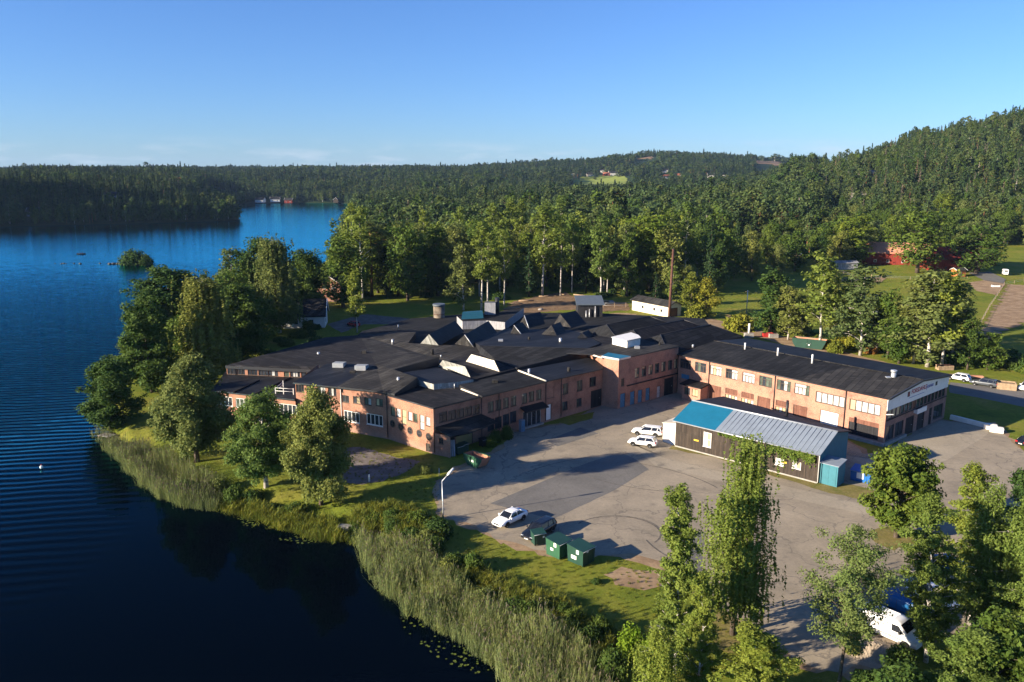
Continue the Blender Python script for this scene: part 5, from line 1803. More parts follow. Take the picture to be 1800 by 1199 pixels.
# middle hall
roof([(843, 607.8, 8.9), (1034.5, 612.3, 8.9), (1034, 616.5, 8.5), (960, 634.4, 7.9), (909, 647, 7.75), (872, 632.5, 7.8), (843, 621.5, 7.8)], 6.7, 'felt')
roof([(843, 607.4, 8.88), (832, 600.5, 8.2), (890, 577, 8.1), (1012, 580, 8.1), (1056, 603, 8.3), (1034.5, 611.9, 8.88)], 6.7, 'felt_dark')
# gabled roof lights
def gab(ap, re, l, r, z, zb, front='dirty_sheet', top='felt_dark', verge=None):
    a, rr, bl, br = W(ap[0], ap[1], z), W(re[0], re[1], z), W(l[0], l[1], zb), W(r[0], r[1], zb)
    a, rr, bl, br, bl2, br2 = gable(a, rr, bl, br, zb)
    b_ = MB()
    b_.add([bl, br, a], [(0, 1, 2)], 0)
    b_.quad(br, br2, rr, a, 1); b_.quad(bl2, bl, a, rr, 1); b_.add([br2, bl2, rr], [(0, 1, 2)], 1)
    o = part(b_, 'roof_light', [M[front], M[top]], fac)
    if verge:
        u = (a - br).normalized() * .0
        part(MB().tube([br + (br - br2).normalized() * .05, a + (a - rr).normalized() * .05], .09, 4), 'verge_board', M[verge], o)
    return o


gab((754, 587.6), (800, 563.8), (739, 604), (772, 608), 10.0, 7.6, verge=None)
gab((817, 588.4), (858.6, 563.8), (799, 605), (833, 610.5), 10.0, 7.8, 'felt_grey', verge='galv')
gab((903.6, 571.7), (918, 566), (896, 589), (918, 589.5), 9.8, 8.0, 'felt_grey', verge='galv')
gab((922, 554.5), (950, 548), (912, 571), (930, 577), 10.2, 8.0, 'felt_grey', verge='galv')
gab((969.5, 571.7), (985, 566), (949, 590), (980, 592.5), 9.8, 8.0, 'felt_grey')
gab((984.6, 552), (1012, 546), (973, 571), (1004, 576), 10.4, 8.0, 'felt_grey')
gab((1023, 585), (1034, 580), (1014, 594), (1034, 594.5), 9.2, 8.2, 'felt_dark')


def hip(r0, r1, w, ze, hl, hr, mat='felt'):
    a, b1 = W(*r0), W(*r1)
    d = (b1 - a); d.z = 0; d.normalize()
    n = Vector((d.y, -d.x, 0))
    e = [a - d * hl + n * w, b1 + d * hr + n * w, b1 + d * hr - n * w, a - d * hl - n * w]
    for v in e: v.z = ze
    b_ = MB()
    b_.quad(e[0], e[1], b1, a, 0); b_.quad(e[2], e[3], a, b1, 0)
    b_.add([e[3], e[0], a], [(0, 1, 2)], 0); b_.add([e[1], e[2], b1], [(0, 1, 2)], 0)
    for i in range(4):
        j = (i + 1) % 4
        p, q = e[i], e[j]
        b_.quad((p.x, p.y, 6.0), (q.x, q.y, 6.0), q, p, 1)
    o = part(b_, 'hipped_roof', [M[mat], M['black']], fac)
    for p, q in ((e[0], a), (a, b1), (b1, e[1])):
        part(MB().tube([p + Vector((0, 0, .03)), q + Vector((0, 0, .03))], .07, 4), 'ridge_cap', M['dark_metal'], o)


hip((1066, 570.5, 10.2), (1143, 556.5, 10.2), 5.2, 8.2, 2.5, 3.5)
hip((1113, 579.8, 10.2), (1202, 562.5, 10.2), 5.0, 8.1, 2.5, 4.0, 'felt2')
hip((1161, 588, 10.2), (1249, 570.6, 10.2), 4.8, 7.9, 3.5, 4.5)
# low strip between the hips and the brick hall
roof([(1150, 612, 7.9), (1184, 608, 7.9), (1297, 588.5, 7.9), (1288, 585, 7.9), (1164, 606.5, 7.9)], 4.0, 'felt', 'black')
roof([(1000, 580, 8.1), (1066, 592, 8.3), (1130, 598, 8.3), (1164, 608.5, 8.2), (1043, 611, 8.2), (1056, 602.5, 8.2), (1012, 579, 8.1)], 6.7, 'felt2')
# tower and wing F
dF = Vector((F1[0] - T1_[0], F1[1] - T1_[1])).normalized(); nF = Vector((-dF.y, dF.x))
tz = 9.05
pF = [Vector(T1_) + dF * 2.9, Vector(F1) + dF * .2, Vector(F1) + dF * .2 + nF * 9.5, Vector(T1_) + nF * 9.5 - dF * 3.4, Vector(T0) + Vector((-.15, 1.5))]
b_ = MB().prism([(p.x, p.y, tz - .06) for p in pF], 8.78, 0, 1)
part(b_, 'roof', [M['felt_grey'], M['dark_metal']], fac)
wFs = Wall(F1, (F1[0] - 4.5, F1[1] + 9), 0, 8.8); wTs = Wall((T0[0] - 2, T0[1] + 8.5), T0, 6.9, 8.8)
for w_ in (wFs, wTs):
    b_ = MB(); w_.mesh(b_); part(b_, 'wall', M['brick'], fac)
pT = [Vector(T0) + Vector((-.3, -.05)), Vector(T1_) + Vector((-.05, -.35)), Vector(T1_) + dF * 2.85 + Vector((.15, -.2)), Vector(T0) + dF * 2.6 + nF * 1.2]
b_ = MB().prism([(p.x, p.y, tz + .08) for p in pT], 8.81, 0, 1)
part(b_, 'tower_roof', [M['blue_sheet'], M['galv']], fac)
# white penthouse on the wing
pp = [W(1076.5, 594.0, 10.2), W(1102.6, 600.2, 10.2), W(1125.5, 595.2, 10.2), W(1121, 590.5, 10.2), W(1109, 586.5, 10.2)]
ph = part(MB().prism([tuple(p) for p in pp], 8.5, 0, 0), 'penthouse', [M['white_wall']], fac)
c_ = sum(pp, Vector()) / 5
part(MB().prism([tuple(c_ + (p - c_) * 1.07 + Vector((0, 0, .2))) for p in pp], 10.22, 0, 1), 'penthouse_roof', [M['white'], M['galv']], ph)
# brick ledge along the court side, downpipes, entrance canopy, corner canopy
ul0 = 2.2
part(MB().box(ul0, wF.L, -.22, -.01, 3.75, 3.92).xf(wF.M), 'ledge', M['felt_dark'], fac)
for w_, us, top in ((wD1, (wD1.L - .15,), 7.0), (wD2, (3.4, wD2.L - .1,), 7.15), (wD3, (3.6,), 7.1), (wC2, (wC2.L - .12, .0), 7.1), (wB, (wB.L - .1,), 7.2), (wA, (1.0,), 4.4)):
    for u in us:
        part(MB().tube([w_.pt(u, .3, .1), w_.pt(u, top, .1)], .06, 6), 'downpipe', M['white'] if w_ is wB else M['dark_metal'], fac)
u0, _ = wD2.at(914, 735); u1, _ = wD2.at(954, 722)
cn = MB().slab([tuple(wD2.pt(u0, 3.75, .0)), tuple(wD2.pt(u0, 3.2, 1.5)), tuple(wD2.pt(u1, 3.2, 1.5)), tuple(wD2.pt(u1, 3.75, 0))], .16)
part(cn, 'entrance_canopy', M['black'], fac)
part(MB().box(u0 + .3, u1 - .2, -.5, -.02, .0, .28).xf(wD2.M), 'door_step', M['concrete'], fac)
k0 = Vector((K[0], K[1], 4.2)); k3 = wD1.pt(wD1.L - .2, 4.3); k4 = wD1.pt(wD1.L + 1.6, 3.1, 1.9)
cn = MB().slab([tuple(k0 + Vector((-.1, -.1, 0))), (K2[0] + .1, K2[1] - .3, 3.35), tuple(wD1.pt(4.0, 3.2, 3.1)), tuple(k4), tuple(k3)], .2)
part(cn, 'canopy', M['felt_grey'], fac)
for u, o2 in ((3.5, 2.6), (6.4, 2.3), (9.2, 1.9)):
    part(MB().tube([wD1.pt(u, 2.2, .05), wD1.pt(u, 3.0, o2)], .06, 5), 'canopy_brace', M['wood'], fac)
# gutters as a thin dark eave line
for w_, z in ((wC, 7.3), (wC2, 7.12), (wB, 7.28), (wA, 4.45), (wD2, 7.2), (wD3, 7.1)):
    part(MB().tube([w_.pt(.05, z, .22), w_.pt(w_.L - .05, z, .22)], .09, 6), 'gutter', M['dark_metal'], fac)
# small roof fittings
for x, y, z, h, r in ((799, 683, 7.2, .8, .07), (798, 680, 7.2, .5, .05), (1218, 611, 7.9, .6, .2), (775, 628, 8.6, .4, .12), (700, 578, 7.6, .9, .12)):
    p = W(x, y, z)
    part(MB().cyl(p, r, z, z + h, 8), 'vent_pipe', M['galv'], fac)
for x, y in ((597, 642.5), (636, 647)):
    p = W(x, y, 8.05)
    b_ = MB().prism([(p.x - 1, p.y - 1.2, 8.75), (p.x + .9, p.y - 1.4, 8.75), (p.x + 1, p.y + .9, 8.5), (p.x - .9, p.y + 1.1, 8.5)], 7.9, 0, 1)
    part(b_, 'roof_hatch', [M['glass_pale'], M['galv']], fac)
# outhouse wing at the back with pale sheet walls and a blue tarpaulin
ow = roof([(803, 556, 8.6), (857, 551, 8.6), (921, 541, 8.6), (887.5, 566.5, 8.4), (855, 563.5, 8.4), (813, 565, 8.4)], 4.0, 'felt', 'zinc', 'rear_wing')
tb_ = MB()
for k in range(8):
    t0, t1 = k / 8, (k + 1) / 8
    def arc(t, side):
        a, c = (W(811, 561.5, 8.6), W(816, 553.5, 8.6)) if side == 0 else (W(850, 559.5, 8.6), W(846, 550.5, 8.6))
        p = a.lerp(c, t); p.z = 8.6 + 1.2 * math.sin(math.pi * t); return p
    tb_.quad(arc(t0, 0), arc(t0, 1), arc(t1, 1), arc(t1, 0))
part(tb_, 'tarpaulin', M['tarp'], ow)
p = W(862, 552, 8.6); q = W(874, 550, 8.6)
part(MB().box(p.x - 1.3, p.x + 1.2, p.y - 1, p.y + 1, 8.6, 11.4), 'vent_box', M['zinc'], fac)
part(MB().cyl(q, .5, 8.5, 12.2, 12), 'flue', M['dark_metal'], fac)

# ------------------------------------------------------------------ long brick hall with the gable sign
hall = thing('brick_hall', (52, 128, 0), 'long pale brick hall with a low pitched black roof and a lettered white gable band', 'factory hall')
G0, G1, G2 = (31.05, 144.6), (56.1, 114.75), (72.9, 129.0)
G3 = (G0[0] + G2[0] - G1[0], G0[1] + G2[1] - G1[1])
wG, wGg, wGb, wGl = Wall(G0, G1, 0, 7.6), Wall(G1, G2, 0, 7.6), Wall(G2, G3, 0, 7.6), Wall(G3, G0, 0, 7.6)
RZ = 8.45
pale = ['glass_pale']
for k, (x, y, w, pn) in enumerate(((1205, 641.5, 2.5, None), (1231.3, 647.5, 2.5, ['glass', 'glass_green', 'glass']), (1258.3, 653.5, 2.5, ['glass_pale', 'glass_tan', 'glass_pale', 'glass_pale']), (1286, 659.7, 2.5, ['glass', 'glass', 'glass_pale', 'glass_pale']),
                                   (1315.6, 666.3, 2.5, pale), (1345.7, 673.5, 2.5, ['glass_green', 'glass', 'glass_green', 'glass_green']), (1377.5, 680.5, 2.6, ['glass_green', 'glass', 'glass_pale', 'glass_green']), (1409.5, 687.2, 2.7, ['glass_pale', 'glass_pale', 'glass_pale', 'glass_green']))):
    u, z = wG.at(x, y)
    window(wG, hall, u, 5.95, w, 1.75, cols=4, transom=.32, bar=.11, frame='frame_brown', panes=pn, sill=False)
for x, y in ((1459, 702.6), (1520, 716.6)):
    u, z = wG.at(x, y)
    window(wG, hall, u, 5.35, 4.9, 1.75, cols=5, bar=.14, frame='frame_brown', panes=pale if x < 1500 else ['glass_tan', 'glass_pale', 'glass_pale', 'glass_pale', 'glass_pale'], sill=False)
for k, x in enumerate((1256.5, 1285, 1314, 1343, 1376, 1408)):
    u, _ = wG.at(x, 700)
    leaf_door(wG, hall, u, 2.3 if k in (1, 2, 4) else .1, 2.5, 1.0 if k in (1, 2, 4) else 3.1, 'door_brown', 'shutter', handle=False)
    if k in (1, 2, 4): window(wG, hall, u, 1.45, 2.5, 1.5, cols=4, bar=.1, frame='frame_brown', panes=['glass_tan', 'glass_pale', 'glass_tan', 'glass_pale'])
u, _ = wG.at(1457, 738)
leaf_door(wG, hall, u, .1, 3.1, 3.3, 'white', 'gate', ribs=2, label='white loading gate')
u0, _ = wG.at(1490.5, 760); u1, _ = wG.at(1543, 770)
ul = (u0 + u1) / 2; wl = u1 - u0
wG.hole(ul, 1.95, wl, 2.7)
part(MB().box(ul - wl / 2, ul + wl / 2, .15, .22, .6, 3.3).xf(wG.M), 'loading_gate', M['boards_dark'], hall)
part(MB().box(ul - wl / 2, ul + wl / 2, .02, .13, 2.6, 3.29).xf(wG.M), 'gate_header', M['door_brown'], hall)
part(MB().box(ul - wl / 2 - 1.4, wG.L + .2, -.5, -.03, 0, .5).xf(wG.M), 'loading_kerb', M['concrete'], hall)
# gable front
L_ = wGg.L
n = 15
for k in range(n):
    u = .75 + (L_ - 1.5) * (k + .5) / n
    window(wGg, hall, u, 4.75, (L_ - 1.5) / n - .12, 1.45, cols=1, frame='frame_dark', panes=[['glass_tan'], ['glass_green'], ['glass_green'], ['glass']][min(3, k // 3)] if k != 6 else ['door_brown'], sill=False, bar=.06)
for u, w, nm, m_ in ((1.9, 2.6, 'shop_window', None), (5.0, 2.8, 'shop_window', None), (8.6, 2.9, 'gate', 'boards_dark'), (19.2, 3.6, 'shop_window', None), (12.6, 2.6, 'gate', 'boards_dark'), (16.2, 1.1, 'door', 'boards_dark')):
    if m_: leaf_door(wGg, hall, u, .05, w, 2.9, m_, nm, ribs=2)
    else: window(wGg, hall, u, 1.75, w, 2.3, cols=2, frame='frame_dark', name=nm, panes=['glass'])
for w_, m_ in ((wG, 'brick_pale'), (wGg, 'brick_brown'), (wGb, 'brick'), (wGl, 'brick')):
    b_ = MB(); w_.mesh(b_)
    if w_ in (wGg, wGl): b_.add([w_.pt(0, 7.6), w_.pt(w_.L, 7.6), w_.pt(w_.L / 2, RZ)], [(0, 1, 2)])
    part(b_, 'wall', M[m_], hall)
part(MB().prism([tuple(Vector((*p, 7.3)).lerp(Vector((52, 136.8, 7.3)), .03)) for p in (G0, G1, G2, G3)], .0), 'core', M['black'], hall)
b_ = MB()
ov = .45
for sgn in (0, 1):
    a = [wG.pt(-.2, 7.62 - .03, .35), wG.pt(wG.L + .45, 7.62 - .03, .35)]
    mid0 = (Vector((*G0, 0)) + Vector((*G3, 0))) / 2; mid1 = (Vector((*G1, 0)) + Vector((*G2, 0))) / 2
    dd = (mid1 - mid0).normalized()
    r0 = mid0 - dd * .2 + Vector((0, 0, RZ + .12)); r1 = mid1 + dd * .45 + Vector((0, 0, RZ + .12))
    if sgn == 0:
        rt = r0.lerp(r1, .70); at_ = a[0].lerp(a[1], .60)
        b_.slab([tuple(a[0]), tuple(at_), tuple(rt), tuple(r0)], .2, 0, 2)
        b_.slab([tuple(at_), tuple(a[1]), tuple(r1), tuple(rt)], .2, 1, 2)
    else:
        c_ = [wGb.pt(-.45, 7.62, .35), wGb.pt(wGb.L + .2, 7.62, .35)]
        b_.slab([tuple(r0), tuple(r1), tuple(c_[0]), tuple(c_[1])], .2, 3, 2)
rf = part(b_, 'roof', [M['felt'], M['felt_grey'], M['dark_metal'], M['felt_dark']], hall)
part(MB().tube([r0 + Vector((0, 0, .05)), r1 + Vector((0, 0, .05))], .09, 5), 'ridge_cap', M['felt_grey'], rf)
for x, y, h in ((1309.5, 613, 1.2), (1367, 624, 1.4), (1427.5, 637, 1.5)):
    p = W(x, y, RZ + .1)
    part(MB().cyl(p, .16, RZ - .1, RZ + h, 8), 'vent_pipe', M['white'], rf)
for k, (x, y, z) in enumerate(((640, 620, 7.2), (690, 602, 7.5), (760, 618, 7.8), (880, 600, 8.6), (930, 596, 8.5), (985, 600, 8.5), (870, 672, 7.7), (930, 655, 7.8), (1000, 650, 7.7), (1120, 612, 9.05), (1160, 606, 9.05), (560, 625, 6.5), (620, 655, 7.8), (700, 670, 8.0))):
    p = W(x, y, z)
    b_ = MB().cyl(p, .14 + .07 * (k % 3), z - .5, z + .45 + .2 * (k % 2), 8)
    if k % 3 == 0: b_ = MB().box(p.x - .45, p.x + .45, p.y - .35, p.y + .35, z - .5, z + .4)
    part(b_, 'vent_pipe' if k % 3 else 'vent_box', M['galv' if k % 2 else 'felt_grey'], fac)
p = W(1570, 666.5, 8.1)
part(MB().cyl(p, .38, 7.8, 9.3, 10).cyl(p, .5, 9.3, 9.6, 10).box(p.x - 1.2, p.x - .5, p.y - .4, p.y + .3, 7.8, 8.5), 'roof_fan', M['galv'], rf)
# white lettered band that follows the gable
bd = MB()
zb = 5.5
e0, e1, em = 7.35, 7.35, RZ - .25
th = .06
pts = [(.05, zb), (L_ - .05, zb), (L_ - .05, e1), (L_ / 2, em), (.05, e0)]
fr = [wGg.pt(u, z, .10) for u, z in pts]; bk = [wGg.pt(u, z, .02) for u, z in pts]
bd.add(fr, [(0, 1, 2, 3, 4)])
for i in range(5):
    j = (i + 1) % 5
    bd.quad(bk[i], bk[j], fr[j], fr[i])
sign = part(bd, 'sign_band', M['white'], hall)
part(MB().slab([tuple(wGg.pt(-.1, 7.62, .55)), tuple(wGg.pt(-.1, 7.62, .3)), tuple(wGg.pt(L_ / 2, RZ + .13, .3)), tuple(wGg.pt(L_ / 2, RZ + .13, .55))], .26).slab([tuple(wGg.pt(L_ / 2, RZ + .13, .55)), tuple(wGg.pt(L_ / 2, RZ + .13, .3)), tuple(wGg.pt(L_ + .1, 7.62, .3)), tuple(wGg.pt(L_ + .1, 7.62, .55))], .26), 'barge_board', M['dark_metal'], rf)


def lettering(txt, size, mat, Mw, parent, name='lettering', shear=0.0, bold=0.0):
    cu = bpy.data.curves.new(name, 'FONT')
    cu.body = txt; cu.size = size; cu.extrude = .012; cu.shear = shear; cu.offset = bold
    cu.align_x = 'LEFT'; cu.align_y = 'BOTTOM'
    tmp = bpy.data.objects.new(name, cu); COL.objects.link(tmp)
    dg = bpy.context.evaluated_depsgraph_get()
    me = bpy.data.meshes.new_from_object(tmp.evaluated_get(dg))
    bpy.data.objects.remove(tmp)
    me.materials.clear(); me.materials.append(mat)
    o = bpy.data.objects.new(name, me); link(o)
    return put(o, parent, Mw @ Matrix.Rotation(R(90), 4, 'X'))


M['sign_red'] = plain('sign_red', (0.36, 0.03, 0.05), 0.5)
M['sign_blue'] = plain('sign_blue', (0.02, 0.05, 0.30), 0.5)
sg = lambda u, z: wGg.M @ Matrix.Translation((u, -.118, z))
lettering('FORSDAHLS', 1.0, M['sign_red'], sg(7.9, 6.55), sign, bold=.015)
lettering('Jonnas', .95, M['sign_blue'], sg(13.4, 6.55), sign, shear=.25)
part(MB().box(6.6, 7.4, -.125, -.105, 6.5, 7.3).xf(wGg.M), 'emblem', M['black'], sign)
part(MB().box(6.85, 7.15, -.133, -.126, 6.6, 7.2).xf(wGg.M), 'emblem', M['sign_red'], sign)
part(MB().box(16.7, 17.4, -.125, -.105, 6.6, 7.25).xf(wGg.M), 'emblem', M['black'], sign)
part(MB().box(7.2, 12.6, -.122, -.105, 6.2, 6.27).xf(wGg.M), 'underline', M['sign_blue'], sign)
part(MB().box(9.6, 13.0, -.62, -.50, 3.25, 4.0).xf(wGg.M).box(9.7, 9.75, -.5, 0.0, 3.3, 3.9, 0, wGg.M).box(12.85, 12.9, -.5, 0.0, 3.3, 3.9, 0, wGg.M), 'sign_board', M['white'], hall, 'blank white board over the entrance')
part(MB().box(.1, L_ - .1, -.12, -.01, 3.85, 3.98).xf(wGg.M), 'ledge', M['felt_dark'], hall)
part(MB().box(.0, 7.2, -.35, -.01, 0, .45).xf(wGg.M), 'plinth', M['concrete'], hall)
part(MB().tube([wGg.pt(-.1, 5.0, .1), wGg.pt(.1, 5.2, 1.1)], .07, 5), 'lamp_arm', M['white'], hall)
for x in (1245, 1361.5, 1488):
    u, _ = wG.at(x, 690)
    part(MB().tube([wG.pt(u, .2, .12), wG.pt(u, 7.45, .12)], .07, 6), 'downpipe', M['dark_metal'], hall)
part(MB().tube([wG.pt(.1, 7.5, .42), wG.pt(wG.L + .3, 7.5, .42)], .09, 6), 'gutter', M['dark_metal'], hall)
# lean-to porch at the inner corner
lp = [wG.pt(2.9, 0, .0), wG.pt(2.9, 0, 2.4), wG.pt(7.0, 0, 2.4), wG.pt(7.0, 0, 0)]
wl1, wl2 = Wall(lp[1], lp[2], 0, 2.9), Wall(lp[2], lp[3], 0, 2.9)
wl0 = Wall(lp[0], lp[1], 0, 2.9)
pr = MB()
porch_w = window(wl1, hall, 1.2, 1.75, 1.3, 1.3, cols=2, frame='frame_dark', panes=['glass_green', 'glass'])
window(wl1, hall, 2.9, 1.75, 1.3, 1.3, cols=2, frame='frame_dark', panes=['glass_tan'])
for w_ in (wl0, wl1, wl2): w_.mesh(pr)
pch = part(pr, 'porch', M['brick_pale'], hall)
part(MB().slab([tuple(wG.pt(2.6, 3.35, .02)), tuple(wG.pt(2.6, 2.95, 2.75)), tuple(wG.pt(7.3, 2.95, 2.75)), tuple(wG.pt(7.3, 3.35, .02))], .18), 'porch_roof', M['felt_dark'], pch)
leaf_door(wG, hall, 1.35, .05, 2.2, 3.0, 'teal', 'door', cut=False)
part(MB().box(.9, 2.6, -.12, -.02, 3.2, 4.0).xf(wG.M), 'sign_board', M['blue_door'], hall)

# ------------------------------------------------------------------ wooden shed with the blue roof
shed = thing('wooden_shed', (35, 108, 0), 'long weathered wooden shed, its roof half bright blue and half grey metal sheets', 'shed')
S0, S1 = Vector((24.6, 114.6)), Vector((40.5, 99.75))
dS = (S1 - S0).normalized(); nS = Vector((-dS.y, dS.x))
if nS.y < 0: nS = -nS
wd = 12.4
S2, S3 = S1 + nS * 9.9, S0 + nS * 14.7
wS, wSg, wSb, wSl = Wall(S0, S1, 0, 4.25), Wall(S1, S2, 0, 4.25), Wall(S2, S3, 0, 4.25), Wall(S3, S0, 0, 4.25)
win_px(wS, shed, 1243, 773, 1.3, 2.2, cols=2, rows=2, frame='frame_white', panes=['glass_pale', 'glass_tan'], bar=.09)
win_px(wS, shed, 1370, 812, 1.2, 1.0, cols=2, frame='frame_white', panes=['glass_pale'])
win_px(wS, shed, 1400, 818, 1.2, 1.0, cols=2, frame='frame_white', panes=['glass_pale', 'glass_tan'])
SR = 6.0
rpos = .40   # ridge sits nearer the yard
ra = S0 + nS * wd * rpos; rb = S1 + nS * wd * rpos
for w_, m_ in ((wS, 'boards'), (wSg, 'teal'), (wSb, 'boards'), (wSl, 'boards')):
    b_ = MB(); w_.mesh(b_)
    if w_ is wSg: b_.add([w_.pt(0, 4.25), w_.pt(w_.L, 4.25), w_.pt(w_.L, 4.8), w_.pt(wd * rpos, SR)], [(0, 1, 2, 3)])
    if w_ is wSl: b_.add([w_.pt(0, 4.25), w_.pt(w_.L, 4.25), w_.pt(w_.L - wd * rpos, SR), w_.pt(0, 4.6)], [(0, 1, 2, 3)])
    if w_ is wSb: b_.quad(w_.pt(0, 4.25), w_.pt(w_.L, 4.25), w_.pt(w_.L, 4.6), w_.pt(0, 4.8))
    part(b_, 'wall', M[m_], shed)
part(MB().prism([tuple(Vector((*p, 3.6)).lerp(Vector((37, 112, 3.6)), .05)) for p in (S0, S1, S2, S3)], 0), 'core', M['black'], shed)
e0 = S0 - dS * .3 - nS * .5; e1 = S1 + dS * .35 - nS * .5; r0 = ra - dS * .3; r1 = rb + dS * .35
b0 = S3 - dS * .3 + nS * .3; b1 = S2 + dS * .35 + nS * .3
v = lambda p, z: (p.x, p.y, z)
ze = 4.25 - .5 * (SR - 4.25) / (wd * rpos)
sp = .315
se, sr_ = e0.lerp(e1, sp), r0.lerp(r1, sp)
part(MB().slab([v(e0, ze + .1), v(se, ze + .1), v(sr_, SR + .1), v(r0, SR + .1)], .1, 0), 'blue_roof', M['blue_sheet'], shed, 'bright blue sheet roof at the left end')
gr = MB()
gr.slab([v(se, ze + .1), v(e1, ze + .1), v(r1, SR + .1), v(sr_, SR + .1)], .1, 0)
for k in range(1, 22):
    t = k / 22
    a, c = se.lerp(e1, t), sr_.lerp(r1, t)
    gr.tube([v(a, ze + .125), v(c, SR + .125)], .035, 4)
part(gr, 'grey_roof', M['grey_sheet'], shed, 'grey ribbed sheet roof')
part(MB().slab([v(r0, SR + .09), v(r1, SR + .09), v(b1, 4.92), v(b0, 4.72)], .12, 0), 'rear_roof', M['felt_dark'], shed, 'black felt rear slope')
part(MB().tube([v(r0, SR + .14), v(r1, SR + .14)], .12, 5), 'ridge_cap', M['galv'], shed)
p = W(1383, 727, 5.6)
part(MB().cyl(p, .2, 4.6, 7.6, 10), 'flue', M['black'], shed)
part(MB().tube([v(e1 + dS * -.1, ze - .02), v(S1 + dS * .12 - nS * .12, ze - .4), v(S1 + dS * .12 - nS * .12, .2)], .07, 6), 'downpipe', M['white'], shed)
part(MB().tube([v(e0, ze + .02), v(e1, ze + .02)], .08, 6), 'gutter', M['galv'], shed)
part(MB().box(.0, wS.L, -.05, .0, 0, .22).xf(wS.M), 'plinth', M['concrete'], shed)
for x, y in ((1224, 774), (1378, 812.5)):
    u, z = wS.at(x, y)
    part(MB().box(u - .4, u + .4, -.04, -.01, z - .12, z + .12).xf(wS.M), 'notice', M['leaf_yellow'] if 0 else plain('yellow_sign', (.55, .36, .03), .5), shed)
# creeper on the shed wall: leaf clumps hanging from the eave
rg = np.random.default_rng(5)
u0, _ = wS.at(1348, 810); u1, _ = wS.at(1432, 830)
n = 2600
uu = np.concatenate([rg.uniform(u0, u1, n), rg.uniform(*[wS.at(x, 790)[0] for x in (1262, 1310)], 500)])
drop = (.35 + .65 * np.abs(np.sin(uu * 1.9 + 1)) * np.abs(np.sin(uu * .8))) * np.where(uu < u0 - .5, .35, 1)
zz = 4.3 - np.abs(rg.normal(0, 1, len(uu))) * 1.0 * drop - rg.random(len(uu)) * .5
oo = np.abs(rg.normal(.12, .18, len(uu))) + .05
c = np.array([tuple(wS.pt(a, b_, o)) for a, b_, o in zip(uu, zz, oo)])
nn = unit(np.tile([-.7 * .0 - nS.x, -nS.y, .5], (len(c), 1)) + rg.normal(0, .5, (len(c), 3)))
co, q = leaf_quads(rg, c, nn, rg.uniform(.2, .38, len(c)))
cm = np_mesh('creeper', co, q, (M['ivy'],), tint=rg.random(len(c)))
tag(link(bpy.data.objects.new('creeper', cm)), 'green creeper hanging from the eave over the shed wall', 'climbing plant')
# teal cupboard by the gable, pale annex and round tank at the other end
cb = thing('cabinet', W(1467, 848), 'tall teal wooden cabinet against the right end of the shed', 'cabinet')
c0 = S1 + dS * .15 + nS * .4
cpts = [c0, c0 + dS * 2.3, c0 + dS * 2.3 + nS * 2.5, c0 + nS * 2.5]
cw = part(MB().prism([v(p_, 2.9) for p_ in cpts], 0.02), 'body', M['teal'], cb)
cwall = Wall(cpts[0], cpts[1], 0, 2.9)
part(MB().box(.2, 2.1, -.04, -.01, .15, 2.6).xf(cwall.M).box(1.1, 1.14, -.06, -.03, .15, 2.6, 0, cwall.M), 'door', M['teal'], cb)
part(MB().slab([v(cpts[0] - dS * .15 - nS * .15, 2.95), v(cpts[1] + dS * .15 - nS * .15, 2.95), v(cpts[2] + dS * .15 + nS * .1, 3.25), v(cpts[3] - dS * .15 + nS * .1, 3.25)], .1), 'roof', M['grey_sheet'], cb)
an = thing('annex', W(1172, 772), 'small whitewashed annex at the left end of the wooden shed', 'annex')
q0 = S0 - dS * .06 + nS * .3
ap = [q0 - dS * 2.6 + nS * .5, q0, q0 + nS * 6.5, q0 - dS * 2.6 + nS * 6.5]
part(MB().prism([v(ap[0], 2.9), v(ap[1], 3.5), v(ap[2], 3.5), v(ap[3], 2.9)], 0, 0), 'wall', M['white_wall'], an)
part(MB().slab([v(ap[0] - dS * .15 - nS * .15, 3.02), v(ap[1] - nS * .15, 3.62), v(ap[2] + nS * .1, 3.62), v(ap[3] - dS * .15, 3.02)], .1), 'roof', M['zinc_pale'], an)
ta = thing('tank', W(1192, 741), 'white round topped tank peeping out behind the blue end of the shed', 'tank')
tc_ = S0 - dS * 1.0 + nS * 10.0
pr_ = [(0, 1.0), (.15, 1.5), (2.6, 1.55), (3.5, 1.4), (4.2, .9), (4.5, .3)]
part(MB().tube([(tc_.x, tc_.y, z) for z, r in pr_], [r for z, r in pr_], 20), 'vessel', M['white'], ta)
part(MB().tube([(tc_.x, tc_.y, 4.4), (tc_.x, tc_.y, 4.9)], .15, 8), 'filler_cap', M['galv'], ta)

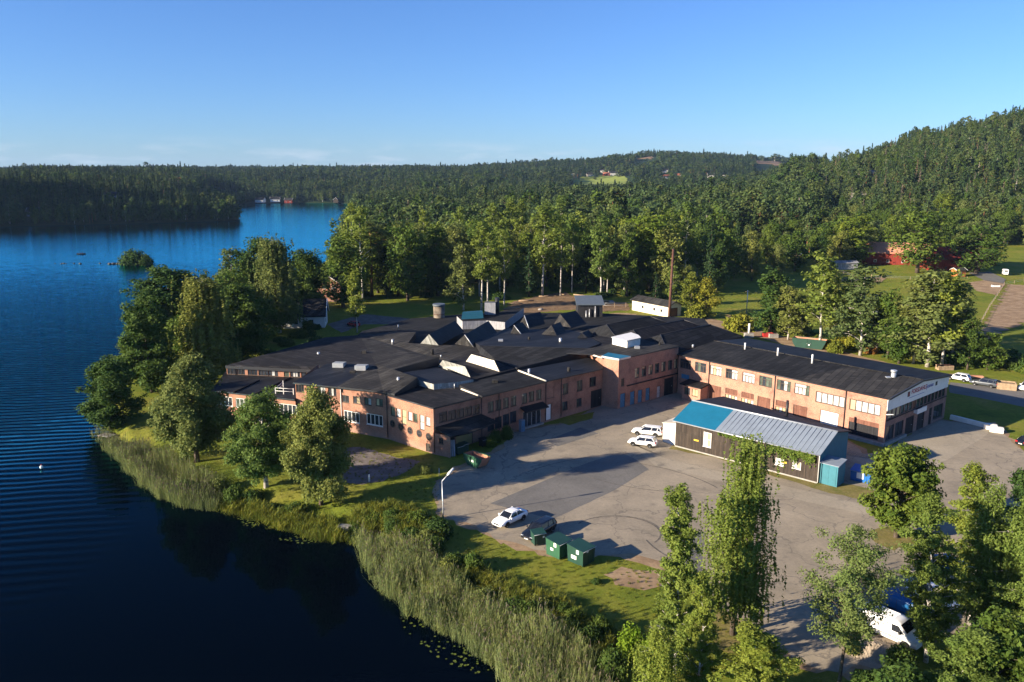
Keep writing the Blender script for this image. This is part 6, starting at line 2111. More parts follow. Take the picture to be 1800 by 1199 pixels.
# ------------------------------------------------------------------ smaller buildings
def house(name, label, cat, bx, by, wpx_dir, L, Wd, he, hr, wall, roof_, az, wins=(), trim='white', chim=False, base=None, group=None, thin=.15, hip_=False):
    """gabled house: az is the direction of its ridge in degrees from +X; wins: list of (side, u, z, w, h)"""
    b_ = base or G(bx, by)
    e = thing(name, b_, label, cat, group)
    e.rotation_euler = (0, 0, R(az))
    def lp(mb, nm, m, par=e):
        o = mb.build(nm, m); o.parent = par; return o
    m = MB()
    m.quad((-L / 2, -Wd / 2, -.4), (L / 2, -Wd / 2, -.4), (L / 2, -Wd / 2, he), (-L / 2, -Wd / 2, he))
    m.quad((L / 2, Wd / 2, -.4), (-L / 2, Wd / 2, -.4), (-L / 2, Wd / 2, he), (L / 2, Wd / 2, he))
    m.add([(L / 2, -Wd / 2, -.4), (L / 2, Wd / 2, -.4), (L / 2, Wd / 2, he), (L / 2, 0, hr), (L / 2, -Wd / 2, he)], [(0, 1, 2, 3, 4)])
    m.add([(-L / 2, Wd / 2, -.4), (-L / 2, -Wd / 2, -.4), (-L / 2, -Wd / 2, he), (-L / 2, 0, hr), (-L / 2, Wd / 2, he)], [(0, 1, 2, 3, 4)])
    lp(m, 'wall', M[wall])
    o = .45
    sl = (hr - he) / (Wd / 2)
    r = MB()
    for s in (-1, 1):
        r.slab([(-L / 2 - o, s * (Wd / 2 + o), he - o * sl + thin), (L / 2 + o, s * (Wd / 2 + o), he - o * sl + thin), (L / 2 + o, 0, hr + thin), (-L / 2 - o, 0, hr + thin)], thin)
    rf_ = lp(r, 'roof', M[roof_])
    t = MB()
    for s in (-1, 1):
        for x in (-L / 2 - o - .03, L / 2 + o + .03):
            t.tube([(x, s * (Wd / 2 + o), he - o * sl + thin * .5), (x, 0, hr + thin * .5)], .13, 4)
    lp(t, 'barge_board', M[trim], rf_)
    if chim:
        lp(MB().box(L * .12, L * .12 + .9, -.4, .4, hr - .6, hr + 1.1).box(L * .12 - .08, L * .12 + .98, -.48, .48, hr + 1.1, hr + 1.25), 'chimney', M['brick'], rf_)
    for side, u, z, w, h, kind in wins:
        f = MB().box(u - w / 2, u + w / 2, -.06, .0, z, z + h); g = MB().quad((u - w / 2 + .1, -.07, z + .1), (u + w / 2 - .1, -.07, z + .1), (u + w / 2 - .1, -.07, z + h - .1), (u - w / 2 + .1, -.07, z + h - .1))
        Mx = {'f': Matrix.Translation((0, -Wd / 2, 0)), 'b': Matrix.Translation((0, Wd / 2, 0)) @ Matrix.Rotation(R(180), 4, 'Z'), 'r': Matrix.Translation((L / 2, 0, 0)) @ Matrix.Rotation(R(90), 4, 'Z'), 'l': Matrix.Translation((-L / 2, 0, 0)) @ Matrix.Rotation(R(-90), 4, 'Z')}[side]
        f.xf(Mx); g.xf(Mx)
        fo = lp(f, 'window' if kind == 'w' else 'door', M[trim] if kind == 'w' else M['boards_dark'])
        lp(g, 'pane' if kind == 'w' else 'panel', M['glass'] if kind == 'w' else M['door_brown'], fo)
    return e


house('white_house', 'white house with a black gabled roof half hidden by the lakeside trees', 'house', 531, 572, 0, 13, 8.5, 3.4, 7.2, 'white_wall', 'felt_grey', 8, [('f', -4, 1, 1.2, 1.2, 'w'), ('f', -1, 1, 1.2, 1.2, 'w'), ('f', 3, .1, 1, 2.1, 'd'), ('r', -1.5, 1, 1.2, 1.2, 'w'), ('r', 0, 4.2, 1, 1.1, 'w'), ('l', 0, 4, 1, 1, 'w')])
house('brick_house', 'small brown house with white eaves above and behind the white house', 'house', 586, 528, 0, 7, 8, 6.0, 8.4, 'brick', 'felt_grey', 82, [('l', -1.5, 4.2, 1, 1.2, 'w'), ('l', 1.5, 4.2, 1, 1.2, 'w'), ('f', 0, 1, 1.2, 1.2, 'w')])
house('garage', 'long beige rendered garage with a grey roof and dark doors beside the rusty chimney pole', 'garage', 1153, 550, 0, 15.5, 5.2, 3.2, 4.3, 'cream', 'felt_grey', -57, [('f', -3, 1.2, .8, .8, 'w'), ('f', 2, 1.2, .8, .8, 'w'), ('f', 5, 1.2, .8, .8, 'w'), ('r', -.2, .05, 2.6, 2.5, 'd')], trim='dark_metal')
# black boarded tower with sloping roof
bt = thing('boiler_house', (18.4, 194, 0), 'square black boarded tower with white pipes behind the factory roofs', 'tower')
tx0, tx1, ty = 15.9, 21.9, 190.0
part(MB().prism([(tx0, ty, 9.6), (tx1, ty, 9.6), (tx1, ty + 6, 10.6), (tx0, ty + 6, 10.6)], 0), 'wall', M['boards_dark'], bt)
part(MB().slab([(tx0 - .4, ty - .5, 9.75), (tx1 + .4, ty - .5, 9.75), (tx1 + .4, ty + 6.3, 10.95), (tx0 - .4, ty + 6.3, 10.95)], .2), 'roof', M['tower_roof'], bt)
for x, h in ((17.9, 8.2), (18.7, 8.6), (20.1, 9.3)):
    part(MB().tube([(x, ty - .3, 5.0), (x, ty - .3, h)], .11, 6), 'pipe', M['galv'], bt)
# round silo
si = thing('silo', W(771, 575, 4), 'stained round concrete silo at the left back of the factory', 'silo')
sp_ = Vector((-17.6, 189.5, 0)); si.location = sp_
part(MB().cyl(sp_, 1.35, 0, 9.4, 20), 'shaft', noise_mat('stained_concrete', [(0.3, (.06, .05, .04)), (0.5, (.16, .13, .10)), (.75, (.28, .23, .17))], .7, .9), si)
part(MB().cyl(sp_, 1.5, 9.4, 9.9, 20), 'cap', M['tower_roof'], si)
for z in (2.5, 5, 7.4): part(MB().cyl(sp_, 1.39, z, z + .12, 20), 'hoop', M['rust'], si)
# farm
house('red_barn', 'long red barn with faded orange roof, left of the big round oak', 'barn', 1572, 463, 0, 26, 11, 5.0, 9.0, 'boards_red', 'tile_orange', 158, [('l', 0, 1, 1.2, 1.2, 'w'), ('b', -8, .8, 1.2, 1.2, 'w'), ('b', -3, .8, 1.2, 1.2, 'w'), ('b', 3, .8, 1.2, 1.2, 'w'), ('b', 8, .1, 2.8, 3, 'd')], trim='white')
house('red_barn', 'dark red barn in the shade right of the big round oak', 'barn', 1668, 474, 0, 20, 11, 5.0, 9.6, 'boards_red', 'boards_red', 10, [('f', -6, 1, 1, 1, 'w'), ('f', 2, .1, 2.6, 2.8, 'd')], trim='boards_red')
house('red_barn', 'small red outbuilding at the right end of the dark red barn', 'barn', 1724, 466, 0, 9, 7, 3.6, 6.0, 'boards_red', 'tile_red', 10, [('f', 0, 1, 1, 1, 'w')], trim='boards_red')
house('kiosk', 'little orange hut with white window trim at the farmyard fence', 'hut', 1684, 486, 0, 3.8, 3.2, 2.6, 3.3, 'orange', 'felt_grey', 12, [('f', -.6, .9, 1.1, 1.1, 'w'), ('r', 0, .9, 1, 1.1, 'w')])
house('field_shed', 'grey sheet clad animal shed with an open brown end in the paddock', 'shed', 1482, 473, 0, 10, 5, 2.8, 3.5, 'zinc', 'zinc', 5, [('l', 0, .1, 2.6, 2.3, 'd')], trim='galv')
house('farmhouse', 'orange house almost hidden in the trees at the far paddock edge', 'house', 1248, 440, 0, 10, 8, 5.0, 8.5, 'orange', 'tile_red', 10, [('f', -2.5, 1, 1, 1.3, 'w'), ('f', 2, 1, 1, 1.3, 'w'), ('f', 0, 3.4, 1, 1.1, 'w')], chim=True)
# far houses
for i, (x, y, L_h, w_, rf_m, az, lab) in enumerate((
        (1078, 309, 20, 'white_wall', 'felt_grey', 10, 'big white farmhouse standing above the bright green field on the far hill'),
        (1005, 308, 16, 'white_wall', 'felt_grey', -10, 'white house left of the bright green field on the far hill'),
        (1037, 310, 14, 'cream', 'felt_grey', 5, 'low pale house at the upper left edge of the bright green field'),
        (1060, 303, 12, 'white_wall', 'felt_grey', 0, 'small white house up among the trees above the green field'),
        (1066, 309.5, 14, 'boards_red', 'tile_red', 0, 'red barn just left of the big white farmhouse on the far hill'),
        (983, 301, 14, 'boards_red', 'tile_red', 0, 'reddish house alone among trees on the left of the far hill'),
        (1169, 314, 16, 'white_wall', 'tile_red', 15, 'white house with red roof right of the far green field'),
        (1168, 303, 14, 'white_wall', 'felt_grey', 0, 'white house above the red roofed one on the far hill'),
        (1190, 312, 12, 'cream', 'tile_red', 0, 'cream house with red roof at the foot of the far hill'),
        (1249, 312, 12, 'white_wall', 'felt_grey', 0, 'white house at the right end of the far village'),
        (1277, 315, 14, 'zinc_pale', 'zinc_pale', 0, 'long pale barn at the right of the far village'),
        (290, 321, 16, 'white_wall', 'felt_grey', 5, 'white house high in the forest across the lake'),
        (312, 322, 12, 'cream', 'tile_red', 5, 'small pale house beside the white one across the lake'),
        (197, 350, 14, 'zinc', 'felt_grey', 5, 'grey house in the shaded trees across the lake'),
        (60, 380, 9, 'zinc', 'felt_grey', 5, 'pale boathouse at the shaded far shore on the left'),  # wall colour darkened to stand for the shade on that shore
        (458, 356, 14, 'white_wall', 'felt_grey', -10, 'leftmost white cottage on the sunlit far point'),
        (484, 355, 14, 'white_wall', 'felt_grey', 10, 'second white cottage on the sunlit far point'),
        (508, 357, 12, 'boards_red', 'felt_grey', 0, 'dark red cottage by the water on the far point'),
        (592, 357, 8, 'boards', 'felt_grey', 80, 'narrow dark boathouse at the right of the far point'))):
    house('distant_house', lab, 'house', x, y, 0, L_h, 8, 4.2 if i else 6, 7.5 if i else 10, w_, rf_m, az, [('f', -L_h / 4, 1, 1.3, 1.5, 'w'), ('f', L_h / 4, 1, 1.3, 1.5, 'w')])
# ------------------------------------------------------------------ vehicles
def local(mb, name, mats, parent, label=None):
    o = mb.build(name, mats); o.parent = parent
    if label: o['label'] = label
    return o


def interp(tbl, x):
    return float(np.interp(x, [t[0] for t in tbl], [t[1] for t in tbl]))


SHAPES = {
    # length, width, height, belt profile (x from -0.5 rear to 0.5 front -> z), cabin base rear/front, cabin top rear/front
    'sedan': (4.7, 1.82, 1.45, [(-.5, .82), (-.47, .98), (-.3, 1.0), (.0, .96), (.2, .93), (.42, .78), (.5, .58)], -.36, .22, -.22, .06),
    'estate': (4.8, 1.86, 1.52, [(-.5, .85), (-.47, .98), (-.2, .98), (.2, .95), (.42, .80), (.5, .6)], -.475, .22, -.42, .07),
    'suv': (4.8, 1.92, 1.78, [(-.5, .9), (-.47, 1.12), (-.2, 1.12), (.2, 1.1), (.43, .98), (.5, .7)], -.47, .22, -.42, .08),
    'hatch': (4.3, 1.78, 1.5, [(-.5, .85), (-.46, 1.0), (-.2, 1.0), (.2, .95), (.42, .80), (.5, .6)], -.46, .25, -.36, .07),
}


def wheel(parent, x, y, r, wd):
    s = 1 if y > 0 else -1
    t = MB()
    n = 20
    prof = [(r * .62, -.5), (r * .93, -.5), (r, -.3), (r, .3), (r * .93, .5), (r * .62, .5)]
    for k in range(n):
        a0, a1 = 2 * math.pi * k / n, 2 * math.pi * (k + 1) / n
        for (r0, y0), (r1, y1) in zip(prof[:-1], prof[1:]):
            t.quad(*[(x + math.cos(a) * rr, y + yy * wd, r + math.sin(a) * rr) for a, rr, yy in ((a0, r0, y0), (a0, r1, y1), (a1, r1, y1), (a1, r0, y0))])
    w_ = local(t, 'wheel', M['rubber'], parent)
    q = MB()
    for k in range(n):
        a0, a1 = 2 * math.pi * k / n, 2 * math.pi * (k + 1) / n
        for sg_ in (1, -1):
            q.add([(x, y + sg_ * wd * .36, r), (x + math.cos(a0) * r * .63, y + sg_ * wd * .40, r + math.sin(a0) * r * .63), (x + math.cos(a1) * r * .63, y + sg_ * wd * .40, r + math.sin(a1) * r * .63)], [(0, 1, 2)], 0 if k % 4 else 1)
    local(q, 'rim', [M['rim'], M['dark_metal']], w_)


def body_loft(st, mi=0):
    """st: list of (x, half width, z bottom, z top)"""
    b_ = MB()
    rings = []
    for x, w, zb, zt in st:
        zm = zb + (zt - zb) * .55
        half = [(w * .80, zb), (w * .97, zb + .10), (w, zm), (w * .975, zt - .10), (w * .90, zt - .02), (w * .5, zt + .015)]
        ring = [(x, y, z) for y, z in half] + [(x, -y, z) for y, z in half[::-1]]
        rings.append(ring)
    n = len(rings[0])
    vs = [p for r_ in rings for p in r_]
    fs = []
    for i in range(len(rings) - 1):
        for k in range(n):
            k2 = (k + 1) % n
            fs.append((i * n + k, i * n + k2, (i + 1) * n + k2, (i + 1) * n + k))
    b_.add(vs, fs, mi, True)
    b_.add(rings[0], [list(range(n))], mi); b_.add(rings[-1], [list(range(n))[::-1]], mi)
    return b_


def car(px0, px1, kind, paint, label, z=0.02, cat='car', name='car', group=None):
    """px0: rear bumper, px1: front bumper on the ground (photograph pixels)"""
    a, b_ = G(*px0), G(*px1)
    c = (a + b_) / 2
    rz = math.atan2(b_.y - a.y, b_.x - a.x)
    L_, Wd, H, belt, cb0, cb1, ct0, ct1 = SHAPES[kind]
    e = thing(name, (c.x, c.y, T1(c.x, c.y) + z + .03), label, cat, group)
    e.rotation_euler = (0, 0, rz)
    w = Wd / 2
    st = []
    for t in (-.5, -.49, -.46, -.4, -.3, -.15, 0, .15, .25, .35, .42, .47, .492, .5):
        ww = w * (1 - .16 * max(0, (abs(t) - .38) / .12) ** 2)
        st.append((t * L_, ww, .26 + .06 * max(0, (abs(t) - .4) / .1), interp(belt, t) - (.06 if abs(t) >= .5 else 0)))
    bd_ = body_loft(st)
    r = .335 if kind != 'suv' else .38
    for x in (-.295 * L_, .30 * L_):
        for s in (1, -1):
            n = 16
            c0 = (x, s * (w + .004), r)
            for k in range(n):
                a0, a1 = 2 * math.pi * k / n, 2 * math.pi * (k + 1) / n
                rr = r * 1.22
                bd_.add([c0, (x + math.cos(a0) * rr, s * (w + .004), max(.24, r + math.sin(a0) * rr)), (x + math.cos(a1) * rr, s * (w + .004), max(.24, r + math.sin(a1) * rr))], [(0, 1, 2)], 1)
    bo = local(bd_, 'body', [M[paint], M['rubber']], e)
    # glass house and roof
    zb = interp(belt, 0) - .03
    wb, wt = w * .90, w * .70
    g = MB()
    base = [(cb0 * L_, -wb, interp(belt, cb0) - .02), (cb1 * L_, -wb, interp(belt, cb1) - .02), (cb1 * L_, wb, interp(belt, cb1) - .02), (cb0 * L_, wb, interp(belt, cb0) - .02)]
    top = [(ct0 * L_, -wt, H - .06), (ct1 * L_, -wt, H - .06), (ct1 * L_, wt, H - .06), (ct0 * L_, wt, H - .06)]
    for i in range(4):
        j = (i + 1) % 4
        g.quad(base[i], base[j], top[j], top[i])
    local(g, 'windows', M['car_glass'], e)
    rf_ = MB()
    rg_ = []
    for t, zz in ((0, -.07), (.12, -.015), (.5, .0), (.88, -.015), (1, -.07)):
        x = (ct0 + (ct1 - ct0) * t) * L_ + (-.06 if t == 0 else .06 if t == 1 else 0)
        rg_.append([(x, -wt - .03, H - .075 + zz * .3), (x, -wt * .8, H + zz), (x, wt * .8, H + zz), (x, wt + .03, H - .075 + zz * .3)])
    for i in range(4):
        for k in range(3): rf_.add([rg_[i][k], rg_[i][k + 1], rg_[i + 1][k + 1], rg_[i + 1][k]], [(3, 2, 1, 0)], 0, True)
    rf_.add([p for r_ in rg_ for p in (r_[0], r_[3])], [(0, 1, 3, 2), (2, 3, 5, 4), (4, 5, 7, 6), (6, 7, 9, 8)], 0)
    local(rf_, 'roof', M[paint], e)
    for i in range(4): local(MB().tube([base[i], top[i]], .055, 5), 'pillar', M[paint], e)
    for s in (-1, 1):
        xb = (cb0 + cb1) / 2 * L_ - .05; xt = (ct0 + ct1) / 2 * L_ - .05
        local(MB().tube([(xb, s * wb, zb), (xt, s * wt, H - .06)], .045, 5), 'pillar', M[paint], e)
        if kind in ('estate', 'suv'): local(MB().tube([(xb - .95, s * wb, zb), (xt - .9, s * wt, H - .06)], .06, 5), 'pillar', M[paint], e)
        local(MB().box(.16 * L_, .16 * L_ + .13, s * (w + .09) - .09, s * (w + .09) + .09, zb + .0, zb + .14), 'mirror', M[paint], e)
    for x, y in ((-.295 * L_, w - .09), (-.295 * L_, -w + .09), (.30 * L_, w - .09), (.30 * L_, -w + .09)): wheel(e, x, y, r, .22)
    fz = interp(belt, .485)
    for s in (-1, 1):
        local(MB().box(.455 * L_, .492 * L_, s * w * .62 - .2, s * w * .62 + .2, fz - .14, fz - .0), 'headlight', M['lamp_glass'], e)
        local(MB().box(-.502 * L_, -.47 * L_, s * w * .68 - .17, s * w * .68 + .17, .72, .92), 'tail_light', M['tail_red'], e)
    local(MB().box(.49 * L_, .503 * L_, -.45, .45, .42, .58).box(.495 * L_, .5045 * L_, -.26, .26, .30, .40, 1), 'grille', [M['black'], M['white']], e)
    local(MB().box(-.506 * L_, -.495 * L_, -.26, .26, .50, .61), 'number_plate', M['white'], e)
    return e


def van(px0, px1, label, paint='car_white', L_=5.2, Wd=1.95, H=2.15, band=None, roofm=None):
    a, b_ = G(*px0), G(*px1)
    d = (b_ - a); d.z = 0; d.normalize()
    c = a + d * L_ / 2
    e = thing('van', (c.x, c.y, T1(c.x, c.y) + .05), label, 'van')
    e.rotation_euler = (0, 0, math.atan2(d.y, d.x))
    w = Wd / 2
    top = [(-.5, H - .15), (-.48, H), (.12, H), (.2, H - .08), (.33, 1.35), (.36, 1.22), (.47, 1.0), (.5, .75)]
    st = []
    for t in (-.5, -.485, -.45, -.2, .05, .13, .2, .26, .33, .36, .42, .47, .495, .5):
        st.append((t * L_, w * (1 - .15 * max(0, (t - .36) / .14) ** 2) * (1 if t < .1 else 1), .28, interp(top, t)))
    bd_ = body_loft(st)
    r = .36
    for x in (-.28 * L_, .33 * L_):
        for s in (1, -1):
            for k in range(16):
                a0, a1 = 2 * math.pi * k / 16, 2 * math.pi * (k + 1) / 16
                bd_.add([(x, s * (w + .004), r), (x + math.cos(a0) * r * 1.2, s * (w + .004), max(.26, r + math.sin(a0) * r * 1.2)), (x + math.cos(a1) * r * 1.2, s * (w + .004), max(.26, r + math.sin(a1) * r * 1.2))], [(0, 1, 2)], 1)
    local(bd_, 'body', [M[paint], M['rubber']], e)
    g = MB()
    for s in (1, -1):
        g.add([(.09 * L_, s * (w + .006), 1.28), (.305 * L_, s * (w + .006), 1.28), (.20 * L_, s * (w + .006), H - .25), (.09 * L_, s * (w + .006), H - .25)], [(0, 1, 2, 3)])
    local(g, 'side_window', M['car_glass'], e)
    local(MB().quad((.325 * L_ + .03, -w * .82, 1.42), (.325 * L_ + .03, w * .82, 1.42), (.215 * L_ + .03, w * .80, H - .16), (.215 * L_ + .03, -w * .80, H - .16)), 'windscreen', M['car_glass'], e)
    for x, y in ((-.28 * L_, w - .09), (-.28 * L_, -w + .09), (.33 * L_, w - .09), (.33 * L_, -w + .09)): wheel(e, x, y, r, .22)
    rb_ = MB()
    for k in range(7): rb_.box(-.44 * L_, .08 * L_, -w * .7 + k * w * .233 - .02, -w * .7 + k * w * .233 + .02, H + .005, H + .035)
    local(rb_, 'roof_ribs', M[paint if not roofm else roofm], e)
    for s in (-1, 1):
        local(MB().box(-.503 * L_, -.49 * L_, s * w * .88 - .08, s * w * .88 + .08, .85, 1.4), 'tail_light', M['tail_red'], e)
        local(MB().box(.46 * L_, .497 * L_, s * w * .62 - .18, s * w * .62 + .18, .80, .97), 'headlight', M['lamp_glass'], e)
        local(MB().box(.22 * L_, .22 * L_ + .14, s * (w + .12) - .1, s * (w + .12) + .1, 1.25, 1.5), 'mirror', M['black'], e)
    ds = MB()
    for s in (1, -1):
        for x in (-.17 * L_, .075 * L_): ds.box(x - .012, x + .012, s * (w + .002) - .004, s * (w + .002) + .004, .45, H - .3)
        ds.box(-.45 * L_, .3 * L_, s * (w + .006) - .006, s * (w + .006) + .006, .72, .78)
    ds.box(-.5035 * L_, -.5005 * L_, -.012, .012, .45, H - .25)
    local(ds, 'door_seams', M['dark_metal'], e)
    if band:
        local(MB().box(-.30 * L_, -.02 * L_, w - .0, w + .008, 1.45, 1.62).box(-.30 * L_, -.02 * L_, -w - .008, -w, 1.45, 1.62), 'faded_lettering', M[band], e)
    return e


car((924, 907), (868, 934), 'sedan', 'car_white', 'white saloon car parked beside a black estate at the edge of the yard')
car((968, 930), (926, 953), 'estate', 'car_black', 'black estate car parked between the white saloon and the small green bin')
car((1162, 768), (1114, 763), 'estate', 'car_white', 'white estate car, the farther of two parked at the annex of the shed')
car((1153, 788), (1106, 781), 'hatch', 'car_white', 'white hatchback, the nearer of two parked at the annex of the shed')
car((1786, 790), (1830, 778), 'sedan', 'car_black', 'black car cut off by the right edge of the picture')
car((1701, 672), (1668, 666), 'hatch', 'car_white', 'white hatchback just behind the far corner of the brick hall')
car((1752, 683), (1707, 675), 'estate', 'car_grey', 'dark grey estate car shining in the sun between a white car and a wooden bin')
car((1824, 680), (1786, 692), 'hatch', 'car_white', 'white car with its front to the road at the right edge, beside the wooden bin')
car((1196, 545), (1184, 556), 'hatch', 'car_grey', 'grey car in the shade beside the beige garage')
car((1412, 449), (1390, 448), 'hatch', 'car_white', 'small white car at the far hedge of the paddock')
car((1430, 446), (1446, 447), 'hatch', 'red', 'small red car at the far hedge of the paddock')
car((635, 577), (608, 571), 'hatch', 'red', 'dark red car in the drive of the white house')
van((1514, 1100), (1592, 1138), 'white panel van parked at the near end of the yard below the birches', band='galv')
van((1553, 1068), (1630, 1102), 'pale blue van half hidden behind the white panel van', paint='car_blue', H=1.95, L_=4.6)
car((1612, 1043), (1660, 1072), 'estate', 'car_white', 'white estate car among the birches behind the vans')
car((1640, 1005), (1692, 1000), 'hatch', 'car_blue', 'bright blue car glimpsed through the birches at the near end of the yard')

# ------------------------------------------------------------------ bins, skips, boxes
def waste_bin(px, label, w, d, h, az, mat, slope=.25, labels=(), lid='bin_green', wheels=True, name='waste_container', cat='waste container'):
    b_ = G(*px)
    e = thing(name, (b_.x, b_.y, T1(b_.x, b_.y) + .03), label, cat)
    e.rotation_euler = (0, 0, R(az))
    m = MB()
    zb = .14 if wheels else .03
    bt_, tp = .93, 1.0
    f0 = [(-w / 2 * bt_, -d / 2 * bt_, zb), (w / 2 * bt_, -d / 2 * bt_, zb), (w / 2 * bt_, d / 2 * bt_, zb), (-w / 2 * bt_, d / 2 * bt_, zb)]
    f1 = [(-w / 2, -d / 2, h - slope), (w / 2, -d / 2, h - slope), (w / 2, d / 2, h), (-w / 2, d / 2, h)]
    for i in range(4):
        j = (i + 1) % 4
        m.quad(f0[i], f0[j], f1[j], f1[i])
    m.quad(*f0[::-1])
    for s in (-1, 1):
        for x in (-w * .3, 0, w * .3): m.box(x - .04, x + .04, s * d / 2 * .965 - .035, s * d / 2 * .965 + .035, zb + .1, h - slope - .1)
    local(m, 'body', M[mat], e)
    l = MB().slab([(-w / 2 - .05, -d / 2 - .06, h - slope + .05), (w / 2 + .05, -d / 2 - .06, h - slope + .05), (w / 2 + .05, d / 2 + .04, h + .07), (-w / 2 - .05, d / 2 + .04, h + .07)], .07)
    lo = local(l, 'lid', M[lid], e)
    local(MB().tube([(-w / 2 - .04, -d / 2 - .09, h - slope + .0), (w / 2 + .04, -d / 2 - .09, h - slope + .0)], .03, 6), 'handle', M['galv'], lo)
    if wheels:
        for x in (-w * .4, w * .4):
            for y in (-d * .38, d * .38):
                local(MB().tube([(x - .04, y, .08), (x + .04, y, .08)], .08, 10), 'castor', M['rubber'], e)
    for side, u, z, ww, hh in labels:
        q = MB()
        if side == 'l': q.box(-w / 2 * .985 - .03, -w / 2 * .985 - .012, u - ww / 2, u + ww / 2, z - hh / 2, z + hh / 2)
        if side == 'f': q.box(u - ww / 2, u + ww / 2, -d / 2 * .985 - .055, -d / 2 * .985 - .045, z - hh / 2, z + hh / 2)
        local(q, 'notice', M['white'], e)
    return e


AZB = -38
waste_bin((946, 958), 'small dark green wheeled bin beside the front of the black estate car', 1.4, 1.1, 1.5, AZB + 60, 'bin_green', .15, [('f', .4, 1.0, .2, .2)])
waste_bin((982, 975), 'bright green steel container, left of two large ones on the lawn edge', 2.0, 2.0, 1.9, 45, 'skip_green', .2, [('l', -.35, 1.5, .35, .45), ('l', .1, .9, .4, .3)], wheels=False)
waste_bin((1021, 989), 'dark green steel container, right of two large ones on the lawn edge', 2.0, 2.2, 1.9, 45, 'bin_green', .2, [('l', -.35, 1.45, .35, .45), ('l', .15, .75, .7, .4), ('f', -.3, 1.6, .3, .3)], wheels=False)
waste_bin((806, 800), 'dark wheeled bin in the shade under the canopy, nearest the wall', 1.2, 1.0, 1.35, 45, 'bin_green', .1, name='wheeled_bin', cat='bin')
waste_bin((815, 796), 'dark wheeled bin in the shade under the canopy, behind the open skip', 1.2, 1.0, 1.35, 42, 'bin_green', .1, name='wheeled_bin', cat='bin')
waste_bin((850, 786), 'black wheeled bin in the shade right of the open skip', 1.2, .9, 1.2, 44, 'black', .1, lid='black', name='wheeled_bin', cat='bin')
waste_bin((1515, 846), 'bright blue container with a white patch behind the shed', 2.6, 2.0, 1.7, -40, 'blue', .3, [('f', .0, .9, .9, .8)], lid='blue', wheels=False)


def skip(px, az, label, L_=3.6, Wd=1.8, H=1.5, mat='skip_green', rust=True, name='skip'):
    b_ = G(*px)
    e = thing(name, (b_.x, b_.y, T1(b_.x, b_.y) + .03), label, 'skip')
    e.rotation_euler = (0, 0, R(az))
    o = MB()
    w = Wd / 2
    prof = [(-L_ / 2, H), (-L_ / 2 + .05, H * .62), (-L_ / 2 + .85, .05), (L_ / 2 - .7, .05), (L_ / 2, H * .75), (L_ / 2 + .1, H)]
    for s in (-1, 1):
        vs = [(x, s * w, z) for x, z in prof]
        o.add(vs, [list(range(6)) if s < 0 else list(range(6))[::-1]])
        o.add([(x, s * (w - .06), z) for x, z in prof], [list(range(6)) if s > 0 else list(range(6))[::-1]], 1)
        for x in (-.35, .5): o.box(x - .05, x + .05, s * w - .05 if s < 0 else w, s * w if s < 0 else w + .05, .2, H)
        o.box(-L_ / 2 - .05, L_ / 2 + .15, s * w - .07, s * w + .07, H, H + .1)
    for i in range(5):
        a, b2 = prof[i], prof[i + 1]
        o.quad((a[0], -w, a[1]), (a[0], w, a[1]), (b2[0], w, b2[1]), (b2[0], -w, b2[1]))
        o.quad((a[0] + .03, -w + .06, a[1] + .04), (b2[0] + .03, -w + .06, b2[1] + .04), (b2[0] + .03, w - .06, b2[1] + .04), (a[0] + .03, w - .06, a[1] + .04), 1)
    local(o, 'body', [M[mat], M['tile_orange'] if rust else M['dark_metal']], e)
    for x in (-.3, .45):
        for s in (-1, 1): local(MB().tube([(x, s * (w + .04), H * .55), (x, s * (w + .16), H * .55)], .07, 8), 'lifting_pin', M['galv'], e)
    local(MB().box(-.05, .3, -w - .075, -w - .051, .75, 1.05), 'notice', M['white'], e)
    r_ = random.Random(3)
    for k in range(6):
        x, y = r_.uniform(-1, 1), r_.uniform(-.5, .5)
        m_ = Matrix.Translation((x, y, .55 + .12 * k)) @ Matrix.Rotation(r_.uniform(0, 3), 4, 'Z') @ Matrix.Rotation(r_.uniform(-.3, .3), 4, 'X')
    return e


skip((838, 818), -44, 'open green skip with pale rusty insides at the shaded corner of the factory')
lg = skip((1422, 612), -30, 'long dark green open container behind the roof of the brick hall', 7.5, 2.4, 2.2, 'bin_green', True)
wb = thing('planter_box', G(1768, 684), 'square wooden bin full of soil between the dark estate and the white car', 'wooden bin')
local(MB().box(-1.6, -1.45, -1.2, 1.2, 0, 1.3).box(1.45, 1.6, -1.2, 1.2, 0, 1.3).box(-1.45, 1.45, -1.2, -1.05, 0, 1.3).box(-1.45, 1.45, 1.05, 1.2, 0, 1.3), 'side_board', M['wood'], wb)
local(MB().box(-1.44, 1.44, -1.04, 1.04, 0, 1.1), 'soil', M['dirt'], wb); wb.rotation_euler = (0, 0, R(-25))
for i, (x, y, m_, lab, s_) in enumerate(((1349, 592, 'red', 'red crate by the track behind the brick hall', 1.3), (1359, 594, 'concrete', 'grey crate right of the red one on the track behind the brick hall', 1.1), (1660, 650, 'wood', 'stack of pale timber at the thicket edge', 1.6), (1316, 594, 'concrete', 'grey block with a white pipe at the back of the hall', 1.1))):
    e = thing('crate', G(x, y), lab, 'crate')
    b_ = MB()
    for z in (0, .33, .66): b_.box(-s_, s_, -.7, -.62, z + .05, z + .33).box(-s_, s_, .62, .7, z + .05, z + .33).box(-s_, -s_ + .08, -.62, .62, z + .05, z + .33).box(s_ - .08, s_, -.62, .62, z + .05, z + .33)
    local(b_, 'slats', M[m_], e)
    local(MB().box(-s_ + .1, s_ - .1, -.6, .6, .02, .85 + .1 * i), 'load', M['rust' if i != 3 else 'concrete'], e)
    if i == 3: local(MB().cyl((0, 0), .28, .9, 3.6, 10), 'pipe', M['white'], e)
e = thing('timber_stack', G(1697, 664), 'long orange timber stack behind the parked cars', 'timber')
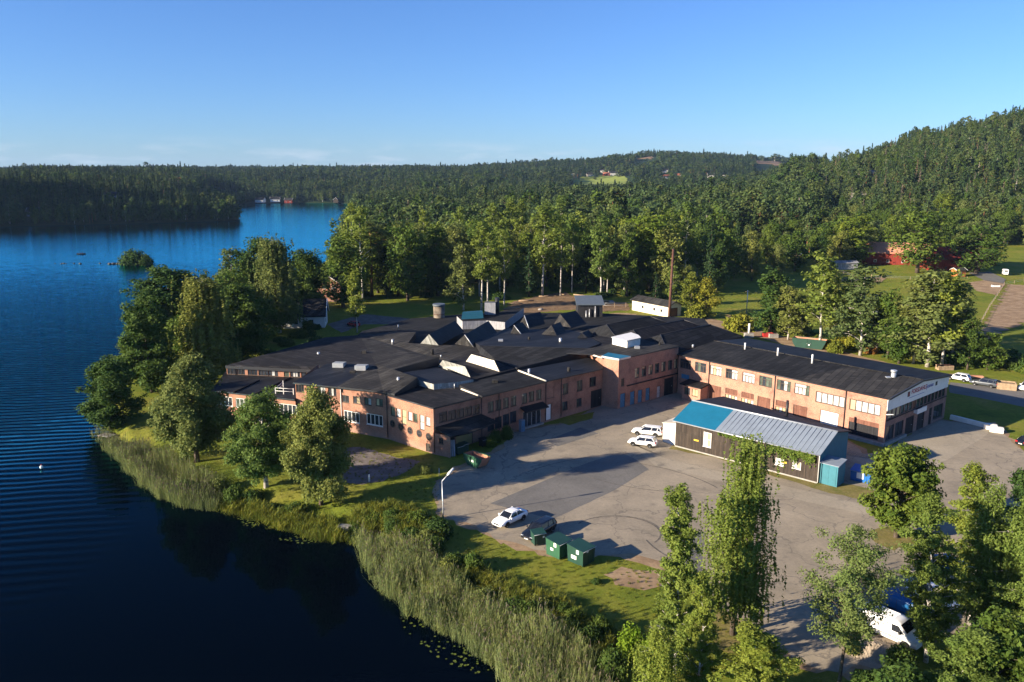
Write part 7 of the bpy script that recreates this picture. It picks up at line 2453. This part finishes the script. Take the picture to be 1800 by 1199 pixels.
for k in range(8):
    local(MB().box(-3.4 + .1 * (k % 3), 3.2, -.5 + .25 * (k % 4), -.28 + .25 * (k % 4), .05 + .24 * (k // 4), .26 + .24 * (k // 4)), 'plank', M['tile_orange'], e)
e.rotation_euler = (0, 0, R(-14))
for lab, px, n in (('pale planks lying on the ground behind the wooden shed', (1500, 800), 6),):
    e = thing('plank_pile', G(*px), lab, 'planks')
    for k in range(n): local(MB().box(-2.4 + .15 * (k % 2), 2.3, -.8 + .28 * k, -.56 + .28 * k, .03, .09 + .02 * (k % 3)), 'plank', M['zinc_pale'], e)
    e.rotation_euler = (0, 0, R(-40))
e = thing('ladder', G(792, 803), 'grey boards leaning against the factory corner beside the bins', 'boards')
for k in range(3): local(MB().box(-.15 + .3 * k, .1 + .3 * k, -.02, .03, 0, 2.4, 0, Matrix.Rotation(R(-14), 4, 'X')), 'board', M['zinc'], e)
e.rotation_euler = (0, 0, R(10)); e.name = 'board_stack'
# pale retaining wall and blocks by the apron
rw = thing('retaining_wall', W(1700, 745), 'low pale concrete wall along the lawn at the right end of the hall', 'wall')
a, b_ = W(1669, 737), W(1729, 752)
d = (b_ - a).normalized(); n_ = Vector((-d.y, d.x, 0))
for k in range(4):
    p0, p1 = a.lerp(b_, k / 4 + .004), a.lerp(b_, (k + 1) / 4 - .004)
    part(MB().prism([tuple(p0 + Vector((0, 0, .75))), tuple(p1 + Vector((0, 0, .75))), tuple(p1 + n_ * .5 + Vector((0, 0, .75))), tuple(p0 + n_ * .5 + Vector((0, 0, .75)))], 0), 'block', M['white_wall'], rw)
for x, y, lab in ((1741, 756, 'pale concrete block lying at the end of the low wall'), (1752, 761, 'outermost pale concrete block beyond the end of the low wall')):
    p = G(x, y)
    bm_ = MB().prism([(-1, -.45, .8), (.9, -.45, .8), (.9, .45, .8), (-1, .45, .8)], 0).prism([(-.9, -.38, .84), (.8, -.38, .84), (.8, .38, .84), (-.9, .38, .84)], .801)
    o = bm_.build('concrete_block', M['white_wall']); o.location = (p.x, p.y, .03); o.rotation_euler = (0, 0, R(-30)); tag(o, lab, 'concrete block')

# ------------------------------------------------------------------ poles, lamps, fences
b_ = G(779, 912)
sl_ = thing('street_lamp', b_, 'slim white street lamp with a slanting head at the edge of the yard', 'street lamp')
zt = height_at(b_.x, b_.y, 846)
p2 = Vector((b_.x + 1.3, b_.y + .6, height_at(b_.x + 1.3, b_.y + .6, 823)))
part(MB().tube([(b_.x, b_.y, -.1), (b_.x, b_.y, 1.2), (b_.x - .05, b_.y, zt)], [.09, .07, .05], 8), 'pole', M['galv'], sl_)
ar = (b_.x - .05, b_.y, zt)
ar2 = Vector(ar).lerp(p2, .45)
part(MB().tube([ar, ar2], .05, 6), 'arm', M['white'], sl_)
hd = part(MB().tube([ar2, Vector(ar).lerp(p2, .55), p2], [.08, .17, .13], 8), 'lamp_head', M['white'], sl_)


def pole(px, top, r, mat, label, name='pole', cat='pole', dx=0, arms=0, group=None):
    b_ = G(*px)
    zt = height_at(b_.x, b_.y, top)
    e = thing(name, b_, label, cat, group)
    part(MB().tube([(b_.x, b_.y, b_.z - .3), (b_.x + dx * .5, b_.y, (b_.z + zt) / 2), (b_.x + dx, b_.y, zt)], [r, r * .9, r * .75], 8), 'shaft', M[mat], e)
    if arms:
        part(MB().box(b_.x + dx - .7, b_.x + dx + .7, b_.y - .05, b_.y + .05, zt - .5, zt - .38), 'crossarm', M['wood'], e)
    else:
        part(MB().cyl((b_.x + dx, b_.y), r * .85, zt, zt + .12, 8), 'cap', M['dark_metal'], e)
    return e


cp = pole((1176, 563), 438, .42, 'rust', 'tall slender rusty chimney pole behind the black hipped roofs', 'chimney_pole', 'chimney', dx=.4)
pole((1312, 552), 510, .14, 'galv', 'grey utility pole at the near side of the paddock', 'utility_pole', arms=1)
pole((1550, 548), 522, .14, 'galv', 'grey utility pole behind the birches in the paddock', 'utility_pole', arms=1)
pole((1531, 497), 478, .13, 'wood', 'short wooden pole at the paddock gate', 'utility_pole', arms=1)
pole((649, 848), 833, .14, 'white', 'short white post beside the old tarmac patch', 'post', 'post')
pole((772, 838), 823, .05, 'galv', 'thin grey post on the lawn near the street lamp', 'post', 'post')


def fence(px, label, step=4.0, h=1.2, rails=2, mat='wood', wire=True):
    pts = [G(*p) for p in px]
    e = thing('fence', pts[0], label, 'fence')
    k = 0
    line = []
    for a, c in zip(pts[:-1], pts[1:]):
        n = max(1, int((c - a).length / step))
        for i in range(n):
            p = a.lerp(c, i / n); p.z = T1(p.x, p.y); line.append(p)
    line.append(pts[-1])
    for p in line[:95]:
        part(MB().box(p.x - .06, p.x + .06, p.y - .06, p.y + .06, p.z - .2, p.z + h).box(p.x - .075, p.x + .075, p.y - .075, p.y + .075, p.z + h, p.z + h + .04), 'post', M[mat], e)
    for r_ in range(rails):
        z = h * (.92 - .45 * r_)
        part(MB().tube([(p.x, p.y, p.z + z) for p in line], .028 if wire else .05, 4), 'wire' if wire else 'rail', M['galv' if wire else mat], e)
    return e


fence([(1205, 452), (1300, 448), (1400, 450), (1425, 458), (1500, 488), (1600, 492), (1700, 492)], 'wire fence along the far side of the paddock', 9)
fence([(1712, 592), (1740, 540), (1765, 502), (1800, 496)], 'wire fence beside the brown paddock track on the right', 6)
fence([(1060, 541), (1100, 541), (1130, 537), (1150, 530)], 'pale post fence above the grass by the black tower', 3.5, 1.5)
fence([(1265, 558), (1330, 568), (1400, 585)], 'low rail fence between the track and the paddock', 5, 1.1, wire=False)

# ------------------------------------------------------------------ farm bits, boat, jetty, stones
e = thing('horse_trailer', G(1766, 484), 'white horse trailer standing on the farm drive', 'trailer'); e.rotation_euler = (0, 0, R(70))
local(body_loft([(-1.7, .85, .5, 2.3), (-1.6, .9, .45, 2.45), (0.9, .9, .45, 2.45), (1.5, .85, .5, 2.1), (1.7, .7, .6, 1.6)]), 'body', M['car_white'], e)
for s in (-1, 1): wheel(e, -.2, s * .95, .34, .22)
local(MB().tube([(1.6, .4, .5), (2.7, 0, .45)], .05, 5).tube([(1.6, -.4, .5), (2.7, 0, .45)], .05, 5), 'drawbar', M['galv'], e)
local(MB().box(-1.72, -1.70, -.6, .6, 1.5, 2.1), 'window', M['car_glass'], e)
e = thing('trailer', G(1543, 556), 'white flat trailer behind the birches in the paddock', 'trailer'); e.rotation_euler = (0, 0, R(20))
local(MB().box(-2.2, 2.2, -1, 1, .7, .85).box(-2.2, 2.2, -1.02, -.96, .85, 1.5).box(-2.2, 2.2, .96, 1.02, .85, 1.5).box(-2.25, -2.19, -1, 1, .85, 1.5), 'bed', M['white'], e)
for s in (-1, 1): wheel(e, 0, s * 1.0, .36, .24)
local(MB().tube([(2.1, 0, .7), (3.4, 0, .5)], .06, 5), 'drawbar', M['galv'], e)
e = thing('water_trough', G(1750, 505), 'white bathtub used as a water trough on the riding ground', 'trough')
local(MB().prism([(-1.3, -.6, .7), (1.3, -.6, .7), (1.3, .6, .7), (-1.3, .6, .7)], .1), 'tub', M['white'], e)
local(MB().box(-1.15, 1.15, -.45, .45, .702, .71), 'water', M['glass'], e)


def boat(px, az, label, L_=4.6):
    p = W(px[0], px[1], WZ)
    e = thing('rowing_boat', (p.x, p.y, WZ), label, 'boat'); e.rotation_euler = (0, 0, R(az))
    b_ = MB()
    st = [(-.5, .62, .1, .5), (-.3, .8, 0, .48), (0, .85, -.05, .46), (.3, .65, 0, .52), (.47, .2, .15, .62), (.5, .05, .3, .66)]
    rings = []
    for t, w, zb, zt in st:
        rings.append([(t * L_, -w, zt), (t * L_, -w * .75, zb + .08), (t * L_, 0, zb - .06), (t * L_, w * .75, zb + .08), (t * L_, w, zt)])
    for i in range(5):
        for k in range(4):
            b_.add([rings[i][k], rings[i][k + 1], rings[i + 1][k + 1], rings[i + 1][k]], [(0, 1, 2, 3)], 0)
    b_.add(rings[0], [(0, 1, 2, 3, 4)], 0)
    local(b_, 'hull', M['frame_dark'], e)
    for x in (-.28, .08): local(MB().box(x * L_ - .14, x * L_ + .14, -.72, .72, .30, .34), 'thwart', M['wood'], e)
    for s in (-1, 1): local(MB().tube([(-.1 * L_, s * .8, .5), (-.25 * L_, s * 2.0, .05)], .03, 5), 'oar', M['wood'], e)
    return e, p


def person(loc, rz, label):
    """seated figure, one skinned body"""
    e = thing('person', loc, label, 'person'); e.rotation_euler = (0, 0, rz)
    vs = [(0, 0, .12), (0, 0, .40), (0, 0, .60), (0, 0, .72), (.02, 0, .92), (0, .17, .60), (.12, .24, .38), (.36, .20, .30), (0, -.17, .60), (.12, -.24, .38), (.36, -.20, .30), (.38, .11, .16), (.42, .12, -.25), (.38, -.11, .16), (.42, -.12, -.25)]
    ed = [(0, 1), (1, 2), (2, 3), (3, 4), (2, 5), (5, 6), (6, 7), (2, 8), (8, 9), (9, 10), (0, 11), (11, 12), (0, 13), (13, 14)]
    rr = [.15, .16, .15, .065, .105, .075, .055, .045, .075, .055, .045, .09, .06, .09, .06]
    me = bpy.data.meshes.new('body'); me.from_pydata(vs, ed, [])
    o = bpy.data.objects.new('body', me); link(o, e)
    md = o.modifiers.new('skin', 'SKIN'); o.modifiers.new('sub', 'SUBSURF').levels = 1
    for i, v_ in enumerate(me.skin_vertices[0].data):
        v_.radius = (rr[i], rr[i]); v_.use_root = (i == 0)
    me.materials.append(M['cloth'])
    h = MB().tube([(.02, 0, .80), (.03, 0, .86), (.03, 0, .94), (.02, 0, 1.0)], [.06, .10, .105, .05], 10)
    local(h, 'hair', M['frame_dark'], e)
    return e


bt_, bp_ = boat((143, 447), 5, 'small dark rowing boat far out on the lake')
person((bp_.x - .6, bp_.y, WZ + .34), 0, 'person in a dark jacket sitting at the back of the rowing boat')
person((bp_.x + .7, bp_.y - .05, WZ + .34), math.pi, 'person in a dark jacket sitting towards the bow of the rowing boat')
by = thing('buoy', W(73, 823, WZ), 'little white and red buoy alone on the dark water', 'buoy')
local(MB().tube([(0, 0, -.1), (0, 0, .12), (0, 0, .3), (0, 0, .42)], [.15, .24, .2, .06], 12), 'float', M['white'], by)
local(MB().tube([(0, 0, .4), (0, 0, .6)], .05, 8), 'tip', M['red'], by)


def stone(px, s, label, seed, z=None, group=None):
    p = W(px[0], px[1], WZ) if z is None else G(*px)
    rg_ = np.random.default_rng(seed)
    b_ = MB()
    n, m_ = 9, 5
    vs = []
    for i in range(m_ + 1):
        th_ = math.pi * i / m_
        for k in range(n):
            a = 2 * math.pi * k / n
            r_ = s * (1 + rg_.normal(0, .13))
            vs.append((r_ * math.sin(th_) * math.cos(a) * 1.25, r_ * math.sin(th_) * math.sin(a), r_ * math.cos(th_) * .62))
    fs = [(i * n + k, i * n + (k + 1) % n, (i + 1) * n + (k + 1) % n, (i + 1) * n + k) for i in range(m_) for k in range(n)]
    b_.add(vs, fs, 0, True)
    o = b_.build('stone', M['rock' if z is not None else 'dark_rock']); o.location = (p.x, p.y, (WZ + .08 if z is None else p.z + s * .2)); o.rotation_euler = (0, 0, rg_.uniform(0, 6))
    return tag(o, label, 'stone', group)


for k, x in enumerate((97, 108, 112, 116, 130, 141)): stone((x, 463.5 + (k % 2) * .6), .34 + .1 * (k % 3) + (.2 if k == 5 else 0), 'stone breaking the water left of the tiny island', k, group='stones left of the island')
for k, (x, y) in enumerate(((193, 464.5), (200, 464.3), (207, 464.2), (212, 464.4), (176, 463.5))): stone((x, y), 1.0 if k != 4 else .5, 'brown rock in the low spit of the tiny island', 20 + k, group='rocks of the island spit')
jt = thing('jetty', W(184, 772, WZ), 'small grey plank jetty at the tip of the reedy bank', 'jetty')
ja, jb = W(178, 768, WZ), W(199, 771, WZ)
d = (jb - ja).normalized(); n_ = Vector((-d.y, d.x, 0))
for k in range(9):
    p0 = ja.lerp(jb, k / 9)
    part(MB().prism([tuple(p0 + n_ * -.8 + Vector((0, 0, .5))), tuple(p0 + d * .19 - n_ * .8 + Vector((0, 0, .5))), tuple(p0 + d * .19 + n_ * .8 + Vector((0, 0, .5))), tuple(p0 + n_ * .8 + Vector((0, 0, .5)))], WZ + .44), 'plank', M['zinc_pale'], jt)
for k in (0, 1):
    for s in (-.7, .7):
        p0 = ja.lerp(jb, .1 + .8 * k) + n_ * s
        part(MB().cyl(p0, .08, WZ - 1.0, WZ + .43, 8), 'pile', M['wood'], jt)
st_ = thing('stone_steps', W(607, 930, -.6), 'flat stone steps leading from the lawn down to the water', 'steps')
sa, sb = W(609, 920, 0), W(602, 936, WZ)
for k in range(4):
    p0 = sa.lerp(sb, k / 3.0); z = -.25 - .27 * k
    part(MB().prism([(p0.x - 1.1, p0.y - .35, z), (p0.x + 1.0, p0.y - .45, z), (p0.x + 1.05, p0.y + .4, z), (p0.x - 1.0, p0.y + .45, z)], z - .5), 'step', M['concrete'], st_)
# heap of sandy soil
rg = np.random.default_rng(3)
hp = G(1536, 1150)
xs, ys = np.meshgrid(np.linspace(-2.6, 2.6, 40), np.linspace(-2.2, 2.2, 40), indexing='ij')
zz = .75 * np.exp(-(xs ** 2 / 2.4 + ys ** 2 / 1.7)) + .22 * np.exp(-((xs - 1) ** 2 + (ys + .8) ** 2) / .3) + .03 * rg.normal(size=xs.shape) - .06
me = grid_mesh('soil_heap', xs, ys, zz); me.materials.append(M['sandpit'])
o = link(bpy.data.objects.new('soil_heap', me)); o.location = hp + Vector((0, 0, .03)); tag(o, 'low heap of pale sandy soil near the white van', 'soil heap')
# felled logs and stumps on the clearing
r_ = random.Random(12)
for k, (x, y) in enumerate(((905, 535), (925, 530), (960, 522), (990, 519), (1020, 520), (1045, 524), (1060, 530), (900, 543))):
    p = G(x, y)
    a = r_.uniform(-.5, .5)
    o = MB().tube([(-2.5, 0, .2), (2.5, 0, .2)], [.22, .16], 8).tube([(.4, .1, .25), (1.0, .7, .5)], [.07, .03], 5).build('log', M['wood']); o.location = p + Vector((0, 0, .03)); o.rotation_euler = (0, 0, a)
    tag(o, 'bare felled log lying on the brown clearing', 'log', 'logs on the clearing')
for k, (x, y, s) in enumerate(((1032, 530, 1.6), (1075, 532, .9), (1058, 524, .8), (950, 545, .7))):
    stone((x, y), s, ['big pale boulder at the right of the clearing behind the black tower', 'boulder beside the fence right of the black tower', 'small boulder at the top edge of the clearing', 'small stone low on the left of the clearing'][k], 40 + k, 0)
stone((1510, 350), 1.0, 'bare pale rock face showing in the forest on the right hill', 60, 0).scale = (9, 7, 8)
stone((1535, 305), 1.0, 'small bare rock high in the forest of the right hill', 61, 0).scale = (5, 4, 4)
# small blue-white cupboard at the entrance
ec = thing('meter_cabinet', wD2.pt(wD2.at(910, 745)[0], 0, 1.0), 'small pale blue cabinet left of the glass entrance', 'cabinet'); ec.rotation_euler = (0, 0, math.atan2(wD2.d.y, wD2.d.x))
local(MB().box(-.4, .4, -.3, .3, .05, 2.0), 'body', M['grey_sheet'], ec); local(MB().box(-.35, .35, -.33, -.301, .15, 1.9).box(.2, .26, -.36, -.33, 1.0, 1.15), 'door', M['blue_door'], ec)
sheet('grass_strip', [(978, 742), (1000, 734), (1046, 724), (1040, 736), (1000, 748)], .034, M['ground'], .15, 30)
# ------------------------------------------------------------------ shrubs, reeds, lilies, rough grass
for a in [
    ('shrubA', 771, 944, 905, 58, 'large green bush right beside the foot of the street lamp'),
    ('shrubR', 712, 905, 890, 34, 'rusty brown bush above the reeds left of the street lamp'),
    ('shrubA', 735, 925, 893, 50, 'green bush left of the street lamp, among the reeds'),
    ('shrubB', 690, 918, 890, 46, 'dark bush at the left start of the tall reeds'),
    ('shrubB', 660, 922, 898, 44, 'low dark bush beside the stone steps'),
    ('shrubB', 833, 1005, 962, 44, 'round dark bush alone in the corner of the lawn'),
    ('shrubB', 800, 1000, 966, 42, 'dark bush just left of the round bush'),
    ('shrubA', 765, 972, 940, 46, 'bush in the hollow behind the tall reeds'),
    ('shrubW', 880, 1030, 1012, 40, 'low bush at the top of the reeds below the round dark bush'),
    ('shrubW', 945, 1082, 1044, 56, 'olive bush on the lawn edge above the reeds'),
    ('shrubA', 988, 1085, 1055, 36, 'small bush between the olive bush and the green one'),
    ('shrubA', 1012, 1100, 1066, 46, 'fresh green bush at the lawn edge'),
    ('shrubB', 1055, 1118, 1078, 52, 'leafy dark bush left of the lime green bush'),
    ('shrubL', 1108, 1152, 1092, 62, 'bright lime green bush left of the slender birch'),
    ('shrubL', 1140, 1170, 1112, 46, 'bright lime green bush touching the slender birch'),
    ('shrubW', 749, 834, 812, 26, 'small round bush alone on the lawn by the factory corner'),
    ('shrubB', 1049, 1027, 1015, 22, 'tiny dark bush alone on the open lawn'),
    ('shrubA', 413, 885, 848, 48, 'bush on the bank left of the low round tree'),
    ('shrubA', 446, 886, 856, 44, 'bush on the bank right below the low round tree'),
    ('shrubW', 386, 868, 830, 40, 'bush at the right end of the left reed bed'),
    ('shrubA', 520, 905, 880, 46, 'bush on the bank left of the leaning olive willow'),
    ('shrubB', 625, 935, 914, 36, 'little bush right of the stone steps'),
    ('shrubB', 480, 900, 882, 36, 'low bush at the water between the two lawn trees'),
    ('shrubA', 872, 778, 752, 26, 'dark shrub in the shade left of the glass entrance'),
    ('shrubA', 890, 772, 744, 26, 'dark shrub in the shade nearest the small blue cabinet'),
    ('shrubB', 862, 786, 760, 24, 'dark shrub in the shade behind the black bin'),
    ('shrubW', 1498, 1150, 1120, 36, 'small bush beside the heap of sandy soil'),
    ('shrubA', 1580, 1172, 1130, 60, 'bush right of the heap of sandy soil'),
    ('shrubA', 1075, 1190, 1130, 60, 'leafy bush at the bottom edge between the reeds and the slender birch'),
    ('shrubW', 330, 870, 835, 44, 'greyish bush in the middle of the left reed bed'),
    ('shrubR', 1495, 612, 592, 24, 'orange bush at the track behind the brick hall, nearest the green container'),
    ('shrubR', 1531, 622, 603, 24, 'orange bush at the track behind the brick hall, right of the other'),
    ('shrubY', 1222, 560, 530, 40, 'yellow bush under the yellowing trees by the rusty pole'),
]:
    k, bx, by_, ty, wpx, lab = a
    b_ = G(bx, by_)
    tree_px(k, bx, by_, ty, wpx, lab, cat='bush')
for k, (x, y) in enumerate(((805, 1030), (850, 1062), (905, 1085), (930, 1095), (970, 1105), (1000, 1120), (1035, 1135), (745, 960), (725, 948), (690, 935), (790, 1010))):
    grow(P[['shrubA', 'shrubW', 'shrubB'][k % 3]], G(x, y), 1.5 + .25 * (k % 4), 2.6 + .3 * (k % 3), None, 'bush in the ragged hedge between the lawn and the tall reeds', 'bush', 'hedge above the reeds')
r_ = random.Random(21)
for k in range(34):
    t = k / 33
    x = 1440 + 400 * t + r_.uniform(-8, 8)
    y = 618 + 52 * t - r_.uniform(2, 30) * (.4 + t)
    b_ = G(x, y)
    if b_.y < 60: continue
    grow(P[r_.choice(['shrubM', 'shrubM', 'shrubY'])], b_, r_.uniform(2.4, 4.6), r_.uniform(4, 6.5), None, 'leafy shrub in the thicket behind the brick hall and the parked cars', 'bush', 'thicket behind the brick hall')
for k in range(16):
    x, y = r_.uniform(1320, 1560), r_.uniform(578, 606)
    y = 575 + (x - 1320) * .165 + r_.uniform(-6, 6)
    grow(P['shrubM'], G(x, y), r_.uniform(1.6, 3.4), r_.uniform(3.5, 5.5), None, 'green shrub along the track between the paddock and the hall', 'bush', 'shrubs along the track')
for k in range(30):
    x = r_.uniform(235, 560); y = 660 - (x - 235) * .20 + r_.uniform(-28, 22)
    b_ = G(x, y)
    if b_.z < -.6: continue
    grow(P['shrubM'], b_, r_.uniform(1.6, 3.2), r_.uniform(3, 5), None, 'dark undergrowth shrub beneath the lakeside grove', 'bush', 'undergrowth of the lakeside grove')
for k in range(34):
    x = r_.uniform(610, 1200); y = 525 - abs(x - 960) * .02 + r_.uniform(-14, 10)
    if 890 < x < 1050: y -= 14
    grow(P['shrubM'], G(x, y), r_.uniform(1.6, 3.6), r_.uniform(3, 5.5), None, 'undergrowth shrub at the foot of the wood behind the factory', 'bush', 'undergrowth of the wood')


def reed_clump(seed, n, h, mat, plume):
    rg = np.random.default_rng(seed)
    co, q, mi, ti = [], [], [], []
    b_ = 0
    for i in range(n):
        x, y = rg.normal(0, .22, 2)
        a = rg.uniform(0, 6.28); hh = h * rg.uniform(.7, 1.1)
        ln = rg.normal(.10, .12 if rg.random() < .8 else .42, 2) * hh
        w = .022
        dx, dy = math.cos(a) * w, math.sin(a) * w
        p0, p1 = np.array([x, y, -.1]), np.array([x + ln[0], y + ln[1], hh])
        co += [p0 + (dx, dy, 0), p0 - (dx, dy, 0), p1 - (dx * .4, dy * .4, 0), p1 + (dx * .4, dy * .4, 0)]; q.append([b_, b_ + 1, b_ + 2, b_ + 3]); mi.append(0); ti.append(rg.random()); b_ += 4
        for k in range(5):
            t = rg.uniform(.2, .92); p = p0 + (p1 - p0) * t
            aa = rg.uniform(0, 6.28); L_ = rg.uniform(.3, .65) * (1.1 - t * .4)
            e = p + np.array([math.cos(aa) * L_ * .6, math.sin(aa) * L_ * .6, L_ * rg.uniform(.2, .8)])
            s = np.array([-math.sin(aa), math.cos(aa), 0]) * .022
            co += [p + s, p - s, e - s * .15, e + s * .15]; q.append([b_, b_ + 1, b_ + 2, b_ + 3]); mi.append(0); ti.append(rg.random()); b_ += 4
        if plume and rg.random() < .4:
            for k in range(3):
                aa = rg.uniform(0, 3.14); s = np.array([math.cos(aa), math.sin(aa), 0]) * .045
                e = p1 + np.array([ln[0] * .15, ln[1] * .15, .0]); tp = e + np.array([ln[0] * .12 + .04, ln[1] * .12, .26])
                co += [e + s * .5, e - s * .5, tp - s, tp + s]; q.append([b_, b_ + 1, b_ + 2, b_ + 3]); mi.append(1); ti.append(rg.random()); b_ += 4
    me = np_mesh('reed', np.array(co), np.array(q), (mat, M['reed_plume']), np.array(mi), np.array(ti))
    return bpy.data.objects.new('reed', me)


REED = [reed_clump(1, 10, 2.4, M['reed'], True), reed_clump(2, 10, 2.1, M['reed'], True), reed_clump(3, 9, 2.2, M['reed'], False)]
GRS = [reed_clump(4, 16, .55, M['grass_blade'], False), reed_clump(5, 16, .8, M['grass_blade'], False)]


def fill(poly, sp, seed, zmin=-3):
    rg = np.random.default_rng(seed)
    P_ = np.array(poly)
    x0, y0 = P_.min(0); x1, y1 = P_.max(0)
    X, Y = np.meshgrid(np.arange(x0, x1, sp), np.arange(y0, y1, sp), indexing='ij')
    X = (X + rg.uniform(-.5, .5, X.shape) * sp).ravel(); Y = (Y + rg.uniform(-.5, .5, Y.shape) * sp).ravel()
    m = poly_sd(P_, X, Y) > -.3 + .9 * np.sin(X * .9 + Y * .5) * np.sin(Y * .8 - X * .3) * .5
    X, Y = X[m], Y[m]
    return X, Y, T(X, Y), rg


pts = []
for poly, h, sp in (
        ([(186, 772), (214, 776), (252, 790), (300, 812), (345, 838), (378, 858), (386, 878), (370, 888), (330, 884), (290, 868), (250, 842), (222, 812), (196, 790)], .98, .34),
        ([(650, 955), (700, 968), (745, 994), (780, 1022), (812, 1050), (850, 1078), (892, 1108), (945, 1122), (1000, 1146), (1040, 1190), (1062, 1230), (1090, 1290), (930, 1280), (905, 1215), (875, 1165), (830, 1125), (770, 1090), (715, 1068), (678, 1030), (652, 995), (636, 965), (632, 940)], 1.0, .33),
        ([(160, 755), (182, 748), (200, 765), (190, 775), (172, 770)], .7, .5)):
    X, Y, Z, rg = fill([tuple(W(x, y, -.4)[:2]) for x, y in poly], sp, len(pts) + 3)
    for x, y, z in zip(X, Y, Z):
        nz_ = math.sin(x * .45 + 1.3 * math.sin(y * .31)) * math.sin(y * .5 + math.sin(x * .27))
        if rg.random() < .30 - .35 * nz_: continue
        f = h * rg.uniform(.62, 1.15) * (1 + .18 * nz_)
        pts.append((x, y, max(z, WZ - .4) , f, f, rg.uniform(0, 6.28), int(rg.choice(3, p=[.4, .35, .25]))))
tag(gn_scatter('reed_bed', pts, REED), 'tall pale green reeds with brownish plumes along the bank', 'reeds', kind='stuff')
print('reeds', len(pts))
pts = []
for poly, sp, hs in (
        ([(385, 872), (430, 882), (480, 898), (540, 910), (592, 925), (600, 945), (560, 940), (500, 922), (440, 902), (390, 888)], .34, (1.3, 2.3)),
        ([(604, 925), (640, 905), (700, 900), (760, 930), (770, 965), (720, 950), (660, 935), (625, 945)], .45, (.9, 1.8)),
        ([(800, 1010), (850, 1015), (920, 1050), (1000, 1085), (1100, 1140), (1060, 1160), (960, 1110), (870, 1050)], .45, (.8, 1.5))):
    X, Y, Z, rg = fill([tuple(W(x, y, -.6)[:2]) for x, y in poly], sp, len(pts) + 5)
    for x, y, z in zip(X, Y, Z):
        f = rg.uniform(*hs)
        pts.append((x, y, z, f, f * .9, rg.uniform(0, 6.28), int(rg.random() < .5)))
tag(gn_scatter('rough_grass', pts, GRS), 'rough tall grass between the lawn and the water', 'grass', kind='stuff')
pts = []
X, Y, Z, rg = fill([tuple(W(x, y, 0)[:2]) for x, y in ((390, 850), (600, 770), (640, 775), (760, 815), (770, 905), (830, 945), (950, 985), (1100, 990), (1180, 1040), (1300, 1110), (1400, 1190), (1150, 1190), (1000, 1090), (880, 1030), (780, 960), (700, 900), (600, 915), (480, 890))], .95, 77)
for x, y, z in zip(X, Y, Z):
    f = rg.uniform(.14, .36)
    pts.append((x, y, z + .01, f, f * 1.4, rg.uniform(0, 6.28), int(rg.random() < .5)))
tag(gn_scatter('lawn_grass', pts, GRS), 'short tufts of lawn grass', 'grass', kind='stuff')
# lily pads
rg = np.random.default_rng(9)
co, q, ti = [], [], []
def pad(x, y, r):
    b_ = len(co); a0 = rg.uniform(0, 6.28)
    n = 7
    t = rg.random()
    for k in range(n):
        a = a0 + 5.7 * k / (n - 1)
        co.append((x + math.cos(a) * r, y + math.sin(a) * r, WZ + .012 + .02 * rg.random()))
    co.append((x, y, WZ + .014))
    for k in range(0, n - 1, 1): q.append((b_ + n, b_ + k, b_ + k + 1)); ti.append(t)
for poly, n in (([(395, 888), (440, 905), (500, 928), (560, 945), (540, 960), (470, 945), (410, 915)], 110), ([(690, 1075), (760, 1100), (860, 1170), (870, 1199), (800, 1180), (720, 1120)], 60), ([(632, 960), (650, 1000), (690, 1050), (670, 1050), (640, 1010)], 20)):
    Pw = np.array([tuple(W(x, y, WZ)[:2]) for x, y in poly])
    x0, y0 = Pw.min(0); x1, y1 = Pw.max(0)
    k = 0
    cen = [(rg.uniform(x0, x1), rg.uniform(y0, y1)) for _ in range(26)]
    while k < n:
        c = cen[rg.integers(0, 26)]
        x, y = c[0] + rg.normal(0, .9), c[1] + rg.normal(0, .9)
        if poly_sd(Pw, np.array([x]), np.array([y]))[0] > 0 and T1(x, y) < WZ:
            pad(x, y, rg.uniform(.08, .17)); k += 1
        elif rg.random() < .02: cen[rg.integers(0, 26)] = (rg.uniform(x0, x1), rg.uniform(y0, y1))
me = np_mesh('lily_pads', np.array(co), np.array(q), (M['lily'],), tint=np.array(ti))
tag(link(bpy.data.objects.new('lily_pads', me)), 'lily pads floating along the bank', 'lily pads', kind='stuff')
# ------------------------------------------------------------------ air
hz = MB().box(-12600, 12600, -300, 9200, -8, 225)
m, nt, b_ = new_mat('haze_air')
nt.nodes.remove(b_)
vp = N(nt, 'ShaderNodeVolumePrincipled')
vp.inputs['Color'].default_value = (0.40, 0.62, 1.0, 1)
vp.inputs['Density'].default_value = 0.000035
vp.inputs['Anisotropy'].default_value = 0.0
nt.links.new(vp.outputs[0], nt.nodes['Material Output'].inputs['Volume'])
tag(hz.build('haze', m), kind='stuff')
